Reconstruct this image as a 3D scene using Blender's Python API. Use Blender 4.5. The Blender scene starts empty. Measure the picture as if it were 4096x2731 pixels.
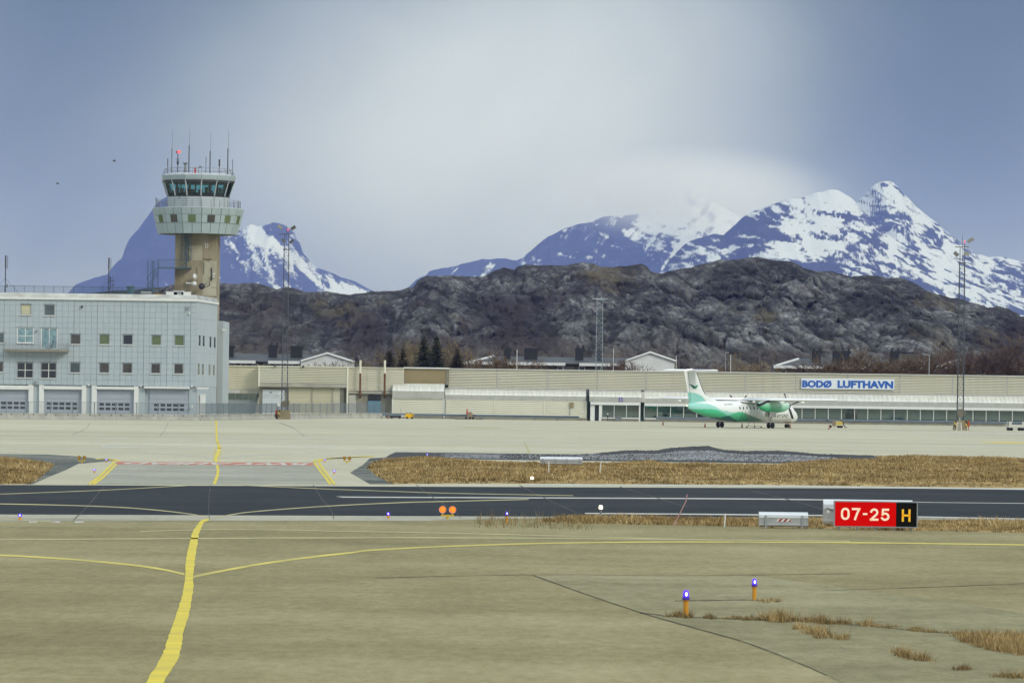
import bpy, math, random
import numpy as np
from mathutils import Vector, Matrix
random.seed(7); RNG = np.random.default_rng(7)
C = bpy.context.scene.collection
SC = bpy.context.scene
R = math.radians

# ---------------------------------------------------------------- camera
F, H, Y0, ROLL = 16450.0, 4.37, 1566.0, R(0.75)      # focal length in photo pixels, eye height, horizon row
SR, CR = math.sin(ROLL), math.cos(ROLL)
cam_d = bpy.data.cameras.new('camera'); cam = bpy.data.objects.new('camera', cam_d); C.objects.link(cam)
cam_d.sensor_fit = 'HORIZONTAL'; cam_d.sensor_width = 36.0; cam_d.lens = 36.0 * F / 4096
cam_d.shift_y = (Y0 - 1365.5) / 4096
cam_d.clip_start = 0.5; cam_d.clip_end = 120000
cam.matrix_world = Matrix(((CR, -SR, 0, 0), (0, 0, -1, 0), (SR, CR, 0, H), (0, 0, 0, 1)))
SC.camera = cam

# ---------------------------------------------------------------- world, sun, exposure
SUN_EL, SUN_AZ = R(31), R(132)      # azimuth measured from +Y clockwise: behind the camera, to its right
w = bpy.data.worlds.new('World'); SC.world = w; w.use_nodes = True
nt = w.node_tree; nt.nodes.clear()
def N(t, **k):
    n = nt.nodes.new(t)
    for a, b in k.items(): setattr(n, a, b)
    return n
sky = N('ShaderNodeTexSky', sky_type='NISHITA', sun_disc=False, sun_elevation=SUN_EL, sun_rotation=SUN_AZ)
sky.air_density = 1.2; sky.dust_density = 0.6; sky.ozone_density = 2.0
tc = N('ShaderNodeTexCoord')
mp = N('ShaderNodeMapping'); mp.inputs['Location'].default_value = (1.686, -22.54, -3.428); mp.inputs['Scale'].default_value = (4.4, 4.4, 5.6)
nz = N('ShaderNodeTexNoise'); nz.inputs['Scale'].default_value = 1.0; nz.inputs['Detail'].default_value = 1.6; nz.inputs['Roughness'].default_value = 0.40
rp = N('ShaderNodeValToRGB'); e = rp.color_ramp.elements
rp.color_ramp.interpolation = 'B_SPLINE'; e[0].position = 0.38; e[0].color = (0, 0, 0, 1); e[1].position = 0.60; e[1].color = (1, 1, 1, 1)
mixc = N('ShaderNodeMix', data_type='RGBA')
cl = N('ShaderNodeMix', data_type='RGBA')          # cloud colour, thick to thin
cl.inputs[6].default_value = (0.03, 0.34, 0.62, 1); cl.inputs[7].default_value = (7.5, 8.1, 8.6, 1)
bg = N('ShaderNodeBackground'); bg.inputs['Strength'].default_value = 0.1
out = N('ShaderNodeOutputWorld')
L = nt.links.new
L(tc.outputs['Generated'], mp.inputs['Vector']); L(mp.outputs[0], nz.inputs['Vector'])
nz2 = N('ShaderNodeTexNoise'); nz2.inputs['Scale'].default_value = 3.4; nz2.inputs['Detail'].default_value = 6; nz2.inputs['Roughness'].default_value = 0.55; nz2.inputs['Distortion'].default_value = 0.6
wsp = N('ShaderNodeMath', operation='MULTIPLY_ADD'); wsp.inputs[1].default_value = 0.07; L(mp.outputs[0], nz2.inputs['Vector']); L(nz2.outputs['Fac'], wsp.inputs[0])
sub = N('ShaderNodeMath', operation='SUBTRACT'); sub.inputs[1].default_value = 0.035; L(nz.outputs['Fac'], sub.inputs[0]); L(sub.outputs[0], wsp.inputs[2])
L(wsp.outputs[0], rp.inputs[0]); L(rp.outputs[0], cl.inputs[0])
mixc.inputs[0].default_value = 0.95
# an overcast sky is about three times as bright overhead as at the horizon
sx = N('ShaderNodeSeparateXYZ'); mh = N('ShaderNodeMath', operation='MAXIMUM'); mh.inputs[1].default_value = 0.0
ml = N('ShaderNodeMath', operation='MULTIPLY_ADD'); ml.inputs[1].default_value = 1.6; ml.inputs[2].default_value = 1.0
vm = N('ShaderNodeVectorMath', operation='SCALE')
L(tc.outputs['Generated'], sx.inputs[0]); L(sx.outputs['Z'], mh.inputs[0]); L(mh.outputs[0], ml.inputs[0])
L(cl.outputs[2], vm.inputs[0]); L(ml.outputs[0], vm.inputs['Scale'])
L(sky.outputs[0], mixc.inputs[6]); L(vm.outputs[0], mixc.inputs[7])
L(mixc.outputs[2], bg.inputs['Color']); L(bg.outputs[0], out.inputs[0])

sd = bpy.data.lights.new('sun', 'SUN'); sd.energy = 1.5; sd.angle = R(18); sd.color = (1.0, 0.95, 0.86)
so = bpy.data.objects.new('sun', sd); C.objects.link(so)
_d = Vector((math.sin(SUN_AZ) * math.cos(SUN_EL), math.cos(SUN_AZ) * math.cos(SUN_EL), math.sin(SUN_EL)))
so.rotation_euler = _d.to_track_quat('Z', 'Y').to_euler(); so.location = _d * 300
vs = SC.view_settings; vs.view_transform = 'Standard'; vs.look = 'None'; vs.exposure = 0.27; vs.gamma = 1.0; vs.use_curve_mapping = False
SC.render.engine = 'CYCLES'
SC.cycles.use_denoising = True
SC.cycles.max_bounces = 6; SC.cycles.volume_bounces = 1; SC.cycles.transparent_max_bounces = 16
SC.cycles.volume_step_rate = 1.0; SC.cycles.volume_max_steps = 64
SC.cycles.sample_clamp_indirect = 8.0

# ---------------------------------------------------------------- photo pixel -> place
def der(x, y):
    return (2048 + (x - 2048) * CR + (y - Y0) * SR, Y0 - (x - 2048) * SR + (y - Y0) * CR)
def P(x, y, D):
    a, b = der(x, y); return Vector(((a - 2048) * D / F, D, H + (Y0 - b) * D / F))
def G(x, y, z=0.0):                                   # where the ray meets the ground at height z
    a, b = der(x, y); D = F * (H - z) / max(b - Y0, 1.0); return Vector(((a - 2048) * D / F, D, z))
def zc(ox, oy, s): return lambda x, y: (ox + x / s, oy + y / s)

# ---------------------------------------------------------------- mesh helpers
ORG = {}
class MB:
    def __init__(s): s.v = []; s.f = []
    def add(s, vs, fs):
        o = len(s.v); s.v += [tuple(p) for p in vs]; s.f += [tuple(i + o for i in f) for f in fs]; return s
    def box(s, x0, x1, y0, y1, z0, z1):
        return s.add([(x0,y0,z0),(x1,y0,z0),(x1,y1,z0),(x0,y1,z0),(x0,y0,z1),(x1,y0,z1),(x1,y1,z1),(x0,y1,z1)],
                     [(0,3,2,1),(4,5,6,7),(0,1,5,4),(1,2,6,5),(2,3,7,6),(3,0,4,7)])
    def cbox(s, c, sz, rz=0.0, ry=0.0, rx=0.0):
        m = Matrix.Translation(c) @ Matrix.Rotation(rz,4,'Z') @ Matrix.Rotation(ry,4,'Y') @ Matrix.Rotation(rx,4,'X')
        a, b, c2 = sz[0]/2, sz[1]/2, sz[2]/2
        vs = [m @ Vector(p) for p in ((-a,-b,-c2),(a,-b,-c2),(a,b,-c2),(-a,b,-c2),(-a,-b,c2),(a,-b,c2),(a,b,c2),(-a,b,c2))]
        return s.add(vs, [(0,3,2,1),(4,5,6,7),(0,1,5,4),(1,2,6,5),(2,3,7,6),(3,0,4,7)])
    def tube(s, p0, p1, r0, r1=None, n=6, cap=True):
        r1 = r0 if r1 is None else r1
        p0, p1 = Vector(p0), Vector(p1); d = (p1 - p0)
        if d.length < 1e-6: return s
        d.normalize(); u = d.orthogonal().normalized(); w_ = d.cross(u)
        vs = [p + (u * math.cos(2*math.pi*i/n) + w_ * math.sin(2*math.pi*i/n)) * r for p, r in ((p0, r0), (p1, r1)) for i in range(n)]
        fs = [(i, (i+1) % n, n + (i+1) % n, n + i) for i in range(n)]
        if cap: fs += [tuple(range(n))[::-1], tuple(range(n, 2*n))]
        return s.add(vs, fs)
    def path(s, pts, r, n=6):
        for a, b in zip(pts[:-1], pts[1:]): s.tube(a, b, r, r, n)
        return s
    def loft(s, rings, cap=True):
        n = len(rings[0]); vs = [p for r in rings for p in r]; fs = []
        for k in range(len(rings) - 1):
            for i in range(n): fs.append((k*n+i, k*n+(i+1) % n, (k+1)*n+(i+1) % n, (k+1)*n+i))
        if cap: fs += [tuple(range(n))[::-1], tuple(range((len(rings)-1)*n, len(rings)*n))]
        return s.add(vs, fs)
    def lathe(s, prof, c=(0,0,0), n=12, rot=None):
        rings = []
        for r, z in prof:
            ring = []
            for i in range(n):
                a = 2*math.pi*i/n; q = Vector((r*math.cos(a), r*math.sin(a), z))
                if rot is not None: q = rot @ q
                ring.append(q + Vector(c))
            rings.append(ring)
        return s.loft(rings)
    def prism(s, poly, y0, y1):                        # poly of (x, z), pushed along y
        n = len(poly); vs = [(x, y0, z) for x, z in poly] + [(x, y1, z) for x, z in poly]
        return s.add(vs, [tuple(range(n)), tuple(range(n, 2*n))[::-1]] + [(i, i+n, (i+1) % n + n, (i+1) % n) for i in range(n)])
    def quad(s, a, b, c, d): return s.add([a, b, c, d], [(0,1,2,3)])
    def build(s, name, mat, parent=None, smooth=False, local=False):
        me = bpy.data.meshes.new(name)
        o = Vector((0,0,0))
        if parent is not None and not local: o = ORG.get(parent.name, Vector((0,0,0)))
        me.from_pydata([(p[0]-o[0], p[1]-o[1], p[2]-o[2]) for p in s.v], [], s.f)
        me.update()
        return link(name, me, mat, parent, smooth)
def link(name, me, mat, parent=None, smooth=False):
    if mat is not None and not me.materials:
        me.materials.append(M[mat] if isinstance(mat, str) else mat)
    if smooth: me.polygons.foreach_set('use_smooth', [True] * len(me.polygons))
    ob = bpy.data.objects.new(name, me); C.objects.link(ob)
    if parent is not None:
        ob.parent = parent; ORG[ob.name] = ORG.get(parent.name, Vector((0,0,0)))
    else: ORG[ob.name] = Vector((0,0,0))
    return ob
def tag(o, label=None, cat=None, group=None, kind=None):
    if label: o['label'] = label
    if cat: o['category'] = cat
    if group: o['group'] = group
    if kind: o['kind'] = kind
    return o
def thing(name, label, cat, loc=(0,0,0), rz=0.0, group=None):
    o = bpy.data.objects.new(name, None); C.objects.link(o); o.empty_display_size = 0.3
    o.location = loc; o.rotation_euler = (0,0,rz); ORG[o.name] = Vector(loc)
    return tag(o, label, cat, group)
def copy_tree(o, parent=None):
    c = o.copy(); C.objects.link(c); c.parent = parent
    for ch in list(o.children): copy_tree(ch, c)
    return c
def dup(o, loc, rz=0.0, label=None, scale=None):
    c = copy_tree(o); c.location = loc; c.rotation_euler = (0,0,rz)
    if scale: c.scale = scale
    if label: c['label'] = label
    return c
def npmesh(name, verts, faces, mat, smooth=True, parent=None, attrs=None):
    """verts (n,3) and faces (m,k) arrays"""
    verts = np.asarray(verts, dtype=np.float32); faces = np.asarray(faces, dtype=np.int32); k = faces.shape[1]
    me = bpy.data.meshes.new(name)
    me.vertices.add(len(verts)); me.vertices.foreach_set('co', verts.ravel())
    me.loops.add(faces.size); me.loops.foreach_set('vertex_index', faces.ravel())
    me.polygons.add(len(faces)); me.polygons.foreach_set('loop_start', np.arange(0, faces.size, k, dtype=np.int32))
    me.polygons.foreach_set('loop_total', np.full(len(faces), k, dtype=np.int32))
    if smooth: me.polygons.foreach_set('use_smooth', np.ones(len(faces), dtype=bool))
    for an, val in (attrs or {}).items():
        val = np.asarray(val, dtype=np.float32)
        if val.ndim == 1:
            at = me.attributes.new(an, 'FLOAT', 'POINT'); at.data.foreach_set('value', val)
        else:
            at = me.attributes.new(an, 'FLOAT_COLOR', 'POINT'); at.data.foreach_set('color', val.ravel())
    me.update(calc_edges=True); me.validate()
    return link(name, me, mat, parent)
def grid_faces(nx, ny):
    i = np.arange(ny - 1)[:, None] * nx + np.arange(nx - 1)[None, :]
    return np.stack([i, i + 1, i + nx + 1, i + nx], axis=-1).reshape(-1, 4)

# numpy noise
def _h(i, j, s):
    n = (i.astype(np.int64) * 374761393 + j.astype(np.int64) * 668265263 + s * 1442695041) & 0xffffffff
    n = ((n ^ (n >> 13)) * 1274126177) & 0xffffffff
    n = ((n ^ (n >> 16)) * 2246822519) & 0xffffffff
    return ((n ^ (n >> 15)) & 0xffffff) / float(0xffffff)
def vnoise(x, y, s=0):
    x = np.asarray(x, float); y = np.asarray(y, float)
    i = np.floor(x); j = np.floor(y); u = x - i; v = y - j
    u = u*u*u*(u*(u*6-15)+10); v = v*v*v*(v*(v*6-15)+10); i = i.astype(int); j = j.astype(int)
    a, b, c, d = _h(i,j,s), _h(i+1,j,s), _h(i,j+1,s), _h(i+1,j+1,s)
    return (a*(1-u)+b*u)*(1-v) + (c*(1-u)+d*u)*v
def fbm(x, y, s=0, o=5, g=0.5, lac=2.03):
    t = 0; a = 1; n = 0
    for k in range(o):
        t = t + a * vnoise(x, y, s + 17*k); n += a; a *= g; x = x*lac + 13.7; y = y*lac + 7.3
    return t / n
def ridged(x, y, s=0, o=5, g=0.5):
    t = 0; a = 1; n = 0
    for k in range(o):
        t = t + a * (1 - np.abs(2*vnoise(x, y, s + 17*k) - 1)); n += a; a *= g; x = x*2.07 + 3.1; y = y*2.07 + 9.2
    return t / n
def worley(x, y, s=0):
    x = np.asarray(x, float); y = np.asarray(y, float)
    i = np.floor(x).astype(int); j = np.floor(y).astype(int)
    f1 = np.full(x.shape, 9.0); f2 = np.full(x.shape, 9.0); idv = np.zeros(x.shape)
    for di in (-1,0,1):
        for dj in (-1,0,1):
            a, b = i+di, j+dj
            d = np.hypot(a + _h(a,b,s) - x, b + _h(a,b,s+5) - y)
            n1 = d < f1
            f2 = np.where(n1, f1, np.minimum(f2, d)); idv = np.where(n1, _h(a,b,s+9), idv); f1 = np.where(n1, d, f1)
    return f1, f2, idv

# ---------------------------------------------------------------- materials
M = {}
def newmat(name):
    m = bpy.data.materials.new(name); m.use_nodes = True; M[name] = m
    t = m.node_tree; return m, t, t.nodes['Principled BSDF']
def col(c): return (c[0], c[1], c[2], 1.0)
def plain(name, c, rough=0.6, metal=0.0, var=0.12, scale=1.5, spec=0.5, stretch=(1,1,1), dirt=None, dirt_amt=0.5, bump=0.0, emit=None, es=0.0):
    """one base colour with a weathered, noisy variation round it, optional dirt colour"""
    m, t, b = newmat(name); n = t.nodes; l = t.links.new
    g = n.new('ShaderNodeNewGeometry'); mp = n.new('ShaderNodeMapping'); mp.inputs['Scale'].default_value = [scale*s for s in stretch]
    l(g.outputs['Position'], mp.inputs['Vector'])
    z = n.new('ShaderNodeTexNoise'); z.inputs['Detail'].default_value = 6; z.inputs['Roughness'].default_value = 0.6; z.inputs['Scale'].default_value = 1.0
    l(mp.outputs[0], z.inputs['Vector'])
    r = n.new('ShaderNodeValToRGB'); e = r.color_ramp.elements
    e[0].position = 0.3; e[1].position = 0.7
    d = dirt if dirt else [x*(1-var*2.2) for x in c]
    e[0].color = col([x*(1-dirt_amt) + y*dirt_amt for x, y in zip(c, d)]); e[1].color = col([min(1, x*(1+var*0.6)) for x in c])
    l(z.outputs['Fac'], r.inputs[0]); l(r.outputs[0], b.inputs['Base Color'])
    b.inputs['Roughness'].default_value = rough; b.inputs['Metallic'].default_value = metal
    b.inputs['Specular IOR Level'].default_value = spec
    if bump:
        bp = n.new('ShaderNodeBump'); bp.inputs['Strength'].default_value = bump; l(z.outputs['Fac'], bp.inputs['Height']); l(bp.outputs[0], b.inputs['Normal'])
    if emit: b.inputs['Emission Color'].default_value = col(emit); b.inputs['Emission Strength'].default_value = es
    return m
def pave(name, c_lo, c_mid, c_hi, big=0.02, streak=0.06, fine=3.0, rough=0.9, stretch=(0.12,1,1), rot=0.0, spec=0.04):
    """paving: broad patches, long streaks and fine grain"""
    m, t, b = newmat(name); n = t.nodes; l = t.links.new
    g = n.new('ShaderNodeNewGeometry')
    def noise(sc, st, det, ro, rz=0.0):
        mp = n.new('ShaderNodeMapping'); mp.inputs['Scale'].default_value = [sc*s for s in st]; mp.inputs['Rotation'].default_value = (0,0,rz)
        z = n.new('ShaderNodeTexNoise'); z.inputs['Detail'].default_value = det; z.inputs['Roughness'].default_value = ro; z.inputs['Scale'].default_value = 1.0
        l(g.outputs['Position'], mp.inputs['Vector']); l(mp.outputs[0], z.inputs['Vector']); return z.outputs['Fac']
    def math_(op, a, bb):
        q = n.new('ShaderNodeMath'); q.operation = op
        for i, v in enumerate((a, bb)):
            if isinstance(v, (int, float)): q.inputs[i].default_value = v
            else: l(v, q.inputs[i])
        return q.outputs[0]
    s = math_('ADD', math_('MULTIPLY', noise(big, (1,0.5,1), 4, 0.55), 0.45), math_('MULTIPLY', noise(streak, stretch, 7, 0.62, rot), 0.45))
    s = math_('ADD', s, math_('MULTIPLY', math_('SUBTRACT', noise(fine, (1,0.30,1), 5, 0.75), 0.5), 0.42))
    s = math_('ADD', s, math_('MULTIPLY', math_('SUBTRACT', noise(fine*0.12, (1,0.45,1), 8, 0.65), 0.5), 0.30))
    s = math_('ADD', s, math_('MULTIPLY', math_('SUBTRACT', noise(fine*4.0, (1,0.5,1), 2, 0.8), 0.5), 0.22))
    s = math_('ADD', s, 0.09)
    r = n.new('ShaderNodeValToRGB'); e = r.color_ramp.elements
    e[0].position = 0.36; e[0].color = col(c_lo); e[1].position = 0.70; e[1].color = col(c_hi)
    q = e.new(0.54); q.color = col(c_mid)
    l(s, r.inputs[0]); l(r.outputs[0], b.inputs['Base Color'])
    b.inputs['Roughness'].default_value = rough; b.inputs['Specular IOR Level'].default_value = spec
    return m
def glass(name, tint, refl=0.12, rough=0.03):
    m, t, b = newmat(name); n = t.nodes; l = t.links.new
    tr = n.new('ShaderNodeBsdfTransparent'); tr.inputs[0].default_value = col(tint)
    gl = n.new('ShaderNodeBsdfGlossy'); gl.inputs['Roughness'].default_value = rough; gl.inputs[0].default_value = (0.9,0.95,0.95,1)
    lw = n.new('ShaderNodeLayerWeight'); lw.inputs[0].default_value = 0.12
    mm = n.new('ShaderNodeMath'); mm.operation = 'MAXIMUM'; mm.inputs[1].default_value = refl; l(lw.outputs['Fresnel'], mm.inputs[0])
    mx = n.new('ShaderNodeMixShader'); l(mm.outputs[0], mx.inputs[0]); l(tr.outputs[0], mx.inputs[1]); l(gl.outputs[0], mx.inputs[2])
    l(mx.outputs[0], n['Material Output'].inputs['Surface']); return m
def attrmat(name, attr='col', rough=0.5, spec=0.5):
    m, t, b = newmat(name); a = t.nodes.new('ShaderNodeAttribute'); a.attribute_name = attr
    t.links.new(a.outputs['Color'], b.inputs['Base Color']); b.inputs['Roughness'].default_value = rough; b.inputs['Specular IOR Level'].default_value = spec
    return m
def emitmat(name, c, s):
    m, t, b = newmat(name); b.inputs['Base Color'].default_value = col(c)
    b.inputs['Emission Color'].default_value = col(c); b.inputs['Emission Strength'].default_value = s; return m

pave('apron_concrete', (0.34,0.322,0.235), (0.41,0.392,0.295), (0.49,0.47,0.36), big=0.012, streak=0.05, stretch=(0.25,1,1))
pave('taxiway_concrete', (0.155,0.136,0.072), (0.240,0.214,0.116), (0.325,0.294,0.172), big=0.05, streak=0.12, stretch=(0.22,1,1), fine=4.0)
pave('runway_asphalt', (0.024,0.029,0.033), (0.033,0.039,0.044), (0.048,0.054,0.059), big=0.03, streak=0.14, stretch=(0.1,1,1), rot=R(-17))
pave('shoulder_concrete', (0.24,0.23,0.18), (0.33,0.32,0.255), (0.42,0.40,0.32), big=0.05, streak=0.2, stretch=(0.2,1,1), rot=R(-17))
pave('old_asphalt', (0.045,0.055,0.055), (0.11,0.12,0.11), (0.23,0.235,0.205), big=0.09, streak=0.22, stretch=(0.18,1,1))
pave('repair_asphalt', (0.142,0.130,0.074), (0.222,0.204,0.119), (0.300,0.276,0.172), big=0.06, streak=0.25, stretch=(0.25,1,1))
pave('link_concrete', (0.20,0.205,0.165), (0.29,0.29,0.24), (0.37,0.37,0.31), big=0.05, streak=0.12, stretch=(0.3,1,1))
plain('earth', (0.15,0.115,0.06), 0.95, var=0.3, scale=0.6, spec=0.1)
plain('yellow_paint', (0.60,0.48,0.055), 0.7, var=0.18, scale=0.8, stretch=(0.4,1.5,1), dirt=(0.42,0.35,0.09), dirt_amt=0.8, spec=0.1)
plain('pale_yellow_paint', (0.42,0.38,0.19), 0.7, var=0.15, scale=0.6, dirt=(0.24,0.23,0.14), dirt_amt=0.8, spec=0.1)
plain('white_paint', (0.52,0.52,0.48), 0.7, var=0.15, scale=0.8, dirt=(0.32,0.32,0.28), dirt_amt=0.8, spec=0.1)
plain('red_paint', (0.42,0.13,0.095), 0.8, var=0.2, scale=0.7, dirt=(0.36,0.22,0.17), dirt_amt=0.8, spec=0.05)
plain('crack_seal', (0.085,0.088,0.085), 0.9, var=0.4, scale=1.0, spec=0.05)
plain('crack_dark', (0.07,0.062,0.042), 0.95, var=0.5, scale=1.5, spec=0.02, dirt=(0.15,0.135,0.085), dirt_amt=0.9)
# ================================================================ THE GROUND
def sheet(name, pts, z, mat, parent=None, kind='structure'):
    mb = MB(); mb.add([(p[0], p[1], z) for p in pts], [tuple(range(len(pts)))])
    o = mb.build(name, mat, parent)
    if o.data.polygons[0].normal.z < 0: o.data.flip_normals()
    if parent is None: o['kind'] = kind
    return o
def smooth_px(pts, n=8):
    if len(pts) < 3: return pts
    p = [pts[0]] + list(pts) + [pts[-1]]; out = []
    for i in range(1, len(p) - 2):
        for k in range(n):
            t = k / n; q = []
            for c in (0, 1):
                a, b, d, e_ = p[i-1][c], p[i][c], p[i+1][c], p[i+2][c]
                q.append(0.5*((2*b) + (-a+d)*t + (2*a-5*b+4*d-e_)*t*t + (-a+3*b-3*d+e_)*t**3))
            out.append(tuple(q))
    out.append(tuple(pts[-1])); return out
def stripe(name, pts, half, z, mat, parent, wob=0.0, sm=True):
    """a painted line traced on the ground: its course, and half its breadth as seen, per point or one for all"""
    hs = half if isinstance(half, (list, tuple)) else [half]*len(pts)
    q = [(p[0], p[1], h) for p, h in zip(pts, hs)]
    if sm and len(q) > 2:
        xy = smooth_px([(a, b) for a, b, _ in q]); hh = [v[1] for v in smooth_px([(i*1.0, h) for i, (_, _, h) in enumerate(q)])]
    else: xy = [(a, b) for a, b, _ in q]; hh = hs
    top, bot = [], []
    for i, (x, y) in enumerate(xy):
        a = xy[max(0, i-1)]; b = xy[min(len(xy)-1, i+1)]
        dx, dy = b[0]-a[0], b[1]-a[1]; l_ = math.hypot(dx, dy) or 1
        h = hh[i] * (1 + wob * (random.random() - 0.5)); nx_, ny_ = -dy/l_*h, dx/l_*h
        sh = wob * (random.random() - 0.5) * h * 0.5
        top.append(G(x+nx_+sh, y+ny_, z)); bot.append(G(x-nx_+sh, y-ny_, z))
    n = len(top); mb = MB(); mb.add(top + bot, [(i, i+1, n+i+1, n+i) for i in range(n-1)])
    o = mb.build(name, mat, parent)
    if o.data.polygons[0].normal.z < 0: o.data.flip_normals()
    return o

ground = sheet('ground', [(-30000,-1500),(30000,-1500),(30000,30000),(-30000,30000)], -0.05, 'earth')
NA, NB = G(0,2057), G(4096,2072.7); FA, FB = G(0,1939), G(4096,1955)
ex = lambda a, b, t: a + (b - a) * t
n0, n1, f0, f1 = ex(NA,NB,-3), ex(NA,NB,4), ex(FA,FB,-2.2), ex(FA,FB,3.2)
taxiway = sheet('taxiway', [(-160,-40), (160,-40), (160, n1.y), n1, n0, (-160, n0.y)], 0.0, 'taxiway_concrete')
runway = sheet('runway', [n0, n1, f1, f0], 0.004, 'runway_asphalt')
apron = sheet('apron', [f0, f1, (170, f1.y), (170, 700), (-170, 700), (-170, f0.y)], 0.0, 'apron_concrete')
shoulder = sheet('runway_shoulder', [n0, n1] + [G(x,y) for x, y in ((5200,2118),(4096,2090),(3000,2076),(2240,2070),(1700,2082),(800,2082),(0,2085),(-900,2088))], 0.0045, 'shoulder_concrete')
link_pav = sheet('taxiway_link', [G(x,y) for x, y in ((462,1848),(1256,1848),(1345,1937),(350,1937))], 0.004, 'link_concrete')
for pts in (((-300,1808),(0,1815),(190,1817),(300,1824),(430,1838),(455,1842),(340,1852),(215,1856),(-300,1848)),
            ((205,1856),(315,1853),(262,1880),(200,1905),(130,1936),(90,1936),(150,1890)),
            ((1480,1832),(1540,1829),(1600,1836),(1510,1850),(1520,1900),(1580,1936),(1480,1936),(1400,1890),(1450,1860))):
    sheet('asphalt_shoulder', [G(x,y) for x, y in pts], 0.006, 'old_asphalt')
repair = sheet('asphalt_patch', [G(x,y) for x, y in ((2133,2299),(2351,2377),(2577,2452),(2960,2560),(3309,2699),(3420,2760),(4600,2800),(4700,2560),(3900,2420),(3000,2300))], 0.004, 'repair_asphalt')

# markings on the near taxiway
plain('worn_yellow_paint', (0.54,0.46,0.12), 0.8, var=0.18, scale=0.5, dirt=(0.34,0.30,0.13), dirt_amt=0.9, spec=0.05)
K = zc(0,2000,1.68)
stripe('centreline', [(600,2760)] + [K(*p) for p in ((1035,1228),(1115,1100),(1150,1035),(1170,960),(1190,880),(1240,720),(1265,600),(1272,510),(1278,420),(1290,340),(1305,270),(1315,220),(1345,165),(1362,140))] + [(824,2080),(838,2074)],
       [30,29,31,32,30,27,23,19,17,18,17,15,13,9,6.5,4.5,3], 0.006, 'yellow_paint', taxiway, 0.16)
stripe('lead_line', [(-400,2205)] + [K(*p) for p in ((0,368),(500,398),(900,435),(1100,465),(1240,497))], [3,3.2,3.5,3.8,4,4.2], 0.0065, 'worn_yellow_paint', taxiway)
stripe('lead_line', [K(1300,513), K(1500,472), K(1800,420), K(2100,380), K(2352,352), (1489,2199), (1757,2185), (2114,2173), (2450,2168), (2800,2166), (3412,2169), (4096,2178), (4600,2188)],
       [4.2,4,3.8,3.6,3.2,3,2.8,2.6,2.4,2.4,2.4,2.4,2.4], 0.0065, 'worn_yellow_paint', taxiway)
stripe('old_line', [(-300,2160),(0,2157),(800,2152),(1600,2149),(2200,2152),(2800,2157),(3400,2163)], 2.2, 0.006, 'pale_yellow_paint', taxiway)
stripe('old_line', [(560,2124),(820,2117),(1100,2118),(1400,2124),(1800,2131),(2400,2146),(2800,2158)], 1.6, 0.0055, 'pale_yellow_paint', taxiway)
for x0 in (115, 205, 300): stripe('dash_line', [(x0,2087),(x0+34,2086.5)], 2.2, 0.006, 'white_paint', taxiway, sm=False)
stripe('old_line', [(-200,2068),(0,2073),(120,2080),(220,2087)], 1.6, 0.007, 'pale_yellow_paint', shoulder)
for pts, h_ in ((((2133,2299),(2351,2377),(2577,2452),(2760,2505),(2960,2560),(3150,2630),(3309,2699)), 1.6),
                (((2560,2449),(2640,2458),(2690,2464),(2960,2474),(3222,2484),(3500,2504),(3744,2527),(4150,2548)), 2.2),
                (((2700,2402),(2860,2399),(3005,2398),(3120,2405)), 1.8), (((1500,2310),(2100,2297),(2700,2301),(3400,2292)), 0.5),
                (((3300,2360),(3900,2340),(4300,2322)), 0.6)):
    stripe('crack', list(pts), h_, 0.0075, 'crack_dark', taxiway, 0.9)
# markings on the runway
stripe('centreline', [(1365,1985),(1400,1987),(2000,1989.5),(2800,1993),(3290,1998),(3650,2007),(4096,2012),(4800,2020)], [2.0,2.0,2.0,2.0,1.8,0.9,0.9,0.9], 0.008, 'white_paint', runway)
stripe('edge_line', [(2340,2052),(2800,2055.5),(3290,2060.5),(3690,2066.5),(4096,2074),(4800,2086)], 2.2, 0.0085, 'white_paint', shoulder)
stripe('edge_line', [(2090,1937),(2800,1941),(3400,1948),(4096,1956),(4800,1965)], 1.8, 0.008, 'white_paint', runway)
for pts in (((-300,2008),(0,2014),(240,2019),(476,2027.6),(646,2041),(782,2058),(837,2074)), ((843,2073),(920,2058),(1020,2044.6),(1292,2024),(1600,2009),(1757,2005),(2114,1996)),
            ((-300,1984),(0,1975),(408,1959.5),(748,1941)), ((973,1940),(1292,1954),(1600,1965),(1817,1972),(2293,1981))):
    stripe('lead_line', list(pts), 1.7 if pts[0][1] > 2000 else 1.2, 0.009, 'pale_yellow_paint', runway)
for pts in (((422,1940),(400,1965),(367,2003.6),(330,2044),(292,2080)), ((843,1939),(838,1970),(835,2003),(834,2040),(838,2077)), ((1254,1939),(1285,1990),(1310,2020),(1326,2044),(1336,2075)),
            ((1665,1938),(1733,1989),(1799,2030),(1843,2070)), ((2078,1940),(2162,1983),(2240,2020),(2311,2051)), ((2480,1946),(2620,1988),(2760,2030)), ((3000,1960),(3180,2004),(3300,2040))):
    stripe('crack', list(pts), 1.3 if pts[0][0] > 1500 else 1.7, 0.0082, 'crack_seal', runway, 0.8)
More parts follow.
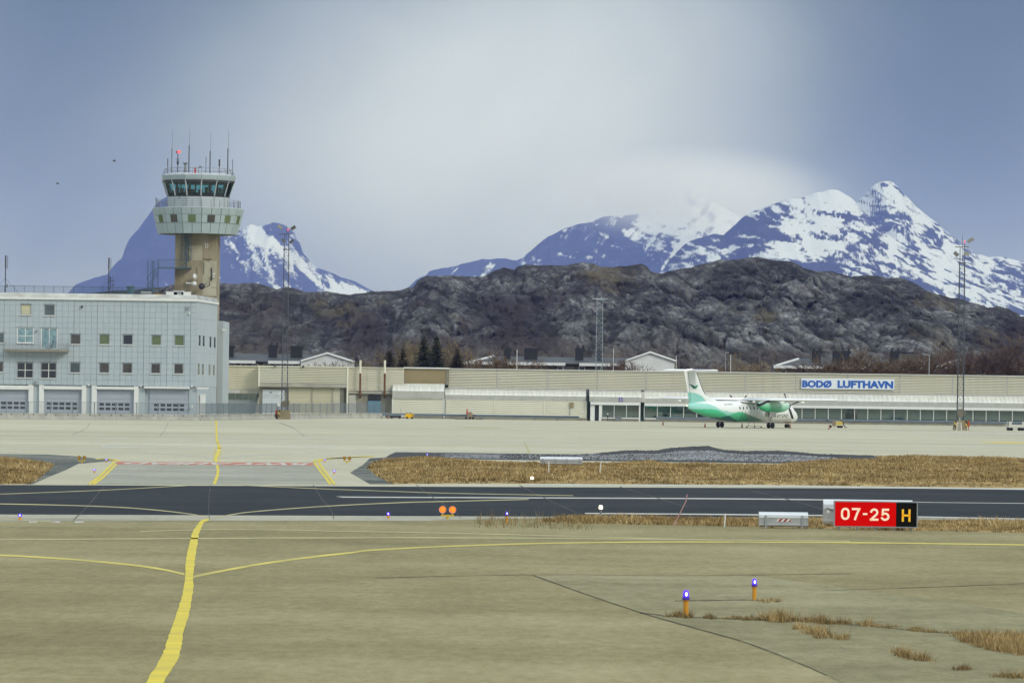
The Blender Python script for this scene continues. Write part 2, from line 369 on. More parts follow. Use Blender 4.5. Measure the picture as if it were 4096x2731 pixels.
# markings on the apron
stripe('centreline', [(864,1681),(866,1718),(867,1752),(875,1786),(871,1813),(864,1830),(867,1854),(872,1881),(867,1908.5),(856,1935)], [3.2,3.8,4.2,5.5,6.5,6,5.5,5.5,6,6.5], 0.009, 'yellow_paint', apron, 0.25)
for s_ in (-13, 12):
    for k in range(8): stripe('hold_dash', [(872+s_-k*0.8,1786+k*9),(872+s_-k*0.8,1790.5+k*9)], 2.6, 0.009, 'yellow_paint', apron, sm=False)
for o_ in (0, 17):
    stripe('edge_line', [(382+o_,1834),(440+o_,1838),(458+o_,1845),(435+o_,1868),(394+o_,1908),(357+o_,1936)], [1.4,2,3.4,4,4.5,5], 0.009, 'yellow_paint', apron, 0.15)
for o_ in (0, 19):
    stripe('edge_line', [(1496,1825-o_*0.1),(1319+o_*0.6,1833),(1262+o_*1.1,1842),(1258+o_,1850),(1280+o_*0.9,1881),(1323+o_*0.85,1936)], [1.2,1.8,3,4,4.2,5], 0.009, 'yellow_paint', apron, 0.15)
K = zc(0,1650,1.47)
stripe('holding_line', [K(*p) for p in ((600,193),(640,201),(900,205),(1300,207),(1700,207),(1930,203),(1960,198),(1940,193))], [1.6,1.6,1.1,0.9,1.0,1.5,2,1.5], 0.009, 'white_paint', apron)
stripe('holding_line', [K(*p) for p in ((600,193),(640,189),(750,184),(950,177),(1300,176),(1600,180),(1820,188))], [1.6,1.3,1.0,0.8,0.7,0.8,0.8], 0.009, 'white_paint', apron)
for pts in (((-200,1747),(0,1749),(1000,1752),(1600,1759),(2114,1765),(2700,1771),(3400,1779),(4200,1788)), ((-200,1789),(0,1791.5),(340,1796),(612,1810),(816,1825.5),(857,1832)), ((884,1828),(1088,1816.6),(1400,1807),(1600,1803),(2100,1800)),
            ((60,1716),(260,1716)), ((3480,1726),(4096,1733),(4300,1736))):
    stripe('service_line', list(pts), 0.7, 0.008, 'white_paint', apron)
for k in range(14): stripe('dash_line', [(3772+k*30,1731+k*0.35),(3790+k*30,1731.3+k*0.35)], 0.8, 0.0095, 'white_paint', apron, sm=False)
stripe('taxi_line', [(2098,1772),(2107,1786),(2113,1800),(2118,1813)], [2,3,3.4,3.4], 0.009, 'pale_yellow_paint', apron, 0.4)
stripe('taxi_line', [(3920,1768),(4040,1769.5),(4140,1771)], [0.8,2.4,0.8], 0.009, 'yellow_paint', apron)
stripe('taxi_line', [(1820,1707),(1920,1709),(2010,1711)], [0.6,1.6,0.5], 0.009, 'pale_yellow_paint', apron)
for pts in (((360,1690),(340,1715),(290,1738)), ((672,1690),(662,1715),(640,1745)), ((1120,1690),(1180,1715),(1217,1745))):
    stripe('crack', list(pts), 0.5, 0.0085, 'crack_seal', apron, 0.8)
# RWY AHEAD, written for traffic leaving the apron: upside down from here
def text_data(s, bold=0.0, extrude=0.0):
    cu = bpy.data.curves.new('lettering', 'FONT'); cu.body = s; cu.size = 1.0; cu.offset = bold; cu.extrude = extrude; cu.resolution_u = 3
    ob = bpy.data.objects.new('lettering', cu); C.objects.link(ob)
    dg = bpy.context.evaluated_depsgraph_get(); me = bpy.data.meshes.new_from_object(ob.evaluated_get(dg))
    bpy.data.objects.remove(ob); bpy.data.curves.remove(cu)
    v = np.array([p.co[:] for p in me.vertices]); f = [tuple(p.vertices) for p in me.polygons]; bpy.data.meshes.remove(me)
    v[:, 0] -= v[:, 0].min(); v[:, 1] -= v[:, 1].min(); return v, f
def text_size(v, w_, h_):
    v = v.copy(); v[:, 0] *= w_ / v[:, 0].max(); v[:, 1] *= h_ / v[:, 1].max(); return v
red = stripe('red_panel', [(466,1851),(1252,1855.5)], 5.4, 0.010, 'red_paint', link_pav, sm=False)
v, f = text_data('RWY AHEAD', 0.035); a_, b_ = G(497,1852), G(1226,1856.5)
v = text_size(v, 1, 1); ux = (a_ - b_); uy = Vector((0, -1, 0))
mb = MB(); mb.add([tuple(b_ + ux * p[0] + uy * (p[1]-0.5) * 6.6 + Vector((0,0,0.014 - b_.z))) for p in v], f)
o = mb.build('lettering', 'white_paint', link_pav)
if o.data.polygons[0].normal.z < 0: o.data.flip_normals()

# ---------------------------------------------------------------- grass
m, t, b = newmat('dry_grass'); n_ = t.nodes; l_ = t.links.new
g_ = n_.new('ShaderNodeNewGeometry'); z1 = n_.new('ShaderNodeTexNoise'); z1.inputs['Scale'].default_value = 0.22; z1.inputs['Detail'].default_value = 8; z1.inputs['Roughness'].default_value = 0.75
l_(g_.outputs['Position'], z1.inputs['Vector'])
r_ = n_.new('ShaderNodeValToRGB'); e = r_.color_ramp.elements
e[0].position = 0.33; e[0].color = (0.10,0.068,0.034,1); e[1].position = 0.66; e[1].color = (0.54,0.42,0.22,1); q = e.new(0.5); q.color = (0.36,0.26,0.115,1)
l_(z1.outputs['Fac'], r_.inputs[0])
at = n_.new('ShaderNodeAttribute'); at.attribute_name = 'tone'; mx = n_.new('ShaderNodeMix'); mx.data_type = 'RGBA'; mx.blend_type = 'MULTIPLY'; mx.inputs[0].default_value = 1
l_(r_.outputs[0], mx.inputs[6]); l_(at.outputs['Color'], mx.inputs[7]); l_(mx.outputs[2], b.inputs['Base Color'])
b.inputs['Roughness'].default_value = 0.9; b.inputs['Specular IOR Level'].default_value = 0.1
plain('turf', (0.36,0.265,0.12), 0.95, var=0.35, scale=0.5, spec=0.05, dirt=(0.11,0.075,0.035), dirt_amt=0.9)
def inpoly(x, y, poly):
    c = np.zeros(x.shape, bool); n = len(poly)
    for i in range(n):
        x1, y1 = poly[i][0], poly[i][1]; x2, y2 = poly[i-1][0], poly[i-1][1]
        cond = ((y1 > y) != (y2 > y)) & (x < (x2-x1)*(y-y1)/((y2-y1) if y2 != y1 else 1e-9) + x1); c ^= cond
    return c
def edge_dist(x, y, poly):
    d = np.full(x.shape, 1e9); n = len(poly)
    for i in range(n):
        a = np.array(poly[i][:2]); b2 = np.array(poly[i-1][:2]); ab = b2 - a
        tt = np.clip(((x-a[0])*ab[0] + (y-a[1])*ab[1]) / (ab @ ab + 1e-9), 0, 1)
        d = np.minimum(d, np.hypot(x - a[0]-tt*ab[0], y - a[1]-tt*ab[1]))
    return d
def turf_z(x, y, amp): return amp * (fbm(x*0.09, y*0.06, 3, 4) * 0.9 + 0.25 * fbm(x*0.6, y*0.6, 8, 3))
def blades(name, x, y, z, hmin, hmax, wdt, per, mat, parent=None, lean=0.5, tone=(0.55,1.25), patch=0.0, core=0.05):
    n = len(x); x = np.repeat(x, per); y = np.repeat(y, per); z = np.repeat(z, per); k = len(x)
    a = RNG.uniform(0, 2*np.pi, k); h = RNG.uniform(hmin, hmax, k) * np.repeat(RNG.uniform(0.35,1.2,n), per)
    if patch: h = h * (1 - patch + 2*patch*fbm(x*0.28, y*0.14, 77, 4))
    ln = RNG.uniform(0.1, lean*1.6, k) * h
    ox = np.cos(a)*np.abs(RNG.normal(0, core, k)); oy = np.sin(a)*np.abs(RNG.normal(0, core, k)); w2 = wdt * RNG.uniform(0.6, 1.4, k) / 2
    px, py = -np.sin(a)*w2, np.cos(a)*w2
    bx, by = x+ox, y+oy
    v = np.stack([np.stack([bx-px, by-py, z-0.02], 1), np.stack([bx+px, by+py, z-0.02], 1), np.stack([bx+np.cos(a)*ln, by+np.sin(a)*ln, z+h], 1)], 1).reshape(-1, 3)
    tn = np.repeat(np.repeat(RNG.uniform(tone[0], tone[1], n), per) * RNG.uniform(0.8, 1.2, k), 3)
    o = npmesh(name, v, np.arange(len(v)).reshape(-1, 3), mat, False, parent, {'tone': np.stack([tn]*3 + [np.ones_like(tn)], 1)})
    return o
def grass_area(px, amp, count, hmin, hmax, wdt, per, name='grass', gx=160, gy=60, lift=0.012):
    poly = [G(*p) for p in px]; xs = [p.x for p in poly]; ys = [p.y for p in poly]
    # the turf itself: a low heightfield that dips under the paving at its rim
    X, Y = np.meshgrid(np.linspace(min(xs)-0.5, max(xs)+0.5, gx), np.linspace(min(ys)-0.5, max(ys)+0.5, gy)); ins = inpoly(X, Y, poly); d = edge_dist(X, Y, poly)
    Z = np.where(ins, lift + turf_z(X, Y, amp) * np.clip(d/2.5, 0, 1), -0.04)
    o = npmesh('turf', np.stack([X.ravel(), Y.ravel(), Z.ravel()], 1), grid_faces(gx, gy), 'turf'); o['kind'] = 'structure'
    x = RNG.uniform(min(xs), max(xs), count*3); y = RNG.uniform(min(ys), max(ys), count*3); k = inpoly(x, y, poly); x, y = x[k][:count], y[k][:count]
    d = edge_dist(x, y, poly); z = lift + turf_z(x, y, amp) * np.clip(d/2.5, 0, 1)
    g = blades(name, x, y, z, hmin, hmax, wdt, per, 'dry_grass', lean=0.8, patch=0.75, core=0.08); g['kind'] = 'stuff'
    return poly
grass_area(((1483,1856),(1540,1838),(1700,1832),(1950,1850),(2100,1860),(2400,1860),(2600,1846),(2720,1860),(2900,1864),(3050,1868),(3180,1852),(3320,1832),(3700,1831),(4096,1843),(4700,1866),(4700,1963),(4096,1951),(3000,1938),(2200,1934),(1900,1933),(1560,1935),(1505,1902),(1470,1872)),
           0.26, 36000, 0.05, 0.18, 0.06, 5)
grass_area(((-500,1838),(0,1843),(170,1853),(215,1859),(180,1890),(125,1935),(-500,1940)), 0.26, 9000, 0.07, 0.24, 0.06, 5, gx=80, gy=40)
grass_area(((2240,2072),(2500,2073),(3000,2079),(3600,2084),(4096,2092),(4700,2106),(4700,2150),(4096,2130),(3600,2121),(3200,2111),(2800,2102),(2400,2094),(2150,2089)), 0.08, 7500, 0.06, 0.20, 0.03, 5, gx=140, gy=30)
# sparse stems at the tip of that strip
x = np.array([G(p, q).x for p, q in zip(RNG.uniform(1900,2350,260), RNG.uniform(2076,2090,260))]); y = RNG.uniform(131,141,260)
blades('weeds', x, y, 0*x, 0.12, 0.45, 0.02, 2, 'dry_grass', tone=(0.5,1.0))['kind'] = 'stuff'
x = np.array([G(p, 2080).x for p in np.concatenate([RNG.normal(1955,18,26), RNG.normal(2010,22,16), [2090,2250]])]); y = RNG.uniform(134,138,len(x))
blades('weeds', x, y, 0*x, 0.35, 0.62, 0.012, 1, 'dry_grass', lean=0.15, tone=(0.6,0.9))['kind'] = 'stuff'
# tufts in the cracks close to the camera
def tuft_line(pts, spread, count, hmin, hmax, tone=(0.5,1.1), per=4, wdt=0.012):
    """weeds in clumps: a few dozen crowns of splayed blades, thinning out at both ends"""
    seg = smooth_px(pts, 14); q = np.array(seg); m_ = max(3, count//22)
    i = np.clip(RNG.normal(0.5, 0.24, m_), 0.02, 0.98) * (len(q)-1); i0 = i.astype(int); px = q[i0, 0] + RNG.normal(0, 10, m_); py = q[i0, 1] + RNG.normal(0, spread, m_)
    p = [G(a, b2) for a, b2 in zip(px, py)]; big = RNG.uniform(0.35, 1.15, m_)
    xs, ys = [], []
    for k_, b3 in zip(p, big):
        c = int(6 + 16*b3); xs.append(k_.x + RNG.normal(0, 0.035*(0.5+b3), c)); ys.append(k_.y + RNG.normal(0, 0.10*(0.5+b3), c))
    x, y = np.concatenate(xs), np.concatenate(ys)
    o = blades('weeds', x, y, 0*x, hmin*0.4, hmax*0.85, wdt, per, 'dry_grass', tone=(tone[0]*1.15, tone[1]*1.25), lean=0.85, core=0.02); o['kind'] = 'stuff'
tuft_line([(2690,2466),(2730,2464),(2770,2466)], 3, 260, 0.05, 0.22, (0.4,0.9))
tuft_line([(2780,2468),(2960,2474),(3060,2478),(3222,2484),(3500,2504),(3744,2527),(3850,2535)], 2.5, 2600, 0.03, 0.10, (0.35,1.0))
tuft_line([(2840,2472),(2880,2472)], 2, 120, 0.06, 0.16, (0.3,0.7))
tuft_line([(3050,2478),(3120,2480),(3180,2482)], 5, 420, 0.08, 0.34, (0.7,1.3))
tuft_line([(3200,2484),(3330,2492),(3470,2500)], 3, 300, 0.08, 0.28, (0.5,1.1))
tuft_line([(3190,2505),(3240,2525),(3300,2545),(3370,2556)], 5, 480, 0.06, 0.26, (0.6,1.2))
tuft_line([(3044,2404),(3070,2403),(3100,2404)], 2, 160, 0.05, 0.15, (0.45,0.9))
tuft_line([(3560,2612),(3640,2630),(3730,2645)], 5, 420, 0.06, 0.24, (0.6,1.2))
tuft_line([(3825,2678),(3860,2676),(3890,2679)], 3, 140, 0.05, 0.13, (0.4,0.8))
tuft_line([(3980,2705),(4050,2708),(4160,2712)], 4, 200, 0.05, 0.18, (0.5,1.0))
grass_area(((3815,2540),(3950,2538),(4096,2545),(4500,2560),(4500,2650),(4096,2625),(3950,2600),(3840,2565)), 0.05, 4200, 0.03, 0.16, 0.012, 4, gx=40, gy=30)
# ---------------------------------------------------------------- gravel bank with old snow
K = zc(2000,1760,1.68)
crest = [(1560,1834),(1700,1828),(1850,1830)] + [K(*p) for p in ((0,115),(350,108),(600,98),(780,78),(850,70),(1050,72),(1150,52),(1300,43),(1400,43),(1500,65),(1650,75),(1900,74),(2050,85),(2130,95),(2260,97),(2500,104))]
YC = 277.0
cx = np.array([P(x, y, YC).x for x, y in crest]); cz = np.array([max(0.02, P(x, y, YC).z) for x, y in crest])
gx, gy = 420, 60
X, Y = np.meshgrid(np.linspace(cx[0], cx[-1], gx), np.linspace(262, 292, gy))
hc = np.interp(X, cx, cz); tt = np.clip(1 - np.abs(Y - YC) / np.where(Y < YC, 13.5, 14), 0, 1); tt = tt*tt*(3-2*tt)
Z = hc * tt * (0.9 + 0.2 * fbm(X*0.8, Y*0.8, 21, 4)) + 0.10 * tt * (fbm(X*2.5, Y*2.5, 4, 3) - 0.45) - 0.03 * (tt <= 0)
m, t, b = newmat('gravel_snow'); n_ = t.nodes; l_ = t.links.new
g_ = n_.new('ShaderNodeNewGeometry'); at = n_.new('ShaderNodeAttribute'); at.attribute_name = 'snow'
z1 = n_.new('ShaderNodeTexNoise'); z1.inputs['Scale'].default_value = 5.0; z1.inputs['Detail'].default_value = 6; z1.inputs['Roughness'].default_value = 0.8
mp = n_.new('ShaderNodeMapping'); mp.inputs['Scale'].default_value = (1.0,0.22,2.2); l_(g_.outputs['Position'], mp.inputs['Vector']); l_(mp.outputs[0], z1.inputs['Vector'])
ad = n_.new('ShaderNodeMath'); ad.operation = 'ADD'; l_(z1.outputs['Fac'], ad.inputs[0]); l_(at.outputs['Fac'], ad.inputs[1])
r_ = n_.new('ShaderNodeValToRGB'); e = r_.color_ramp.elements; e[0].position = 0.94; e[0].color = (0.022,0.025,0.028,1); e[1].position = 1.08; e[1].color = (0.62,0.65,0.68,1)
q = e.new(1.0); q.color = (0.11,0.11,0.11,1)
l_(ad.outputs[0], r_.inputs[0]); l_(r_.outputs[0], b.inputs['Base Color']); b.inputs['Roughness'].default_value = 0.95
rel = np.clip(Z / np.maximum(hc, 0.05), 0, 1); xx = (X - cx[0]) / (cx[-1] - cx[0])
snow = 0.43 + 0.16 * np.exp(-((rel - 0.5) / 0.25)**2) - 0.35 * np.clip((rel - 0.72) / 0.2, 0, 1) * np.clip((hc - 0.25)/0.2, 0, 1) - 0.25 * (rel < 0.12) + 0.12*(fbm(X*0.25, Y*0.3, 31, 3) - 0.5) - 0.3 * np.clip((0.16 - xx)/0.1, 0, 1) - 0.3*np.clip((xx - 0.9)/0.06, 0, 1)
o = npmesh('gravel_bank', np.stack([X.ravel(), Y.ravel(), Z.ravel()], 1), grid_faces(gx, gy), 'gravel_snow', False, None, {'snow': snow.ravel()})
tag(o, 'low dark gravel bank streaked with old snow behind the dry grass', 'mound')
# lumps of stone lying on it
plain('stone_dark', (0.045,0.048,0.05), 0.95, var=0.3, scale=2)
k = 2600; x = RNG.uniform(cx[3], cx[-2], k); y = RNG.uniform(266, 284, k); hh = np.interp(x, cx, cz); tq = np.clip(1 - np.abs(y - YC)/13.5, 0, 1); tq = tq*tq*(3-2*tq)
z = hh*tq*0.95; s_ = RNG.uniform(0.03, 0.11, k)
tet = np.array([(-1,-1,-0.4),(1,-0.8,-0.4),(0.2,1,-0.4),(0.1,0,1)]); an = RNG.uniform(0, 6.28, k); ca, sa = np.cos(an), np.sin(an)
v = np.stack([(tet[None,:,0]*ca[:,None]-tet[None,:,1]*sa[:,None])*s_[:,None]+x[:,None], (tet[None,:,0]*sa[:,None]+tet[None,:,1]*ca[:,None])*s_[:,None]+y[:,None], tet[None,:,2]*s_[:,None]*0.8+z[:,None]], -1).reshape(-1,3)
fc = (np.arange(k)[:,None,None]*4 + np.array([(0,1,3),(1,2,3),(2,0,3),(0,2,1)])[None]).reshape(-1,3)
npmesh('rubble', v, fc, 'stone_dark', False)['kind'] = 'stuff'

# ================================================================ THE ROCKY HILL
def interp_ridge(pts, D):
    q = [P(x, y, D) for x, y in pts]; return np.array([p.x for p in q]), np.array([p.z for p in q])
Z4 = zc(250,750,1.809); Z5 = zc(1600,700,1.809); Z6 = zc(2800,700,1.815)
ridge = [(-300,1215),(0,1190),(300,1175),(600,1150)] + [Z4(*p) for p in ((1130,690),(1270,688),(1400,690),(1470,710),(1550,740),(1600,727),(1640,722),(1700,735),(1760,762),(1830,757),(1900,755),(2080,778),(2230,750))] + \
    [Z5(*p) for p in ((0,830),(100,805),(130,760),(190,738),(300,731),(420,732),(600,735),(660,700),(750,668),(830,682),(850,660),(900,650),(1050,655),(1180,660),(1320,633),(1400,645),(1450,660),(1540,672),(1620,655),(1740,643),(1790,665),(1812,700),(1900,705),(2000,680),(2080,672))] + \
    [Z6(*p) for p in ((0,655),(150,620),(320,603),(420,597),(500,616),(560,615),(640,625),(690,643),(702,668),(760,680),(800,695),(960,700),(1000,715),(1100,742),(1200,725),(1290,735),(1350,750),(1490,755),(1550,780),(1600,825),(1720,870),(1800,885),(1900,895),(2000,930),(2080,965),(2150,1020),(2250,1030),(2352,1034))] + [(4300,1300),(4700,1330)]
RY, FY = 2000.0, 960.0
rx, rz = interp_ridge(ridge, RY)
nx, ny = 1600, 360
X, T = np.meshgrid(np.linspace(rx[0], rx[-1], nx), np.linspace(0, 1.22, ny))
ry = RY + 0*X
Y = FY + (ry - FY) * T
Xs = X * (Y / RY)**0.35                                  # the foot is a little narrower than the crest
hr = np.interp(X, rx, rz)
up = np.clip(T, 0, 1)
prof = 0.30*up + 0.70*up**1.6
V = hr*prof                                              # height on the face, so that rock forms are as broad as high when seen from the front
wx, wv = X + 9*(fbm(X*0.06, V*0.08, 6, 5, 0.6)-0.5) + 0.35*V, V + 8*(fbm(X*0.06+40, V*0.08, 7, 5, 0.6)-0.5)
big = ridged(X*0.016, V*0.022, 5, 4)
w1, w2, wid = worley(wx*0.055, wv*0.085, 11); w3, w4, wid2 = worley(wx*0.17+9, wv*0.24, 12); w5, w6, wid3 = worley(wx*0.45, wv*0.6, 13)
dome = np.sqrt(np.clip((w2-w1)*1.6, 0, 1)); dome2 = np.sqrt(np.clip((w4-w3)*1.6, 0, 1)); dome3 = np.clip((w6-w5)*1.6, 0, 1)
cliff = np.clip((ridged(X*0.02+5, V*0.035, 15, 3)-0.55)*5, 0, 1)
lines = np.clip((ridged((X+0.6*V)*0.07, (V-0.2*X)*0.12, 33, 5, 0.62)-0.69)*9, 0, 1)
crag = 20*(big-0.6) + 4.0*dome*(0.4+wid) + 1.8*dome2*(0.5+wid2) + 0.5*dome3*(0.5+wid3) + 5*np.floor(4*fbm(X*0.05,V*0.11,95,4))/4 + 2*(wid-0.5) + 9*(fbm(X*0.06, V*0.09, 35, 5, 0.6)-0.5) - 2.2*lines
env = np.clip(up*6, 0, 1) * np.clip((1-up)*9, 0, 1)
Z = V + 0.35*crag*env
Y = Y - 1.8*crag*env
Z = np.where(T > 1, hr * (1 - ((T-1)/0.22)**1.3 * 0.9), Z)
Z = Z + np.clip(1 - np.abs(T-1)/0.1, 0, 1) * 0.8 * (fbm(X*0.14, 0*X, 3, 4) - 0.5) * 2
Z = np.where(T <= 0, -0.2, Z)
heath = np.clip((fbm(X*0.02 + 3, V*0.03, 41, 5, 0.6) - 0.50)*7, 0, 1)
shrub = np.clip((fbm(X*0.03 + 30, V*0.035, 43, 5, 0.6) - 0.52)*8, 0, 1) * np.clip((T-0.15)*6,0,1) * (1-0.75*np.clip((T-0.72)/0.15,0,1))
heath = heath * (1-0.7*np.clip((T-0.75)/0.15,0,1))
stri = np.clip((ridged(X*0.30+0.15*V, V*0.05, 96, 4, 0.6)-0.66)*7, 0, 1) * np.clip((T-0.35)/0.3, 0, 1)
olive = np.clip((fbm(X*0.03 - 9, V*0.05, 45, 5, 0.6) - 0.64)*10, 0, 1)*0.6
q_ = P(2395,1118,1950); olive = np.maximum(olive, np.exp(-((X-q_.x*1.02)/10)**2 - ((V-q_.z+2)/3.0)**2)*1.3).clip(0, 1)
ston = fbm(X*0.12, V*0.2, 51, 6, 0.72); grain = fbm(X*0.85, V*1.0, 52, 3, 0.8)
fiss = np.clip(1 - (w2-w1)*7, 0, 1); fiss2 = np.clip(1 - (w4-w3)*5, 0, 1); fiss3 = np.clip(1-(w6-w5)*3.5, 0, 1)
cleft_shade = np.clip(np.maximum(np.maximum(np.maximum(0.95*np.clip(fiss*fbm(X*0.1,V*0.1,91,3)*2.4-0.35,0,1), 0.95*fiss2*np.clip((fbm(X*0.06+7,V*0.06,92,3)-0.3)*4,0,1)), 0.65*fiss3), 0.95*lines), 0, 1)              # crevice and ledge shade painted into the rock colour
rock = (0.135 + 0.40*(ston-0.5) + 0.05*(wid-0.5) + 0.12*(wid2-0.5) + 0.10*(wid3-0.5)).clip(0.03, 0.45)[..., None] * np.array([0.94, 1.0, 1.02])
slab = fbm(X*0.030+2, V*0.055, 97, 5, 0.58); slab = np.clip(0.5 + (slab-0.5)*3.4, 0, 1)
rock = rock * (0.35 + 1.25*grain[..., None]) * (0.55 + 1.0*slab[..., None])
def mixc_(a, c, k): return a*(1-k[..., None]) + np.array(c)*k[..., None]
cc = mixc_(rock, (0.016,0.015,0.017), np.maximum(cleft_shade*0.95, stri*0.6))
cc = mixc_(cc, (0.085,0.066,0.054), heath*0.75*(0.35+0.9*grain).clip(0, 1))
cc = mixc_(cc, (0.036,0.024,0.028), shrub*0.85)
cc = mixc_(cc, (0.19,0.16,0.075), olive*0.8*(0.4+0.9*grain).clip(0, 1))
cc = mixc_(cc, (0.17,0.145,0.115), np.clip((0.50-T)/0.25, 0, 1)*0.62*(0.15+1.3*grain).clip(0,1))
m, t, b = newmat('hill_rock'); n_ = t.nodes; l_ = t.links.new
at = n_.new('ShaderNodeAttribute'); at.attribute_name = 'col'; g_ = n_.new('ShaderNodeNewGeometry')
z1 = n_.new('ShaderNodeTexNoise'); z1.inputs['Scale'].default_value = 0.55; z1.inputs['Detail'].default_value = 6; z1.inputs['Roughness'].default_value = 0.72
l_(g_.outputs['Position'], z1.inputs['Vector'])
r_ = n_.new('ShaderNodeValToRGB'); e = r_.color_ramp.elements; e[0].position = 0.36; e[0].color = (0.55,0.55,0.57,1); e[1].position = 0.66; e[1].color = (1.4,1.38,1.36,1)
l_(z1.outputs['Fac'], r_.inputs[0])
mx = n_.new('ShaderNodeMix'); mx.data_type = 'RGBA'; mx.blend_type = 'MULTIPLY'; mx.inputs[0].default_value = 1
l_(at.outputs['Color'], mx.inputs[6]); l_(r_.outputs[0], mx.inputs[7]); l_(mx.outputs[2], b.inputs['Base Color'])
b.inputs['Roughness'].default_value = 0.95; b.inputs['Specular IOR Level'].default_value = 0.15
bp = n_.new('ShaderNodeBump'); bp.inputs['Strength'].default_value = 0.8; bp.inputs['Distance'].default_value = 2.0; l_(z1.outputs['Fac'], bp.inputs['Height']); l_(bp.outputs[0], b.inputs['Normal'])
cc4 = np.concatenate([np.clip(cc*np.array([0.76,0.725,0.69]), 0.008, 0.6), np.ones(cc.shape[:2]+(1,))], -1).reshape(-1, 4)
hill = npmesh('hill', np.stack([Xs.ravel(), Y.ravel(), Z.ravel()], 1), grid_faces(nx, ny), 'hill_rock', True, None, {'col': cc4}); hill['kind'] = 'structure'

# ================================================================ THE SNOW MOUNTAINS
m, t, b = newmat('mountain_rock_snow'); n_ = t.nodes; l_ = t.links.new
at = n_.new('ShaderNodeAttribute'); at.attribute_name = 'snow'; g_ = n_.new('ShaderNodeNewGeometry')
mp = n_.new('ShaderNodeMapping'); mp.inputs['Scale'].default_value = (0.034,0.006,0.06); l_(g_.outputs['Position'], mp.inputs['Vector'])
z1 = n_.new('ShaderNodeTexNoise'); z1.inputs['Scale'].default_value = 1; z1.inputs['Detail'].default_value = 5; z1.inputs['Roughness'].default_value = 0.65; l_(mp.outputs[0], z1.inputs['Vector'])
ma = n_.new('ShaderNodeMath'); ma.operation = 'MULTIPLY_ADD'; ma.inputs[1].default_value = 0.45; l_(z1.outputs['Fac'], ma.inputs[0]); l_(at.outputs['Fac'], ma.inputs[2])
r_ = n_.new('ShaderNodeValToRGB'); e = r_.color_ramp.elements; e[0].position = 0.68; e[0].color = (0.030,0.034,0.060,1); e[1].position = 0.82; e[1].color = (0.50,0.53,0.56,1)
l_(ma.outputs[0], r_.inputs[0]); l_(r_.outputs[0], b.inputs['Base Color']); b.inputs['Roughness'].default_value = 0.9; b.inputs['Specular IOR Level'].default_value = 0.1
def mountain(pts, D, front, back, nx, ny, seed, snowf, amp=0.30, rough=1.0):
    rx, rz = interp_ridge(pts, D)
    X, T = np.meshgrid(np.linspace(rx[0], rx[-1], nx), np.linspace(0, 1.25, ny))
    Y = np.where(T <= 1, D - front*(1-T), D + back*(T-1)/0.25)
    h = np.interp(X, rx, rz); up = np.clip(T, 0, 1)
    fine = (fbm(X/190.0, 0*X, seed+3, 6, 0.6) - 0.5) * 46 * rough
    prof = up**1.25
    rg = ridged(X/900.0 + 0.35*up, Y/1500.0, seed, 5) - 0.62
    Z = h*prof + amp*h*rg*np.clip(up*3,0,1)*np.clip((1-up)*3.5,0,1) + fine*np.clip(1-np.abs(T-1)/0.05,0,1)*np.clip(h/400,0,1)
    Z = np.where(T > 1, h*(1-(T-1)/0.25*0.9), Z); Z = np.where(T <= 0, -0.9, Z)
    sn = snowf(X, np.maximum(Z, 0), up, X*F/D + 2048, rg)
    o = npmesh('mountain', np.stack([X.ravel(), Y.ravel(), Z.ravel()], 1), grid_faces(nx, ny), 'mountain_rock_snow', True, None, {'snow': sn.ravel()})
    o['kind'] = 'structure'; return o
def rot_noise(X, Z, ang, sx, sz, seed, o=5, kind=fbm, warp=0.9):
    c, s = math.cos(ang), math.sin(ang); u, v = (X*c + Z*s)/sx, (-X*s + Z*c)/sz
    u2 = u + warp*(fbm(u*0.8, v*0.8, seed+200, 4)-0.5)*2; v2 = v + warp*(fbm(u*0.8+9, v*0.8, seed+201, 4)-0.5)*2
    n = kind(u2, v2, seed, o, 0.62)
    return (n - n.mean()) / n.std()
def snow_left(X, Z, up, px, rg):
    a = rot_noise(X, Z, R(-40), 330, 60, 61, 6, ridged); b2 = rot_noise(X, Z, R(-52), 110, 30, 62, 6)
    side = 1/(1+np.exp(-(px-880)/18))                     # the shoulder right of the tower carries the snow
    line = 968 + (985-Z)/305*337
    band = np.exp(-((px-line)/66)**2) + 0.45*np.exp(-((px-line+150)/90)**2)
    return 0.505 + 0.16*(0.62*a + 0.62*b2 + side*(-1.25 + 1.75*band) - (1-side)*(1.35 + 1.2*np.clip((Z-420)/250,0,1)))
def snow_mid(X, Z, up, px, rg):
    a = rot_noise(X, Z, R(52), 300, 48, 71, 6, ridged); b2 = rot_noise(X, Z, R(-30), 110, 34, 72, 6)
    return 0.505 + 0.16*(0.65*a + 0.6*b2 - 1.3 + 2.5*np.clip((px-2520 + (Z-650)*0.35)/240, 0, 1))
def snow_right(X, Z, up, px, rg):
    a = rot_noise(X, Z, R(-14), 150, 46, 81, 7, ridged); b2 = rot_noise(X, Z, R(35), 420, 170, 82, 4); c = rot_noise(X, Z, R(-26), 48, 16, 84, 5)
    return 0.505 + 0.16*(0.62*a + 0.50*b2 + 0.62*c - 0.14 - 1.0*np.exp(-((px-3490)/55)**2)*np.clip((Z-720)/120,0,1) - 0.8*np.exp(-((px-3600-(990-Z)*0.35)/26)**2)*np.clip((Z-600)/150,0,1) + 0.45*np.clip((Z-560)/350,0,1) + 0.5*np.exp(-((px-3640)/150)**2)*np.clip((Z-330)/250,0,1) - 0.6*np.exp(-((px-2960)/110)**2))
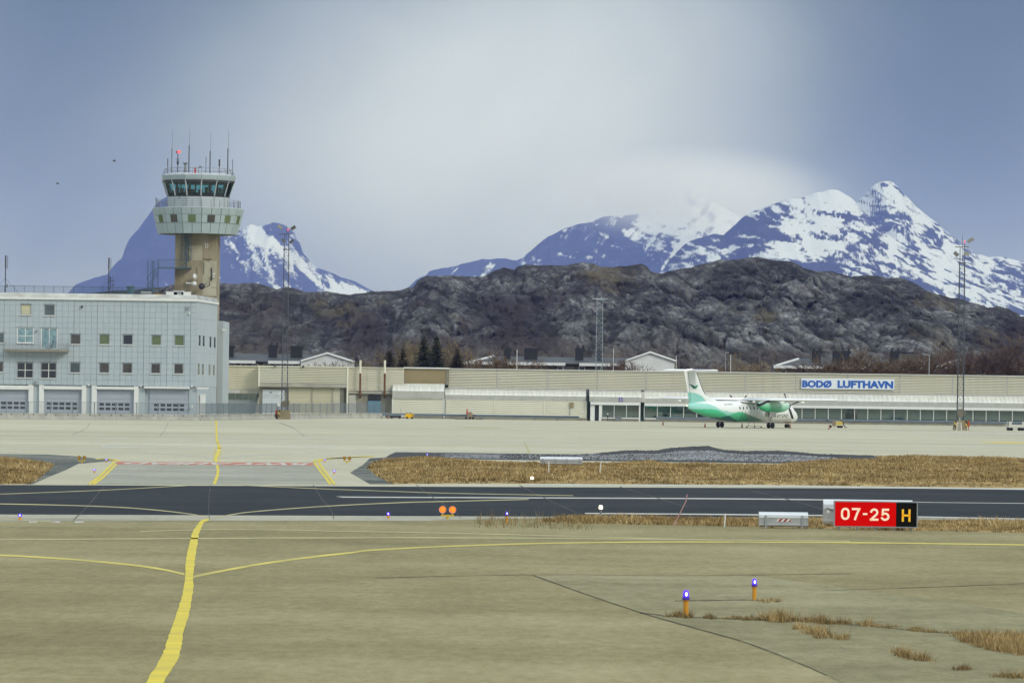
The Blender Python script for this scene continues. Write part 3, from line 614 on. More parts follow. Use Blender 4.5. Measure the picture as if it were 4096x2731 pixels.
mountain([(150,1260),(230,1200),(283,1162)] + [Z4(*p) for p in ((100,700),(200,665),(265,640),(330,620),(380,555),(420,520),(460,480),(480,420),(500,340),(550,290),(590,235),(640,165),(670,125))] + [(650,792),(690,770),(740,778),(800,812),(880,862),(930,893)] +
         [Z4(*p) for p in ((1290,285),(1340,275),(1360,268),(1420,282),(1490,265),(1520,248),(1560,258),(1620,285),(1680,340),(1720,420),(1740,480),(1830,560),(1920,590),(2020,640),(2130,685),(2230,745))] + [(1560,1205),(1650,1260)],
         25000, 5200, 3000, 520, 150, 101, snow_left)
mountain([(1560,1210)] + [Z5(*p) for p in ((85,800),(130,755),(190,730),(210,700),(300,670),(430,645),(600,597),(660,602),(740,595),(840,612),(900,585),(960,520),(1000,485),(1080,425),(1150,395),(1220,378),(1300,342),(1400,330),(1480,290),(1560,290),(1620,282),(1700,285),(1800,250),(1900,210),(2000,165),(2090,120),(2200,160),(2300,210))] + [(2960,862),(3060,910),(3200,1000)],
         24000, 5200, 3000, 560, 150, 131, snow_mid)
mountain([(3300,905),(3380,850)] + [Z6(*p) for p in ((1140,205),(1200,150),(1270,75),(1310,52),(1400,65),(1440,100),(1480,150),(1560,215),(1640,275),(1750,360),(1850,440),(1950,510),(2010,560),(2100,590),(2200,595),(2280,608),(2352,612))] + [(4250,1075),(4500,1150)],
         20500, 4200, 3000, 460, 150, 151, snow_right)
mountain([(2560,1160),(2600,1118)] + [Z5(*p) for p in ((1900,690),(1950,620),(2050,510),(2150,450),(2230,432))] + [Z6(*p) for p in ((100,428),(170,440),(300,330),(380,285),(470,240),(600,195),(740,170),(850,130),(960,118),(1010,125),(1060,155),(1140,215),(1230,300),(1330,400),(1500,520),(1700,640),(1950,760),(2352,905))] + [(4500,1275)],
         18800, 3600, 1500, 640, 170, 171, snow_right)
# ---------------------------------------------------------------- the air
m = bpy.data.materials.new('air'); m.use_nodes = True; M['air'] = m; t = m.node_tree; t.nodes.remove(t.nodes['Principled BSDF'])
pv = t.nodes.new('ShaderNodeVolumePrincipled'); pv.inputs['Density'].default_value = 2.7e-5; pv.inputs['Color'].default_value = (0.25,0.36,1.0,1); pv.inputs['Absorption Color'].default_value = (1,1,1,1); pv.inputs['Anisotropy'].default_value = 0.0
t.links.new(pv.outputs[0], t.nodes['Material Output'].inputs['Volume'])
hz = MB().box(-31000,31000,-1700,30500,-1.1,1375).build('haze', 'air'); hz['kind'] = 'stuff'

# mist hanging on the summits
def mist(px, py, D, hw, hh, hd, dens):
    m = bpy.data.materials.new('mist'); m.use_nodes = True; t = m.node_tree; t.nodes.remove(t.nodes['Principled BSDF']); n = t.nodes; l = t.links.new
    tc_ = n.new('ShaderNodeTexCoord'); ln_ = n.new('ShaderNodeVectorMath'); ln_.operation = 'LENGTH'; l(tc_.outputs['Object'], ln_.inputs[0])
    mr = n.new('ShaderNodeMapRange'); mr.interpolation_type = 'SMOOTHSTEP'; mr.inputs['From Min'].default_value = 1.0; mr.inputs['From Max'].default_value = 0.15; mr.inputs['To Min'].default_value = 0.0; mr.inputs['To Max'].default_value = dens; l(ln_.outputs['Value'], mr.inputs['Value'])
    v_ = n.new('ShaderNodeVolumePrincipled'); v_.inputs['Color'].default_value = (0.94,0.97,1.0,1); v_.inputs['Absorption Color'].default_value = (1,1,1,1); l(mr.outputs[0], v_.inputs['Density']); l(v_.outputs[0], n['Material Output'].inputs['Volume'])
    o = MB().box(-1,1,-1,1,-1,1).build('mist', m); o.location = P(px, py, D); o.scale = (hw, hd, hh); o['kind'] = 'stuff'; return o
mist(2760, 775, 22300, 950, 290, 1300, 1.25e-3)
# ================================================================ OPERATIONS BUILDING
plain('clad_grey', (0.395,0.455,0.485), 0.45, var=0.05, scale=0.25, spec=0.4, stretch=(1,1,0.5))
plain('clad_grey_b', (0.375,0.44,0.475), 0.45, var=0.05, scale=0.3, spec=0.4, stretch=(1,1,0.5))
plain('joint_dark', (0.14,0.17,0.17), 0.8, var=0.1)
plain('joint_light', (0.24,0.275,0.28), 0.8, var=0.1)
plain('white_trim', (0.68,0.70,0.68), 0.5, var=0.06, scale=0.7)
plain('parapet_metal', (0.50,0.51,0.47), 0.35, metal=0.25, var=0.22, scale=0.5, stretch=(1,1,2.5), dirt=(0.24,0.23,0.19), dirt_amt=0.75)
plain('door_grey', (0.34,0.38,0.44), 0.5, var=0.05, scale=0.6)
plain('pane_dark', (0.012,0.016,0.024), 0.08, var=0.2, scale=2, spec=0.8)
plain('pane_green', (0.11,0.145,0.07), 0.15, var=0.2, scale=1.2, spec=0.7, dirt=(0.08,0.13,0.05), dirt_amt=0.7)
plain('pane_brown', (0.055,0.052,0.042), 0.08, var=0.4, scale=1.1, spec=0.8)
plain('pane_teal', (0.055,0.085,0.090), 0.06, var=0.5, scale=0.9, spec=0.9)
plain('pane_curtain', (0.22,0.33,0.36), 0.3, var=0.5, scale=1.6, spec=0.7, dirt=(0.08,0.16,0.19), dirt_amt=0.9)
plain('pane_pale', (0.50,0.48,0.33), 0.25, var=0.1, scale=1.0, spec=0.7)  # reflected brightness put into the pane's base colour
plain('steel_grey', (0.20,0.22,0.23), 0.5, metal=0.4, var=0.15)
plain('steel_blue', (0.06,0.115,0.15), 0.5, metal=0.3, var=0.15)
plain('steel_dark', (0.045,0.05,0.055), 0.5, metal=0.3, var=0.2)
plain('galvanised', (0.34,0.36,0.37), 0.4, metal=0.5, var=0.15, scale=2)
plain('black_plastic', (0.012,0.012,0.014), 0.5, var=0.2)
plain('concrete_slab', (0.25,0.235,0.19), 0.85, var=0.25, scale=0.8)
plain('timber', (0.30,0.17,0.06), 0.8, var=0.3, scale=2)
B = 556.0
ZB = zc(0, 980, 2.1778)
def fb(x, y, D=B):
    p = P(*ZB(x, y), D); return p.x, p.z
XL, XR = P(-60, 1400, B).x, fb(1710, 860)[0]
ZT, ZF, ZTOP = 15.98, 4.46, 16.86
ops = thing('operations_building', 'pale grey panelled office block with garage doors under the control tower', 'building', (XR-14, B+6, 0))
SX, SY = P(868, 1400, 575.0).x, 575.0
mb = MB(); mb.add([(XL,B+0.12,ZF),(XR-0.1,B+0.12,ZF),(SX-0.1,SY,ZF),(XL,SY,ZF),(XL,B+0.12,ZT),(XR-0.1,B+0.12,ZT),(SX-0.1,SY,ZT),(XL,SY,ZT)], [(0,1,5,4),(1,2,6,5),(2,3,7,6),(3,0,4,7),(4,5,6,7),(0,3,2,1)])
mb.build('wall', 'joint_light', ops)
mb = MB(); mb.add([(XL,B-0.25,ZT),(XR+0.15,B-0.25,ZT),(SX+0.2,SY,ZT),(XL,SY,ZT),(XL,B-0.25,ZT+0.28),(XR+0.15,B-0.25,ZT+0.28),(SX+0.2,SY,ZT+0.28),(XL,SY,ZT+0.28)], [(0,1,5,4),(1,2,6,5),(2,3,7,6),(3,0,4,7),(4,5,6,7),(0,3,2,1)])
mb.build('cornice', 'white_trim', ops)
mb = MB(); mb.add([(XL,B-0.18,ZT+0.28),(XR+0.08,B-0.18,ZT+0.28),(SX+0.12,SY,ZT+0.28),(XL,SY,ZT+0.28),(XL,B+0.25,ZTOP),(XR-0.1,B+0.25,ZTOP),(SX-0.1,SY,ZTOP),(XL,SY,ZTOP)], [(0,1,5,4),(1,2,6,5),(2,3,7,6),(3,0,4,7),(4,5,6,7)])
par = mb.build('parapet', 'parapet_metal', ops)
# windows and doors: (zoom rectangle, glass, mullions)
WIN = [(613,775,703,864,'pane_brown',0),(866,777,955,866,'pane_green',0),(1070,779,1158,868,'pane_dark',0),(1320,784,1405,873,'pane_green',0),(1520,787,1605,876,'pane_green',0),
       (-50,765,38,853,'pane_teal',0),(610,1022,700,1112,'pane_teal',0),(865,1025,953,1114,'pane_brown',0),(1066,1027,1154,1116,'pane_brown',0),(1315,1031,1398,1119,'pane_brown',0),(1516,1034,1598,1122,'pane_brown',0),(-60,1015,30,1105,'pane_brown',0),
       (180,516,273,608,'pane_pale',0),(386,519,478,614,'pane_teal',0),(150,718,292,853,'pane_curtain',1),(148,1020,290,1157,'pane_dark',2),(355,1022,493,1160,'pane_dark',2),(358,722,500,905,'pane_curtain',1)]
holes = []
for k, (x0, y0, x1, y1, gl, mull) in enumerate(WIN):
    a = fb(x0, (y0+y1)/2)[0]; c = fb(x1, (y0+y1)/2)[0]; z1 = fb((x0+x1)/2, y0)[1]; z0 = fb((x0+x1)/2, y1)[1]; holes.append((a, c, z0, z1))
    door = (k == 17)
    fr = MB(); w_ = 0.10
    fr.box(a, a+w_, B-0.03, B+0.1, z0, z1).box(c-w_, c, B-0.03, B+0.1, z0, z1).box(a+w_, c-w_, B-0.03, B+0.1, z1-w_, z1).box(a+w_, c-w_, B-0.03, B+0.1, z0, z0+w_)
    wd = fr.build('balcony_door' if door else 'window', 'white_trim' if door or mull == 1 else 'galvanised', ops)
    MB().box(a+w_, c-w_, B+0.05, B+0.09, z0+w_, z1-w_).build('pane', gl, wd)
    if not door: MB().box(a-0.06, c+0.06, B-0.14, B+0.03, z0-0.09, z0).build('sill', 'white_trim', wd)
    MB().box(a-0.05, c+0.05, B-0.10, B-0.005, z1, z1+0.06).build('head_flashing', 'joint_dark', wd)
    if mull:
        xm, zm = (a+c)/2, (z0+z1)/2 if mull == 2 else z0+(z1-z0)*0.45
        MB().box(xm-0.045, xm+0.045, B, B+0.045, z0+w_, z1-w_).build('mullion', 'white_trim', wd)
        if not door: MB().box(a+w_, c-w_, B+0.005, B+0.04, zm-0.04, zm+0.04).build('mullion', 'white_trim', wd)
# cladding panels, each one its own piece
pit = 23.33 * B / F; panels = []
x = XR - 0.02
cols = []
while x > XL: cols.append((x-pit, x)); x -= pit
nrow = 15; ph = (ZT - ZF) / nrow
def clear(a, c, z0, z1):
    """cut the panel back where a window stands"""
    out = [(a, c, z0, z1)]
    for (p, q, r, s) in holes:
        nxt = []
        for (u, v, w2, t2) in out:
            if v <= p+0.01 or u >= q-0.01 or t2 <= r+0.01 or w2 >= s-0.01: nxt.append((u, v, w2, t2)); continue
            if u < p: nxt.append((u, p, w2, t2))
            if v > q: nxt.append((q, v, w2, t2))
            u2, v2 = max(u, p), min(v, q)
            if t2 > s: nxt.append((u2, v2, s, t2))
            if w2 < r: nxt.append((u2, v2, w2, r))
        out = nxt
    return out
rest = MB(); cnt = 0
pm = MB().box(0, 1, 0, 0.12, 0, 1); unit = bpy.data.meshes.new('panel'); unit.from_pydata(pm.v, [], pm.f); unit.materials.append(M['clad_grey'])
unit2 = unit.copy(); unit2.materials.clear(); unit2.materials.append(M['clad_grey_b'])
allp = []
for ci, (x0, x1) in enumerate(cols):
    gl_, gr_ = (0.035 if ci % 4 == 0 else 0.010), 0.010
    for ri in range(nrow):
        for q in clear(x0+gl_, x1-gr_, ZF+ri*ph+0.012, ZF+(ri+1)*ph-0.012):
            if q[1]-q[0] > 0.03 and q[3]-q[2] > 0.03: allp.append((q, random.random()))
allp.sort(key=lambda p: -(p[0][1]-p[0][0])*(p[0][3]-p[0][2]))
o0 = ORG[ops.name]
for k, (q, rr) in enumerate(allp):
    if k < 300:
        o = bpy.data.objects.new('panel', unit if rr < 0.6 else unit2); C.objects.link(o); o.parent = ops
        o.location = (q[0]-o0.x, B-o0.y, q[2]-o0.z); o.scale = (q[1]-q[0], 1, q[3]-q[2])
    else: rest.box(q[0], q[1], B, B+0.12, q[2], q[3])
rest.build('panels_rest', 'clad_grey', ops)['kind'] = 'stuff'
# side wall: bright end with slit windows
def side(t, z): return (XR + (SX-XR)*t, B + (SY-B)*t, z)
mb = MB()
def wall_slab(mb, t0, t1, z0, z1, off, d=0.06):
    nx_, ny_ = (SY-B), -(SX-XR); l = math.hypot(nx_, ny_); nx_, ny_ = nx_/l, ny_/l
    p = [side(t, z) for t, z in ((t0,z0),(t1,z0),(t1,z1),(t0,z1))]
    vs = [(a+nx_*off, b2+ny_*off, c) for a, b2, c in p] + [(a+nx_*(off-d), b2+ny_*(off-d), c) for a, b2, c in p]
    return mb.add(vs, [(0,1,2,3),(4,7,6,5),(0,4,5,1),(1,5,6,2),(2,6,7,3),(3,7,4,0)])
for c in range(8):
    for r2 in range(5):
        wall_slab(MB(), c/8+0.003, (c+1)/8-0.003, ZF+(ZT-ZF)*r2/5+0.01, ZF+(ZT-ZF)*(r2+1)/5-0.01, 0.0, 0.1).build('side_panel', 'clad_grey', ops)
for (u0, u1, v0, v1) in ((1730,1742,788,878),(1760,1772,790,880),(1812,1824,793,885),(1845,1857,796,888),(1726,1738,1034,1126),(1757,1769,1036,1128),(1808,1820,1038,1130),(1841,1853,1040,1132)):
    t0, t1 = (u0-1712)/158, (u1-1712)/158; z1 = fb(u0, v0, 562)[1]; z0 = fb(u0, v1, 562)[1]
    wd = wall_slab(MB(), t0, t1, z0, z1, 0.02).build('slit_window', 'pane_teal', ops)
# ground floor: piers, door surrounds, garage doors
mb = MB(); mb.add([(XL,B+0.62,0),(XR-0.05,B+0.62,0),(SX-0.05,SY,0),(XL,SY,0),(XL,B+0.62,ZF),(XR-0.05,B+0.62,ZF),(SX-0.05,SY,ZF),(XL,SY,ZF)], [(0,1,5,4),(1,2,6,5),(2,3,7,6),(3,0,4,7)])
mb.build('ground_floor_wall', 'clad_grey_b', ops)
doors = [(-62,248,-120,290),(381,712,340,752),(842,1167,798,1207)]
for (a, c, sa, sc) in doors:
    xa, xc = fb(a,1350)[0], fb(c,1350)[0]; xs, xe = fb(sa,1350)[0], fb(sc,1350)[0]; zt = fb((a+c)/2,1256)[1]
    MB().box(xs, xa, B-0.05, B+0.6, 0, ZF-0.02).build('pier', 'white_trim', ops); MB().box(xc, xe, B-0.05, B+0.6, 0, ZF-0.02).build('pier', 'white_trim', ops)
    MB().box(xa-0.12, xc+0.12, B-0.12, B+0.6, zt, ZF-0.12).build('lintel', 'white_trim', ops)
gd = doors + [(1300,1645,1262,1650)]
for k, (a, c, sa, sc) in enumerate(gd):
    xa, xc = fb(a,1350)[0], fb(c,1350)[0]; zt = fb((a+c)/2,1254)[1]
    d = MB()
    nsec = 6
    for s in range(nsec): d.box(xa, xc, B+0.42, B+0.5, zt*s/nsec+0.012, zt*(s+1)/nsec-0.012)
    gdo = d.build('garage_door', 'door_grey', ops)
    xm = (xa+xc)/2 - (0.15 if k < 3 else 0.0); pw, pg = 1.22/2.0*1.03, 0.86
    for i in range(5):
        for j in range(2):
            px0 = xm + (i-2)*pg - pw/2; pz = fb(500, 1380 + 38*j)[1]
            MB().box(px0, px0+pw, B+0.40, B+0.47, pz-0.19, pz+0.16).build('pane', 'pane_dark', gdo)
xa, xc = fb(1262,1350)[0], fb(1655,1350)[0]
MB().box(xa-0.1, xc, B-0.3, B+0.5, ZF-0.30, ZF-0.02).build('door_canopy', 'white_trim', ops)
for (a, c) in ((290,340),(752,798),(1207,1262),(1645,1712),(1812,1830)):
    xa, xc = fb(a,1350)[0], fb(c,1350)[0]; MB().box(xa+0.01, xc-0.01, B+0.3, B+0.62, 0, ZF).build('pier', 'clad_grey', ops)
xa, xc = fb(1716,1350)[0], fb(1808,1350)[0]
dd = MB().box(xa+0.05, xc-0.3, B+0.45, B+0.55, 0, 3.5).build('side_door', 'white_trim', ops); MB().box(xa+0.25, xa+0.33, B+0.38, B+0.44, 0.2, 3.4).build('downpipe', 'steel_dark', ops)
MB().box(xa-0.05, xc+0.1, B-0.2, B+0.4, ZF-0.28, ZF-0.05).build('door_canopy', 'white_trim', ops)
for (u, v, s, mt) in ((312,1192,0.3,'galvanised'),(772,1218,0.2,'white_trim'),(1227,1228,0.18,'white_trim'),(1672,1230,0.2,'white_trim'),(715,539,0.22,'black_plastic'),(1638,550,0.34,'galvanised'),(1652,598,0.2,'white_trim'),(322,745,0.2,'galvanised'),(1676,1408,0.22,'white_trim')):
    a, z = fb(u, v); MB().box(a-s/2, a+s/2, B-0.3, B, z-s*0.6, z+s*0.6).build('wall_lamp', mt, ops)
# balcony
a, c = fb(45,915)[0], fb(600,915)[0]; z1 = fb(320,908)[1]
bal = MB().box(a, c, B-1.5, B, z1-0.30, z1).build('balcony', 'concrete_slab', ops)
rl = MB(); zt = fb(320,848)[1]
for k in range(6): rl.box(a, c, B-1.47, B-1.44, z1+0.12+(zt-z1-0.12)*k/5.0-0.012, z1+0.12+(zt-z1-0.12)*k/5.0+0.012)
for k in range(8): xx = a+0.03+(c-a-0.06)*k/7; rl.box(xx-0.025, xx+0.025, B-1.49, B-1.42, z1, zt+0.02)
for xx in (a+0.03, c-0.03):
    for k in range(6): rl.box(xx-0.015, xx+0.015, B-1.42, B-0.02, z1+0.12+(zt-z1-0.12)*k/5.0-0.012, z1+0.12+(zt-z1-0.12)*k/5.0+0.012)
rl.build('railing', 'galvanised', bal)
# annexe behind the corner
a, c = P(864,1370,580).x, P(893,1370,580).x
for k in range(4): MB().box(a+(c-a)*k/4+0.01, a+(c-a)*(k+1)/4-0.01, 580, 592, 0, P(880,1284,580).z).build('annexe_wall', 'clad_grey', ops)
MB().cbox(P(896,1319,580), (0.6,0.3,0.3)).build('wall_lamp', 'white_trim', ops)
# chair on the balcony
cx_, cz_ = fb(447, 905)[0], z1
ch = thing('balcony_chair', 'black folding chair standing on the concrete balcony', 'chair', (cx_, B-0.8, cz_))
MB().cbox((0.02,0,0.43), (0.5,0.5,0.05), ry=R(6)).build('seat', 'black_plastic', ch, local=True)
MB().cbox((0.27,0,0.78), (0.06,0.5,0.72), ry=R(14)).build('backrest', 'black_plastic', ch, local=True)
for sy in (-0.22, 0.22):
    MB().tube((-0.3,sy,0),(0.22,sy,0.45),0.025).build('leg', 'black_plastic', ch, local=True); MB().tube((0.25,sy,0),(-0.25,sy,0.45),0.025).build('leg', 'black_plastic', ch, local=True)
    MB().tube((-0.28,sy,0.62),(0.24,sy,0.66),0.025).build('armrest', 'black_plastic', ch, local=True)
# roof railing
ZRf = 16.75
def rail_z(px, py, D): return P(px, py, D).z
RD = 566.0
rr = thing('roof_railing', 'thin blue steel railing along the flat roof of the office block', 'railing', (P(250,1150,RD).x, RD, ZRf))
xa, xb = P(-60,1145,RD).x, P(648,1150,RD).x; zt = rail_z(250,1145,RD); npan = 18
for k in range(npan):
    u0, u1 = xa+(xb-xa)*k/npan, xa+(xb-xa)*(k+1)/npan
    mb = MB().box(u0, u1, RD-0.03, RD+0.03, zt-0.05, zt).box(u0, u1, RD-0.02, RD+0.02, ZRf+0.1, ZRf+0.14)
    for j in range(1, 14): xx = u0+(u1-u0)*j/14; mb.box(xx-0.009, xx+0.009, RD-0.009, RD+0.009, ZRf+0.12, zt)
    mb.build('rail_panel', 'steel_blue', rr); MB().box(u0-0.03, u0+0.03, RD-0.03, RD+0.03, ZRf-0.1, zt+0.01).build('post', 'steel_blue', rr)
# roof masts
def roof_mast(px, ytop, ybase, label, full=True):
    D = 565.0; p = P(px, ybase, D); t_ = thing('antenna_mast', label, 'antenna', (p.x, D, ZRf)); z = ZRf
    zt_ = P(px, ytop, D).z
    MB().tube((p.x,D,z),(p.x,D,z+(zt_-z)*0.72),0.07).build('pole', 'steel_dark', t_)
    MB().tube((p.x,D,z+(zt_-z)*0.70),(p.x,D,zt_),0.10,0.10,8).build('whip', 'steel_dark', t_)
    MB().tube((p.x+0.28,D,z+(zt_-z)*0.68),(p.x+0.28,D,zt_),0.035).tube((p.x,D,z+(zt_-z)*0.66),(p.x+0.28,D,z+(zt_-z)*0.68),0.03).build('side_whip', 'steel_dark', t_)
    MB().tube((p.x,D,z+(zt_-z)*0.42),(p.x-2.1,D,z),0.025,n=4).build('stay', 'steel_blue', t_)
    if full: MB().tube((p.x,D,z+(zt_-z)*0.42),(p.x+2.1,D,z),0.025,n=4).build('stay', 'steel_blue', t_)
    MB().box(p.x-0.05,p.x+0.3,D-0.08,D+0.08,z+1.0,z+1.08).box(p.x+0.2,p.x+0.3,D-0.05,D+0.05,z+1.0,z+1.5).build('bracket', 'steel_dark', t_)
    return t_
roof_mast(21, 1022, 1166, 'dark antenna mast with stays at the left end of the office roof')
roof_mast(434, 1031, 1172, 'dark antenna mast on the office roof nearer the tower', False)
D = 565.0; p = P(451,1172,D); t_ = thing('small_antenna', 'short thin antenna with cross arms beside the taller roof mast', 'antenna', (p.x, D, ZRf))
MB().tube((p.x-0.38,D,ZRf),(p.x-0.38,D,P(451,1106,D).z),0.035).build('pole','steel_dark',t_); MB().tube((p.x-0.38,D,P(451,1135,D).z),(p.x-0.38,D,P(451,1106,D).z),0.085).build('whip','steel_dark',t_)
MB().tube((p.x,D,ZRf),(p.x,D,P(451,1103,D).z),0.03).box(p.x-0.28,p.x+0.28,D-0.02,D+0.02,P(451,1124,D).z,P(451,1122,D).z).box(p.x-0.25,p.x+0.3,D-0.02,D+0.02,P(451,1140,D).z,P(451,1138,D).z).build('cross_arm','steel_dark',t_)
# roof clutter
p = P(522,1175,563); t_ = thing('roof_vent', 'round blue grey ventilator drum on the office roof', 'ventilator', (p.x, 563, ZRf))
MB().lathe([(0.62,0),(0.66,0.35),(0.48,0.36),(0.5,1.1),(0.58,1.35),(0.3,1.45)], (0,0,0), 16).build('drum','steel_blue',t_,local=True); MB().lathe([(0.75,0),(0.75,0.12)],(0,0,0),16).build('base','steel_grey',t_,local=True)
def roof_box(px, py, w_, d_, h_, mat, label, name='roof_unit'):
    p = P(px, py, 560); t_ = thing(name, label, 'roof unit', (p.x, 560, ZRf-0.05)); MB().box(-w_/2,w_/2,-d_/2,d_/2,0.06,h_).build('casing', mat, t_, local=True); MB().box(-w_/2-0.05,w_/2+0.05,-d_/2-0.05,d_/2+0.05,h_,h_+0.06).build('lid','white_trim' if mat!='timber' else 'steel_dark',t_,local=True)
    MB().box(-w_/2+0.1,w_/2-0.1,-d_/2+0.1,d_/2-0.1,-0.2,0.06).build('base','steel_dark',t_,local=True); return t_
roof_box(585,1172,1.3,1.0,0.5,'steel_grey','low grey roof unit left of the spiral stair')
roof_box(632,1172,1.1,1.0,0.42,'timber','orange brown timber crate at the foot of the spiral stair','roof_crate')
roof_box(688,1168,1.5,1.4,0.62,'white_trim','white ventilation unit on the roof beside the tower')
roof_box(716,1168,1.3,1.4,0.72,'galvanised','galvanised ventilation unit between two white roof units')
roof_box(745,1168,1.2,1.4,0.6,'white_trim','white ribbed roof unit closest to the tower shaft')

# ================================================================ CONTROL TOWER
plain('shaft_concrete', (0.34,0.30,0.205), 0.9, var=0.2, scale=0.35, stretch=(1,1,0.45), dirt=(0.125,0.10,0.06), dirt_amt=0.85)
plain('shaft_concrete_pale', (0.40,0.38,0.29), 0.9, var=0.2, scale=0.4, stretch=(1,1,0.5), dirt=(0.22,0.19,0.12), dirt_amt=0.7)
plain('tower_clad', (0.33,0.405,0.415), 0.4, var=0.06, scale=0.4)
plain('tower_clad_light', (0.42,0.47,0.49), 0.4, var=0.06, scale=0.4)
plain('console_dark', (0.02,0.024,0.026), 0.7, var=0.2)
plain('ceiling_dark', (0.05,0.055,0.06), 0.8, var=0.1)
plain('snow_roof', (0.44,0.46,0.49), 0.8, var=0.1, scale=1)
plain('red_lamp', (0.5,0.03,0.02), 0.4)
emitmat('red_glow', (1.0,0.06,0.03), 1.3)
glass('cab_glass', (0.36,0.66,0.66), 0.07)
TD = 580.0; TX = P(791.9, 900, TD).x
tower = thing('control_tower', 'concrete airport control tower with two tier glazed head', 'control tower', (TX, TD, 0))
tz = lambda y: P(792, y, TD).z
u_ = TD / F / 2.1778                                     # metres per zoom pixel
NS = 14; A0 = R(9.1)
def ring(r, z, n=NS, a0=None):
    a0 = A0 if a0 is None else a0
    return [Vector((r*math.sin(a0+2*math.pi*i/n), -r*math.cos(a0+2*math.pi*i/n), z)) for i in range(n)]
Zs = {k: tz(480 + v/2.1778) for k, v in dict(rail=432, roof=492, fas=530, gtop=534, gbot=670, deck=772, gal=781, r1=836, r2=908, bot=1001).items()}
sw = 182*u_ 
mb = MB().box(-sw, sw, -sw, sw, 0, Zs['bot']+0.2); mb.build('shaft', 'shaft_concrete', tower, local=True)
sp = MB().box(sw*0.32, sw-0.02, -sw-0.04, -sw, tz(480+1535/2.1778), tz(480+1232/2.1778)); sp.build('shaft_facing', 'shaft_concrete_pale', tower, local=True)
for (u0, u1, v0, v1, mt) in ((562,628,1010,1130,'shaft_concrete'),(320,372,1010,1220,'shaft_concrete'),(440,552,1100,1230,'shaft_concrete_pale')):
    x0, x1 = (u0-498)*u_, (u1-498)*u_; MB().box(x0, x1, -sw-0.03, -sw, tz(480+v1/2.1778), tz(480+v0/2.1778)).build('shaft_facing', mt, tower, local=True)
xw, zw = (590-498)*u_, tz(480+1100/2.1778)
mb = MB()
for s in (-1, 1): mb.box(xw+s*0.17-0.03, xw+s*0.17+0.03, -sw-0.12, -sw, zw-0.25, zw+0.25).box(xw-0.2, xw+0.2, -sw-0.11, -sw, zw+s*0.25-0.03, zw+s*0.25+0.03)
mb.build('shaft_window', 'white_trim', tower, local=True)
# gallery
rg = [(400*u_, 'gal'), (386*u_, 'r1'), (370*u_, 'r2'), (346*u_, 'bot')]
MB().loft([ring(rg[3][0]*0.985, Zs['bot']+0.02), ring(rg[0][0]*0.985, Zs['gal']-0.02)]).build('gallery_body', 'joint_dark', tower, local=True)
wins = {(-1,): 0}
for r_i in range(3):
    (ra, ka), (rb, kb) = rg[r_i], rg[r_i+1]
    for s in range(NS):
        A, Bq = ring(ra, Zs[ka]), ring(rb, Zs[kb]); a0, a1 = A[s], A[(s+1) % NS]; b0, b1 = Bq[s], Bq[(s+1) % NS]
        nrm = ((a0+a1)/2); nrm = Vector((nrm.x, nrm.y, 0)).normalized()
        vis = nrm.y < 0.35
        for h_ in range(2):
            f0, f1 = h_/2+0.012, (h_+1)/2-0.012
            q = [b0.lerp(b1, f0).lerp(a0.lerp(a1, f0), 0.02), b0.lerp(b1, f1).lerp(a0.lerp(a1, f1), 0.02), b0.lerp(b1, f1).lerp(a0.lerp(a1, f1), 0.98), b0.lerp(b1, f0).lerp(a0.lerp(a1, f0), 0.98)]
            o_ = [p + nrm*0.05 for p in q]; i_ = [p - nrm*0.02 for p in q]
            if vis or True:
                MB().add(o_ + i_, [(0,1,2,3),(0,4,5,1),(1,5,6,2),(2,6,7,3),(3,7,4,0)]).build('gallery_panel', 'tower_clad', tower, local=True)
        if r_i == 1 and vis:
            f0, f1 = 0.30, 0.70
            q = [b0.lerp(b1, f0).lerp(a0.lerp(a1, f0), 0.06), b0.lerp(b1, f1).lerp(a0.lerp(a1, f1), 0.06), b0.lerp(b1, f1).lerp(a0.lerp(a1, f1), 0.94), b0.lerp(b1, f0).lerp(a0.lerp(a1, f0), 0.94)]
            gw = MB().add([p + nrm*0.075 for p in q] + [p for p in q], [(0,1,2,3),(0,4,5,1),(1,5,6,2),(2,6,7,3),(3,7,4,0)]).build('gallery_window', 'pane_green' if s % 3 else 'pane_brown', tower, local=True)
MB().loft([ring(rg[0][0]+0.06, Zs['gal']), ring(rg[0][0]+0.06, Zs['gal']+0.12)]).build('gallery_coping', 'tower_clad_light', tower, local=True)
# sill wall under the cab, divided in bays
MB().loft([ring(268*u_, Zs['deck']), ring(270*u_, Zs['gbot']-0.02)]).build('cab_sill_wall', 'tower_clad_light', tower, local=True)
for s in range(NS): p = ring(276*u_, Zs['deck'])[s]; MB().tube(p, p + Vector((0,0,Zs['gbot']-Zs['deck']-0.05)), 0.035, n=4).build('sill_rib', 'galvanised', tower, local=True)
# gallery railing
rr_ = 368*u_; z0, z1 = Zs['gal']+0.12, tz(480+706/2.1778)
mb = MB()
for k in range(4):
    zz = z0 + (z1-z0)*(0.25+0.25*k); r_ = ring(rr_, zz, 28)
    for i in range(28): mb.tube(r_[i], r_[(i+1) % 28], 0.028, n=4)
mb.build('gallery_rail', 'steel_grey', tower, local=True)
for i in range(28):
    p = ring(rr_, z0, 28)[i]; MB().tube(p, p + Vector((0,0,z1-z0)), 0.04, n=5).build('rail_post', 'steel_grey', tower, local=True)
for s_, (u0, u1) in enumerate(((-362,-352),(-140,-130))):
    MB().tube((u0*u_, -math.sqrt(max(0.1, rr_**2-(u0*u_)**2)), z1), (u0*u_, -math.sqrt(max(0.1, rr_**2-(u0*u_)**2)), z1+0.35), 0.06).build('camera', 'steel_dark', tower, local=True)
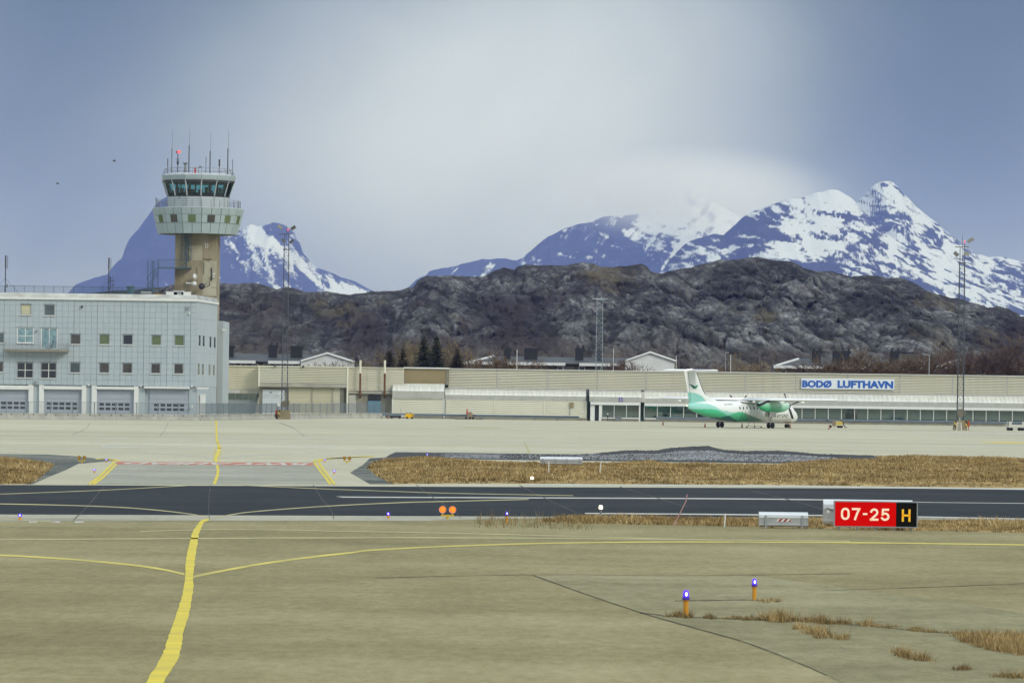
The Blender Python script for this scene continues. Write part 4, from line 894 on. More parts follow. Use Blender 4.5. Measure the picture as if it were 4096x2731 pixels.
# cab
rb, rt = 272*u_, 316*u_
gb, gt = ring(rb, Zs['gbot']), ring(rt, Zs['gtop'])
for s in range(NS):
    a, b2, c, d = gb[s], gb[(s+1) % NS], gt[(s+1) % NS], gt[s]
    MB().quad(a.lerp(b2,0.02), a.lerp(b2,0.98), d.lerp(c,0.98), d.lerp(c,0.02)).build('cab_pane', 'cab_glass', tower, local=True)
    MB().tube(a, d, 0.10, 0.10, 5).build('mullion', 'tower_clad_light', tower, local=True)
MB().loft([ring(rb+0.02, Zs['gbot']-0.1), ring(rb+0.06, Zs['gbot']+0.08)]).build('cab_sill', 'steel_dark', tower, local=True)
MB().loft([ring(rb*0.93, Zs['gbot']+0.02), ring(rb*0.95, Zs['gbot']+0.42), ring(rb*0.80, Zs['gbot']+0.44), ring(rb*0.80, Zs['gbot']+0.02)]).build('console', 'console_dark', tower, local=True)
for k in range(16):
    a = R(-100+k*13.5)+random.uniform(-.05,.05); r_ = rb*0.84; hh = random.choice((0.35,0.45,0.6,0.8)); MB().cbox((r_*math.sin(a), -r_*math.cos(a), Zs['gbot']+0.42+hh/2), (random.uniform(0.35,0.75),0.12,hh), rz=a).build('monitor', 'console_dark', tower, local=True)
for (u, dep) in ((-80,0.5),(95,0.5),(170,-1.5),(-180,-1.5)): MB().box(u*u_-0.16,u*u_+0.16,dep-0.12,dep+0.12,Zs['gbot'],Zs['gtop']).build('cab_column','console_dark',tower,local=True)
MB().loft([ring(rt*1.0, Zs['gtop']-0.28), ring(rt*1.01, Zs['gtop'])]).build('cab_ceiling', 'ceiling_dark', tower, local=True)
rf = 327*u_
for s in range(NS):
    a, b2 = ring(rf*0.985, Zs['fas'])[s], ring(rf*0.985, Zs['fas'])[(s+1) % NS]; c, d = ring(rf, Zs['roof'])[(s+1) % NS], ring(rf, Zs['roof'])[s]
    for h_ in range(4):
        f0, f1 = h_/4+0.01, (h_+1)/4-0.01; q = [a.lerp(b2,f0), a.lerp(b2,f1), d.lerp(c,f1), d.lerp(c,f0)]; n_v = Vector((q[0].x, q[0].y, 0)).normalized()
        MB().add(q + [p - n_v*0.1 for p in q], [(0,1,2,3),(4,7,6,5),(0,4,5,1),(2,6,7,3)]).build('fascia_panel', 'tower_clad', tower, local=True)
MB().loft([ring(rf*0.97, Zs['gtop']-0.02), ring(rf*0.97, Zs['roof']-0.03), ring(rf*0.84, Zs['roof']+0.30), ring(rf*0.3, Zs['roof']+0.42)]).build('cab_roof', 'snow_roof', tower, local=True)
zr0 = Zs['roof']; zr1 = Zs['rail']; rr2 = 292*u_
mb = MB(); r_ = ring(rr2, zr1, 24)
for i in range(24): mb.tube(r_[i], r_[(i+1) % 24], 0.035, n=4)
for i in range(24): mb.tube(r_[i], ring(rf*0.97, zr0, 24)[i], 0.03, n=4)
r2_ = ring((rr2+rf)/2, (zr0+zr1)/2, 24)
for i in range(24): mb.tube(r2_[i], r2_[(i+1) % 24], 0.025, n=4)
mb.build('roof_rail', 'steel_grey', tower, local=True)
# antennas on the cab roof  (zoom x, top of thin whip, top of thick pole)
for (u, yt, yk, r_) in ((258,88,247,0.09),(420,80,228,0.085),(588,100,262,0.085),(753,86,247,0.085)):
    x = (u-498)*u_; yd = random.uniform(-2,2); zk, zt = tz(480+yk/2.1778), tz(480+yt/2.1778); an = MB().tube((x,yd,zr0),(x,yd,zk),r_,r_*0.85).build('antenna_pole','steel_dark' if u>300 else 'steel_grey',tower,local=True)
    MB().tube((x+0.06,yd,zk-0.5),(x+0.06,yd,zt),0.035,0.02,5).build('antenna_whip','steel_grey',an,local=True)
for (u, yt, yk, r_, mt) in ((222,338,400,0.10,'steel_grey'),(673,338,400,0.11,'steel_dark'),(556,318,318,0.05,'steel_dark'),(788,340,340,0.04,'steel_dark')):
    x = (u-498)*u_; an = MB().tube((x,1.0,zr0),(x,1.0,tz(480+yt/2.1778)),0.04).build('antenna_pole','steel_dark',tower,local=True)
    if yk != yt: MB().tube((x,1.0,tz(480+yk/2.1778)),(x,1.0,tz(480+yt/2.1778)),r_,r_,8).build('antenna_sleeve',mt,an,local=True)
x = (320-498)*u_; zt = tz(480+285/2.1778)
bc = MB().tube((x,-1,zr0),(x,-1,zt-0.2),0.06).box(x-0.3,x+0.25,-1.1,-0.9,tz(480+350/2.1778),tz(480+346/2.1778)).tube((x,-1,zr0+1.6),(x,-1,zr0+2.1),0.16).build('beacon_pole','steel_dark',tower,local=True)
MB().lathe([(0.02,-0.1),(0.13,0),(0.15,0.2),(0.05,0.3)],(x+0.2,-1,zt-0.1),8).build('beacon','red_glow',bc,local=True); MB().lathe([(0.02,-0.1),(0.12,0),(0.13,0.2),(0.05,0.28)],(x-0.18,-1,zt-0.12),8).build('beacon','red_lamp',bc,local=True)
x = (388-498)*u_; MB().lathe([(0.2,0),(0.18,0.7),(0.12,1.0),(0.32,1.35),(0.36,1.42)],(x,-1.5,zr0+0.4),10).build('wind_sensor','steel_grey',tower,local=True)
x = (503-498)*u_; MB().box(x-0.22,x+0.22,2.0,2.1,tz(480+412/2.1778),tz(480+395/2.1778)).tube((x-0.25,2.05,zr0+0.6),(x-0.25,2.05,tz(480+405/2.1778)),0.03).build('weather_box','steel_grey',tower,local=True)
x = (488-498)*u_; MB().box(x-0.11,x+0.11,-4.5,-4.2,tz(480+485/2.1778),tz(480+432/2.1778)).build('obstruction_light','red_lamp',tower,local=True)
# outside stair on the shaft, gangway and spiral stair
def spiral(cx, cy, z0, z1, r, turns, a0, name):
    st = MB().tube((cx,cy,z0),(cx,cy,z1+1.0),0.08).build(name,'steel_blue',tower,local=True); n = int((z1-z0)/0.2)
    pts = []
    for i in range(n):
        a = a0 + turns*2*math.pi*i/n; z = z0+(z1-z0)*i/n; a2 = a+0.42
        MB().add([(cx,cy,z),(cx+r*math.cos(a),cy+r*math.sin(a),z),(cx+r*math.cos(a2),cy+r*math.sin(a2),z),(cx,cy,z-0.06),(cx+r*math.cos(a),cy+r*math.sin(a),z-0.06),(cx+r*math.cos(a2),cy+r*math.sin(a2),z-0.06)],[(0,1,2),(3,5,4),(0,3,4,1),(1,4,5,2),(2,5,3,0)]).build('step','steel_blue',st,local=True)
        pts.append((cx+r*math.cos(a),cy+r*math.sin(a),z+1.0))
    MB().path(pts,0.03,4).build('handrail','steel_blue',st,local=True)
    cg = MB()
    for k in range(10): a = 2*math.pi*k/10; cg.tube((cx+r*1.06*math.cos(a),cy+r*1.06*math.sin(a),z0+1.2),(cx+r*1.06*math.cos(a),cy+r*1.06*math.sin(a),z1+1.1),0.025,n=4)
    cg.build('cage','steel_blue',st,local=True)
zg = tz(480+1297/2.1778); zg1 = tz(480+1226/2.1778); xs0 = (133-498)*u_
spiral(xs0, -sw-1.2, 16.9, zg, 48*u_*0.98, 1.1, 0.5, 'spiral_stair')
spiral((418-498)*u_, -sw-0.75, zg, Zs['bot']-0.3, 46*u_*0.95, 2.2, 2.0, 'spiral_stair')
gw = MB().box((180-498)*u_, (460-498)*u_, -sw-1.6, -sw-0.0, zg-0.12, zg+0.05).build('gangway','steel_blue',tower,local=True)
mb = MB()
for yy in (-sw-1.58,):
    mb.box((180-498)*u_,(460-498)*u_,yy-0.03,yy+0.03,zg1-0.06,zg1)
    for k in range(22): x = ((180+k*13.3)-498)*u_; mb.box(x-0.012,x+0.012,yy-0.012,yy+0.012,zg,zg1)
mb.build('gangway_rail','steel_blue',gw,local=True)
# dishes and cable on the shaft
Zd = zc(560,1000,6.5324)
def dish(px, py, r, face, mat):
    x, y = Zd(px, py); p = P(x, y, TD-sw-0.9) - Vector((TX, TD, 0)); rot = Vector(face).normalized().to_track_quat('Z','Y').to_matrix()
    pr = [(0.02,-0.02),(r*0.5,0.06*r/0.6),(r*0.85,0.22*r/0.6),(r,0.34*r/0.6)]
    mb = MB().lathe(pr,p,14,rot); d = mb.build('dish',mat,tower,True,local=True)
    MB().tube(p, (p.x, -sw, p.z-0.1), 0.06).build('dish_bracket','steel_dark',d,local=True); return d
dish(1405,705,0.46,(0.75,-0.5,0.15),'white_trim'); dish(1410,885,0.36,(0.45,-0.9,0.0),'white_trim'); dish(1612,962,0.46,(0.15,-1,0.3),'steel_dark')
dish(1930,632,0.15,(0.5,-1,0),'white_trim'); dish(1920,700,0.15,(0.5,-1,0),'white_trim')
a, c = P(*Zd(1205,862),TD-sw-0.6)-Vector((TX,TD,0)), P(*Zd(1370,870),TD-sw-0.6)-Vector((TX,TD,0)); MB().tube(a,c,0.11,0.11,8).build('dish_arm','white_trim',tower,local=True)
mb = MB()
for (a, c, r_) in (((1868,465),(1868,700),0.07),((1850,540),(1885,545),0.1),((1860,700),(1860,800),0.12),((1490,440),(1485,640),0.03),((1665,310),(1665,640),0.03),((1660,235),(1890,240),0.03),((1780,250),(1785,320),0.03),((1820,840),(1815,940),0.05),((1690,965),(1800,940),0.03),((1725,860),(1722,905),0.04),((1870,970),(2020,990),0.02)):
    q0, q1 = P(*Zd(*a),TD-sw-0.1)-Vector((TX,TD,0)), P(*Zd(*c),TD-sw-0.1)-Vector((TX,TD,0)); mb.tube(q0,q1,r_,n=5)
mb.build('cable','steel_dark',tower,local=True)
# ================================================================ TERMINAL
plain('clad_cream', (0.67,0.65,0.53), 0.5, var=0.05, scale=0.3, stretch=(0.3,1,1), dirt=(0.58,0.56,0.44), dirt_amt=0.7)
plain('clad_cream_white', (0.74,0.73,0.61), 0.5, var=0.05, scale=0.3)
plain('clad_cream_warm', (0.61,0.58,0.43), 0.5, var=0.05, scale=0.3, stretch=(0.3,1,1))
plain('panel_brown', (0.265,0.215,0.115), 0.8, var=0.1, scale=0.6)
plain('roof_sheet', (0.66,0.66,0.60), 0.4, metal=0.1, var=0.14, scale=1.3, stretch=(2.5,0.3,0.3), dirt=(0.52,0.51,0.45), dirt_amt=0.8)
plain('roof_sheet_b', (0.62,0.62,0.565), 0.4, metal=0.1, var=0.14, scale=1.3, stretch=(2.5,0.3,0.3))
plain('fascia_sheet', (0.45,0.45,0.415), 0.45, metal=0.1, var=0.12, scale=1.0)
plain('concrete_wall', (0.24,0.23,0.185), 0.85, var=0.25, scale=0.7)
plain('concrete_pale', (0.36,0.35,0.29), 0.85, var=0.2, scale=0.7)
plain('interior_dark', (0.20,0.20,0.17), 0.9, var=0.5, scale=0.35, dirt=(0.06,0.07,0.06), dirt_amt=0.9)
plain('interior_floor', (0.30,0.30,0.27), 0.7, var=0.2)
plain('rust_pipe', (0.13,0.055,0.022), 0.8, var=0.3, scale=2)
plain('blue_door', (0.10,0.22,0.30), 0.5, var=0.15, scale=0.8)
plain('sign_white', (0.66,0.71,0.74), 0.4, var=0.05)
plain('sign_blue', (0.015,0.10,0.42), 0.4, var=0.05)
plain('sign_violet', (0.07,0.03,0.36), 0.4, var=0.05)
glass('terminal_glass', (0.60,0.78,0.77), 0.20)
TB = 640.0
def tx(x, y=1570, D=TB): return P(x, y, D).x
def tzz(x, y, D=TB): return P(x, y, D).z
ZRF, ZBB, ZS0, ZS1, ZFS = 7.88, 4.83, 4.60, 3.58, 2.86     # roof edge, foot of the ribbed band, canopy top, canopy edge, fascia foot
term = thing('terminal_building', 'long low cream terminal with ribbed upper wall and glazed ground floor', 'building', (tx(2900), TB+4, 0))
def ribbed(x0, x1, y, z0, z1, n, depth=0.10):
    """sheet with horizontal ribs"""
    mb = MB(); pr = []
    for k in range(n):
        a = z0+(z1-z0)*k/n; h = (z1-z0)/n
        pr += [(y+depth, a), (y+depth, a+h*0.26), (y-depth, a+h*0.34), (y-depth, a+h*0.96)]
    pr.append((y, z1))
    for (ya, za), (yb, zb) in zip(pr[:-1], pr[1:]): mb.quad((x0,ya,za),(x1,ya,za),(x1,yb,zb),(x0,yb,zb))
    mb.quad((x0,y+0.2,z0),(x0,y-depth,z0),(x0,y-depth,z1),(x0,y+0.2,z1)); mb.quad((x1,y-depth,z0),(x1,y+0.2,z0),(x1,y+0.2,z1),(x1,y-depth,z1)); mb.quad((x0,y-depth,z1),(x1,y-depth,z1),(x1,y+0.2,z1),(x0,y+0.2,z1))
    return mb
XE = tx(4420)
MB().box(tx(1790), XE, TB+2.6, TB+16, 0, ZRF-0.06).build('core_wall', 'joint_light', term)
joints = [1790,1988.7,2190,2390,2587,2785,2985,3189,3395,3604,3817,4035,4255,4420]
for a, c in zip(joints[:-1], joints[1:]):
    ribbed(tx(a)+0.10, tx(c)-0.10, TB+2.5, ZBB, ZRF-0.10, 12, 0.10).build('cladding_bay', 'clad_cream', term)
    MB().box(tx(c)-0.085, tx(c)+0.085, TB+2.36, TB+2.6, ZBB-0.1, ZRF-0.10).build('cover_strip', 'fascia_sheet', term)
MB().box(tx(1790), XE, TB+2.2, TB+3.2, ZRF-0.10, ZRF).build('roof_edge', 'white_trim', term)
# canopy sheets: upper lap, slope and fascia, one object per metal sheet
pitch = 18.05*TB/F
def canopy(xa, xb, zt, ze, zf, yb, ye, lap=True):
    n = max(1, round((xb-xa)/pitch)); w_ = (xb-xa)/n
    mA = MB(); g_ = 0.018
    mA.add([(g_,yb,zt),(w_-g_,yb,zt),(w_-g_,ye+0.35,ze+0.28),(g_,ye+0.35,ze+0.28),(w_-g_,ye,ze),(g_,ye,ze)], [(0,3,2,1),(3,5,4,2)])
    mA.add([(g_,ye,ze-0.012),(w_-g_,ye,ze-0.012),(w_-g_,ye+0.02,zf),(g_,ye+0.02,zf)], [(0,3,2,1)])
    mA.box(0.0, 0.03, ye-0.035, ye, zf, ze)
    for (y0, z0, y1, z1) in ((yb,zt,ye+0.35,ze+0.28),(ye+0.35,ze+0.28,ye,ze)):
        mA.add([(0,y0,z0),(0.03,y0,z0),(0.03,y0,z0+0.05),(0,y0,z0+0.05),(0,y1,z1),(0.03,y1,z1),(0.03,y1,z1+0.05),(0,y1,z1+0.05)], [(0,1,2,3),(4,7,6,5),(3,2,6,7),(0,3,7,4),(1,5,6,2)])
    md = bpy.data.meshes.new('canopy_sheet'); md.from_pydata(mA.v, [], mA.f); md.materials.append(M['roof_sheet']); md.materials.append(M['fascia_sheet'])
    md.polygons[2].material_index = 1
    md2 = md.copy(); md2.materials[0] = M['roof_sheet_b']
    if lap: mL = bpy.data.meshes.new('lap_sheet'); q = MB().quad((0.012,yb+0.5,zt+0.28),(0.012,yb,zt+0.02),(w_-0.012,yb,zt+0.02),(w_-0.012,yb+0.5,zt+0.28)); mL.from_pydata(q.v, [], q.f); mL.materials.append(M['fascia_sheet'])
    o0 = ORG[term.name]
    for k in range(n):
        for nm, d in (('canopy_sheet', random.choice((md, md, md2))),) + ((('lap_sheet', mL),) if lap else ()):
            o = bpy.data.objects.new(nm, d); C.objects.link(o); o.parent = term; o.location = (xa+k*w_-o0.x, -o0.y, -o0.z)
    MB().add([(xa,yb+0.6,zf),(xa,ye+0.05,zf),(xa,ye+0.05,ze),(xa,yb+0.6,zt),(xb,yb+0.6,zf),(xb,ye+0.05,zf),(xb,ye+0.05,ze),(xb,yb+0.6,zt)], [(0,1,2,3),(4,7,6,5),(0,4,5,1),(1,5,6,2),(2,6,7,3)]).build('canopy_core', 'joint_light', term)
canopy(tx(1780), tx(2345), ZS0, 3.75, 3.02, TB+2.0, TB)
canopy(tx(2358), tx(2566), ZS0, 3.75, 2.98, TB+2.0, TB-0.8)
canopy(tx(2578), XE, ZS0, ZS1, ZFS, TB+2.0, TB)
MB().add([(tx(2566),TB+2.0,ZS0),(tx(2566),TB-0.8,3.75),(tx(2566),TB-0.8,2.98),(tx(2566),TB+2.0,2.98),(tx(2578),TB+2.0,ZS0),(tx(2578),TB,3.6),(tx(2578),TB,2.98),(tx(2578),TB+2,2.98)], [(0,1,5,4),(1,2,6,5)]).build('canopy_end', 'fascia_sheet', term)
# left block with its own rounded roof
za, zb_, zc_ = tzz(1670,1534), tzz(1670,1564), tzz(1670,1594)
canopy(tx(1570), tx(1778), za, zb_, zc_, TB+1.6, TB-0.6, lap=False)
MB().box(tx(1570), tx(1778), TB+1.6, TB+2.3, zc_, za-0.02).build('canopy_core', 'fascia_sheet', term)
for a, c in ((1570,1778),):
    ribbed(tx(a)+0.1, tx(c)-0.12, TB-0.35, 0.45, zc_, 9, 0.08).build('cladding_bay', 'clad_cream_white', term); MB().box(tx(a)-0.05, tx(a)+0.1, TB-0.5, TB+2, 0.2, zc_).build('corner_post', 'white_trim', term); MB().box(tx(c)-0.12, tx(c)+0.05, TB-0.5, TB-0.1, 0.2, zc_).build('corner_post', 'white_trim', term)
for a, c in ((1780,1978),(1978,2179),(2179,2345)):
    ribbed(tx(a)+0.1, tx(c)-0.12, TB+0.15, 0.35, 3.02, 9, 0.08).build('cladding_bay', 'clad_cream_white', term); MB().box(tx(c)-0.12, tx(c)+0.1, TB+0.02, TB+0.3, 0.3, 3.02).build('cover_strip', 'clad_cream', term)
MB().box(tx(1570), tx(2350), TB-0.3, TB+2, 0, 0.4).build('plinth', 'concrete_wall', term)
MB().box(tx(1570), tx(2350), TB+0.3, TB+2.5, 0.3, 3.1).build('lower_wall', 'joint_light', term)
# brown plant room box
MB().box(tx(1615), tx(1790), TB+2.2, TB+8, tzz(1700,1538), tzz(1700,1473)).build('plant_room_wall', 'panel_brown', term)
MB().box(tx(1612), tx(1793), TB+1.9, TB+8.2, tzz(1700,1474), tzz(1700,1469)).build('plant_room_roof', 'white_trim', term); MB().box(tx(1784), tx(1791), TB+2.05, TB+2.2, tzz(1700,1538), tzz(1700,1474)).build('plant_room_trim', 'concrete_wall', term)
# glazed fronts
def glazing(xa, xb, zt, zs, y, pit, label):
    n = max(1, round((xb-xa)/pit)); w_ = (xb-xa)/n
    for k in range(n):
        u = xa+k*w_
        MB().box(u+0.06, u+w_-0.06, y+0.04, y+0.06, zs, zt).build('pane', 'terminal_glass', term)
        MB().box(u-0.045, u+0.045, y-0.04, y+0.12, zs-0.05, zt).build('mullion', 'white_trim', term)
        if k % 2 == 0: MB().box(u+w_*0.45-0.03, u+w_*0.45+0.03, y+3.0, y+3.1, 0, zt).build('inner_post', 'galvanised', term)
    MB().box(xa, xb, y-0.10, y+0.2, zs-0.24, zs-0.05).build('sill', 'white_trim', term); MB().box(xa, xb, y-0.02, y+0.3, 0, zs-0.24).build('plinth', 'concrete_wall', term)
glazing(tx(2578), XE, 2.42, 0.60, TB+0.25, 2.03, 'hall')
MB().box(tx(2578), XE, TB-0.10, TB+0.4, 2.42, 2.84).build('lintel', 'white_trim', term)
glazing(tx(2408), tx(2556), 2.50, 0.62, TB-0.5, 1.93, 'gate'); MB().box(tx(2362), tx(2562), TB-0.85, TB-0.3, 2.50, 2.95).build('lintel', 'white_trim', term)
dr = MB().box(tx(2380), tx(2396), TB-0.42, TB-0.38, 0.05, 2.35).build('gate_door', 'pane_dark', term)
MB().box(tx(2362), tx(2379.5), TB-0.55, TB-0.3, 0.0, 2.45).build('door_side_panel', 'white_trim', term); MB().box(tx(2396.5), tx(2407), TB-0.7, TB-0.3, 0.0, 2.45).build('door_leaf', 'white_trim', term); MB().box(tx(2556), tx(2562), TB-0.6, TB+0.2, 0, 2.5).build('corner_post', 'white_trim', term)
# hall behind the glass
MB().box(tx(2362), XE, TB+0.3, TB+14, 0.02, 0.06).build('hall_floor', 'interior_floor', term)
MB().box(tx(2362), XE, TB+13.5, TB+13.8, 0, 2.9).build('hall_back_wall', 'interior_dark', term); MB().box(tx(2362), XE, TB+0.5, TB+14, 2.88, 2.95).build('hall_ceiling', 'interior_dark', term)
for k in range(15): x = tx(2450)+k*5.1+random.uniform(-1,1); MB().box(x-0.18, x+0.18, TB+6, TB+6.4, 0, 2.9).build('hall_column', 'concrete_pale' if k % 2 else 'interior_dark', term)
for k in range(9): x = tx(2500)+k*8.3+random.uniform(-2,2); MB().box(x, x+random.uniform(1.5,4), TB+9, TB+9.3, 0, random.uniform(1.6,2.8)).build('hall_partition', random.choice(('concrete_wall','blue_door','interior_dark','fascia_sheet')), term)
# small fittings
p = P(1792+1500-1500+495, 1617, TB); MB().cbox((tx(2288), TB-0.05, tzz(2288,1619)), (0.55,0.3,0.8)).build('fan_unit', 'panel_brown', term); MB().box(tx(2280)-0.02, tx(2280)+0.02, TB-0.02, TB+0.05, 0.5, tzz(2288,1619)).build('conduit', 'steel_grey', term)
MB().cbox((tx(2328), TB+0.05, tzz(2328,1646)), (0.28,0.1,0.38)).build('wall_plate', 'white_trim', term)
# signs on the terminal
def board_text(parent, s, x0, x1, z0, z1, y, mat, bold):
    v, f = text_data(s, bold, 0.02); v = text_size(v, x1-x0, z1-z0)
    mb = MB(); mb.add([(x0+p[0], y - (p[2])*1.5, z0+p[1]) for p in v], [f_ for f_ in f]); return mb.build('lettering', mat, parent)
Zg = zc(3100,1300,2.3614)
def zz6(x, y): q = Zg(x, y); return P(q[0], q[1], TB)
sg = thing('name_sign', 'white board with blue letters BODØ LUFTHAVN high on the terminal wall', 'sign', ((zz6(258,550).x+zz6(1140,550).x)/2, TB+2.2, 6))
x0, x1 = zz6(258,550).x, zz6(1140,560).x; zlo, zhi = zz6(700,606).z, zz6(700,505).z
MB().box(x0, x1, TB+2.12, TB+2.28, zlo, zhi).build('board', 'sign_white', sg); MB().box(x0+0.3, x1-0.3, TB+2.28, TB+2.36, zlo+0.2, zhi-0.2).build('bracket', 'steel_grey', sg)
board_text(sg, 'BODØ', zz6(267,550).x, zz6(545,550).x, zz6(400,588).z-0.02, zz6(400,520).z, TB+2.09, 'sign_blue', 0.045)
board_text(sg, 'LUFTHAVN', zz6(602,555).x, zz6(1128,560).x, zz6(860,594).z-0.02, zz6(860,525).z, TB+2.09, 'sign_blue', 0.045)
g21 = thing('gate_sign', 'small violet square sign with white number 21 over the gate doors', 'sign', (tx(2483), TB-0.9, 3.3))
gx0, gx1 = tx(2476), tx(2491); gz0, gz1 = tzz(2483,1604.5), tzz(2483,1589.5)
MB().box(gx0, gx1, TB-0.95, TB-0.86, gz0, gz1).build('board', 'sign_violet', g21); board_text(g21, '21', gx0+0.08, gx1-0.08, gz0+0.08, gz1-0.08, TB-0.98, 'white_trim', 0.02)

# ================================================================ SERVICE WING (left end of the terminal)
svc = thing('service_building', 'cream ribbed service wing with shutters between office block and terminal', 'building', (tx(1200), TB+4, 0))
Z3 = zc(820,1250,2.94)
def s3(x, y, D=TB): q = Z3(x, y); return P(q[0], q[1], D)
xa, xb, xc, xd = s3(105,750).x, s3(640,750).x, s3(1680,750).x, tx(1615)
MB().box(xa-3, xd, TB+1.3, TB+16, 0, ZRF-0.2).build('core_wall', 'joint_light', svc)
for i in range(2): u0, u1 = xa+(xb-xa)*i/2, xa+(xb-xa)*(i+1)/2; ribbed(u0-(2 if i == 0 else 0), u1-0.02, TB+1.2, s3(400,905).z, ZRF-0.1, 14, 0.07).build('cladding_bay', 'clad_cream_warm', svc)
for i in range(3): u0, u1 = xb+0.1+(xc-xb-0.1)*i/3, xb+0.1+(xc-xb-0.1)*(i+1)/3; ribbed(u0, u1-0.02, TB-1.0, s3(1100,832).z, ZRF-0.1, 10, 0.07).build('cladding_bay', 'clad_cream_warm' if i else 'clad_cream', svc)
for i in range(3): u0, u1 = xc+0.12+(xd-xc-0.12)*i/3, xc+0.12+(xd-xc-0.12)*(i+1)/3; ribbed(u0, u1-0.02, TB+1.2, s3(1950,925).z, ZRF-0.1, 14, 0.07).build('cladding_bay', 'clad_cream', svc)
MB().box(xb, xc, TB-1.0, TB+1.3, s3(1100,875).z, ZRF-0.12).build('upper_storey', 'joint_light', svc)
MB().box(xb-0.08, xb+0.1, TB-1.15, TB+1.2, s3(1100,875).z, ZRF-0.1).build('corner_strip', 'clad_cream_white', svc); MB().box(xc-0.1, xc+0.1, TB-1.15, TB+1.2, 0, ZRF-0.1).build('corner_strip', 'clad_cream_white', svc)
for i in range(7): u0, u1 = xb+(xc-xb)*i/7, xb+(xc-xb)*(i+1)/7; MB().box(u0+0.01, u1-0.01, TB-1.12, TB-1.0, s3(1100,876).z, s3(1100,832).z).build('fascia_panel', 'concrete_pale', svc)
MB().box(xa-3, xd, TB-1.2 if False else TB+0.9, TB+2, ZRF-0.1, ZRF).build('roof_edge', 'clad_cream_white', svc); MB().box(xb-0.1, xc+0.1, TB-1.2, TB+0.9, ZRF-0.1, ZRF+0.02).build('roof_edge', 'clad_cream_white', svc)
# under A: band of pale panels, slanted glazing, door
for i in range(6): u0, u1 = xa-2+(xb-xa+2)*i/6, xa-2+(xb-xa+2)*(i+1)/6; MB().box(u0+0.01, u1-0.01, TB+0.6, TB+1.3, s3(400,948).z, s3(400,905).z).build('fascia_panel', 'concrete_pale' if i not in (2,3) else 'fascia_sheet', svc)
MB().box(xa-2, xb, TB+6, TB+6.2, 0, s3(400,948).z).build('hall_back_wall', 'interior_dark', svc)
zt = s3(400,948).z; zb2 = s3(400,1140).z
edges = [(90,95),(200,245),(258,275),(350,352),(440,425),(520,490),(610,575)]
for k, ((u0, l0), (u1, l1)) in enumerate(zip(edges[:-1], edges[1:])):
    MB().add([(s3(u0,950).x+0.03,TB+0.7,zt),(s3(u1,950).x-0.03,TB+0.7,zt),(s3(l1,1140).x-0.03,TB+2.2,zb2),(s3(l0,1140).x+0.03,TB+2.2,zb2)], [(0,3,2,1)]).build('pane', 'terminal_glass', svc)
for (u, l) in edges: MB().tube((s3(u,950).x,TB+0.65,zt),(s3(l,1140).x,TB+2.15,zb2),0.06,n=4).build('mullion', 'galvanised', svc)
ribbed(s3(225,1160).x, s3(575,1160).x, TB+2.2, 0.1, zb2, 4, 0.04).build('low_wall', 'clad_cream_white', svc)
MB().box(s3(110,1100).x, s3(195,1100).x, TB+1.0, TB+1.1, 0, s3(150,1065).z).build('entrance_door', 'pane_dark', svc)
for u in (112, 192): MB().box(s3(u,1100).x-0.06, s3(u,1100).x+0.06, TB+0.9, TB+1.1, 0, s3(150,1060).z).build('door_frame', 'white_trim', svc)
st = MB()
for k in range(12): za_ = 0.15+k*0.24; st.box(s3(585+k*3.5,1100).x, s3(640,1100).x, TB-0.2, TB+0.1, za_, za_+0.1)
st.build('louvre_screen', 'clad_cream_warm', svc)
# under B: white ribbed shutter and two cream shutters
MB().box(xb, xc, TB-0.2, TB+1.2, 0, s3(1100,876).z).build('recess_wall', 'concrete_wall', svc)
ribbed(s3(678,1000).x, s3(938,1000).x, TB-0.3, 0.05, s3(800,908).z, 13, 0.08).build('shutter', 'sign_white', svc)
ribbed(s3(985,1000).x, s3(1258,1000).x, TB-0.3, 0.05, s3(1100,885).z, 22, 0.05).build('shutter', 'clad_cream_warm', svc); ribbed(s3(1266,1000).x, s3(1500,1000).x, TB-0.3, 0.05, s3(1380,885).z, 22, 0.05).build('shutter', 'clad_cream_warm', svc)
ribbed(s3(1508,1000).x, s3(1592,1000).x, TB-0.32, 0.05, s3(1550,885).z, 14, 0.08).build('shutter', 'clad_cream', svc)
for u in (1262, 1504): MB().box(s3(u,1000).x-0.06, s3(u,1000).x+0.06, TB-0.5, TB-0.3, 0, s3(u,880).z).build('guide_rail', 'concrete_pale', svc)
MB().box(s3(1595,1000).x, s3(1640,1000).x, TB-0.5, TB-0.25, 0, s3(1600,885).z).build('wall_panel', 'concrete_wall', svc)
for (u, v, a, h_, mt) in ((778,938,0.35,0.2,'steel_grey'),(884,945,0.3,0.3,'white_trim'),(235,870,0.4,0.5,'steel_grey'),(830,632,0.35,0.2,'steel_grey'),(1157,636,0.3,0.25,'steel_dark')):
    q = s3(u, v); MB().cbox((q.x, TB-1.0 if u > 640 and v > 700 else TB+0.8 if u < 640 else TB-1.3, q.z), (a,0.3,h_)).build('floodlight', mt, svc)
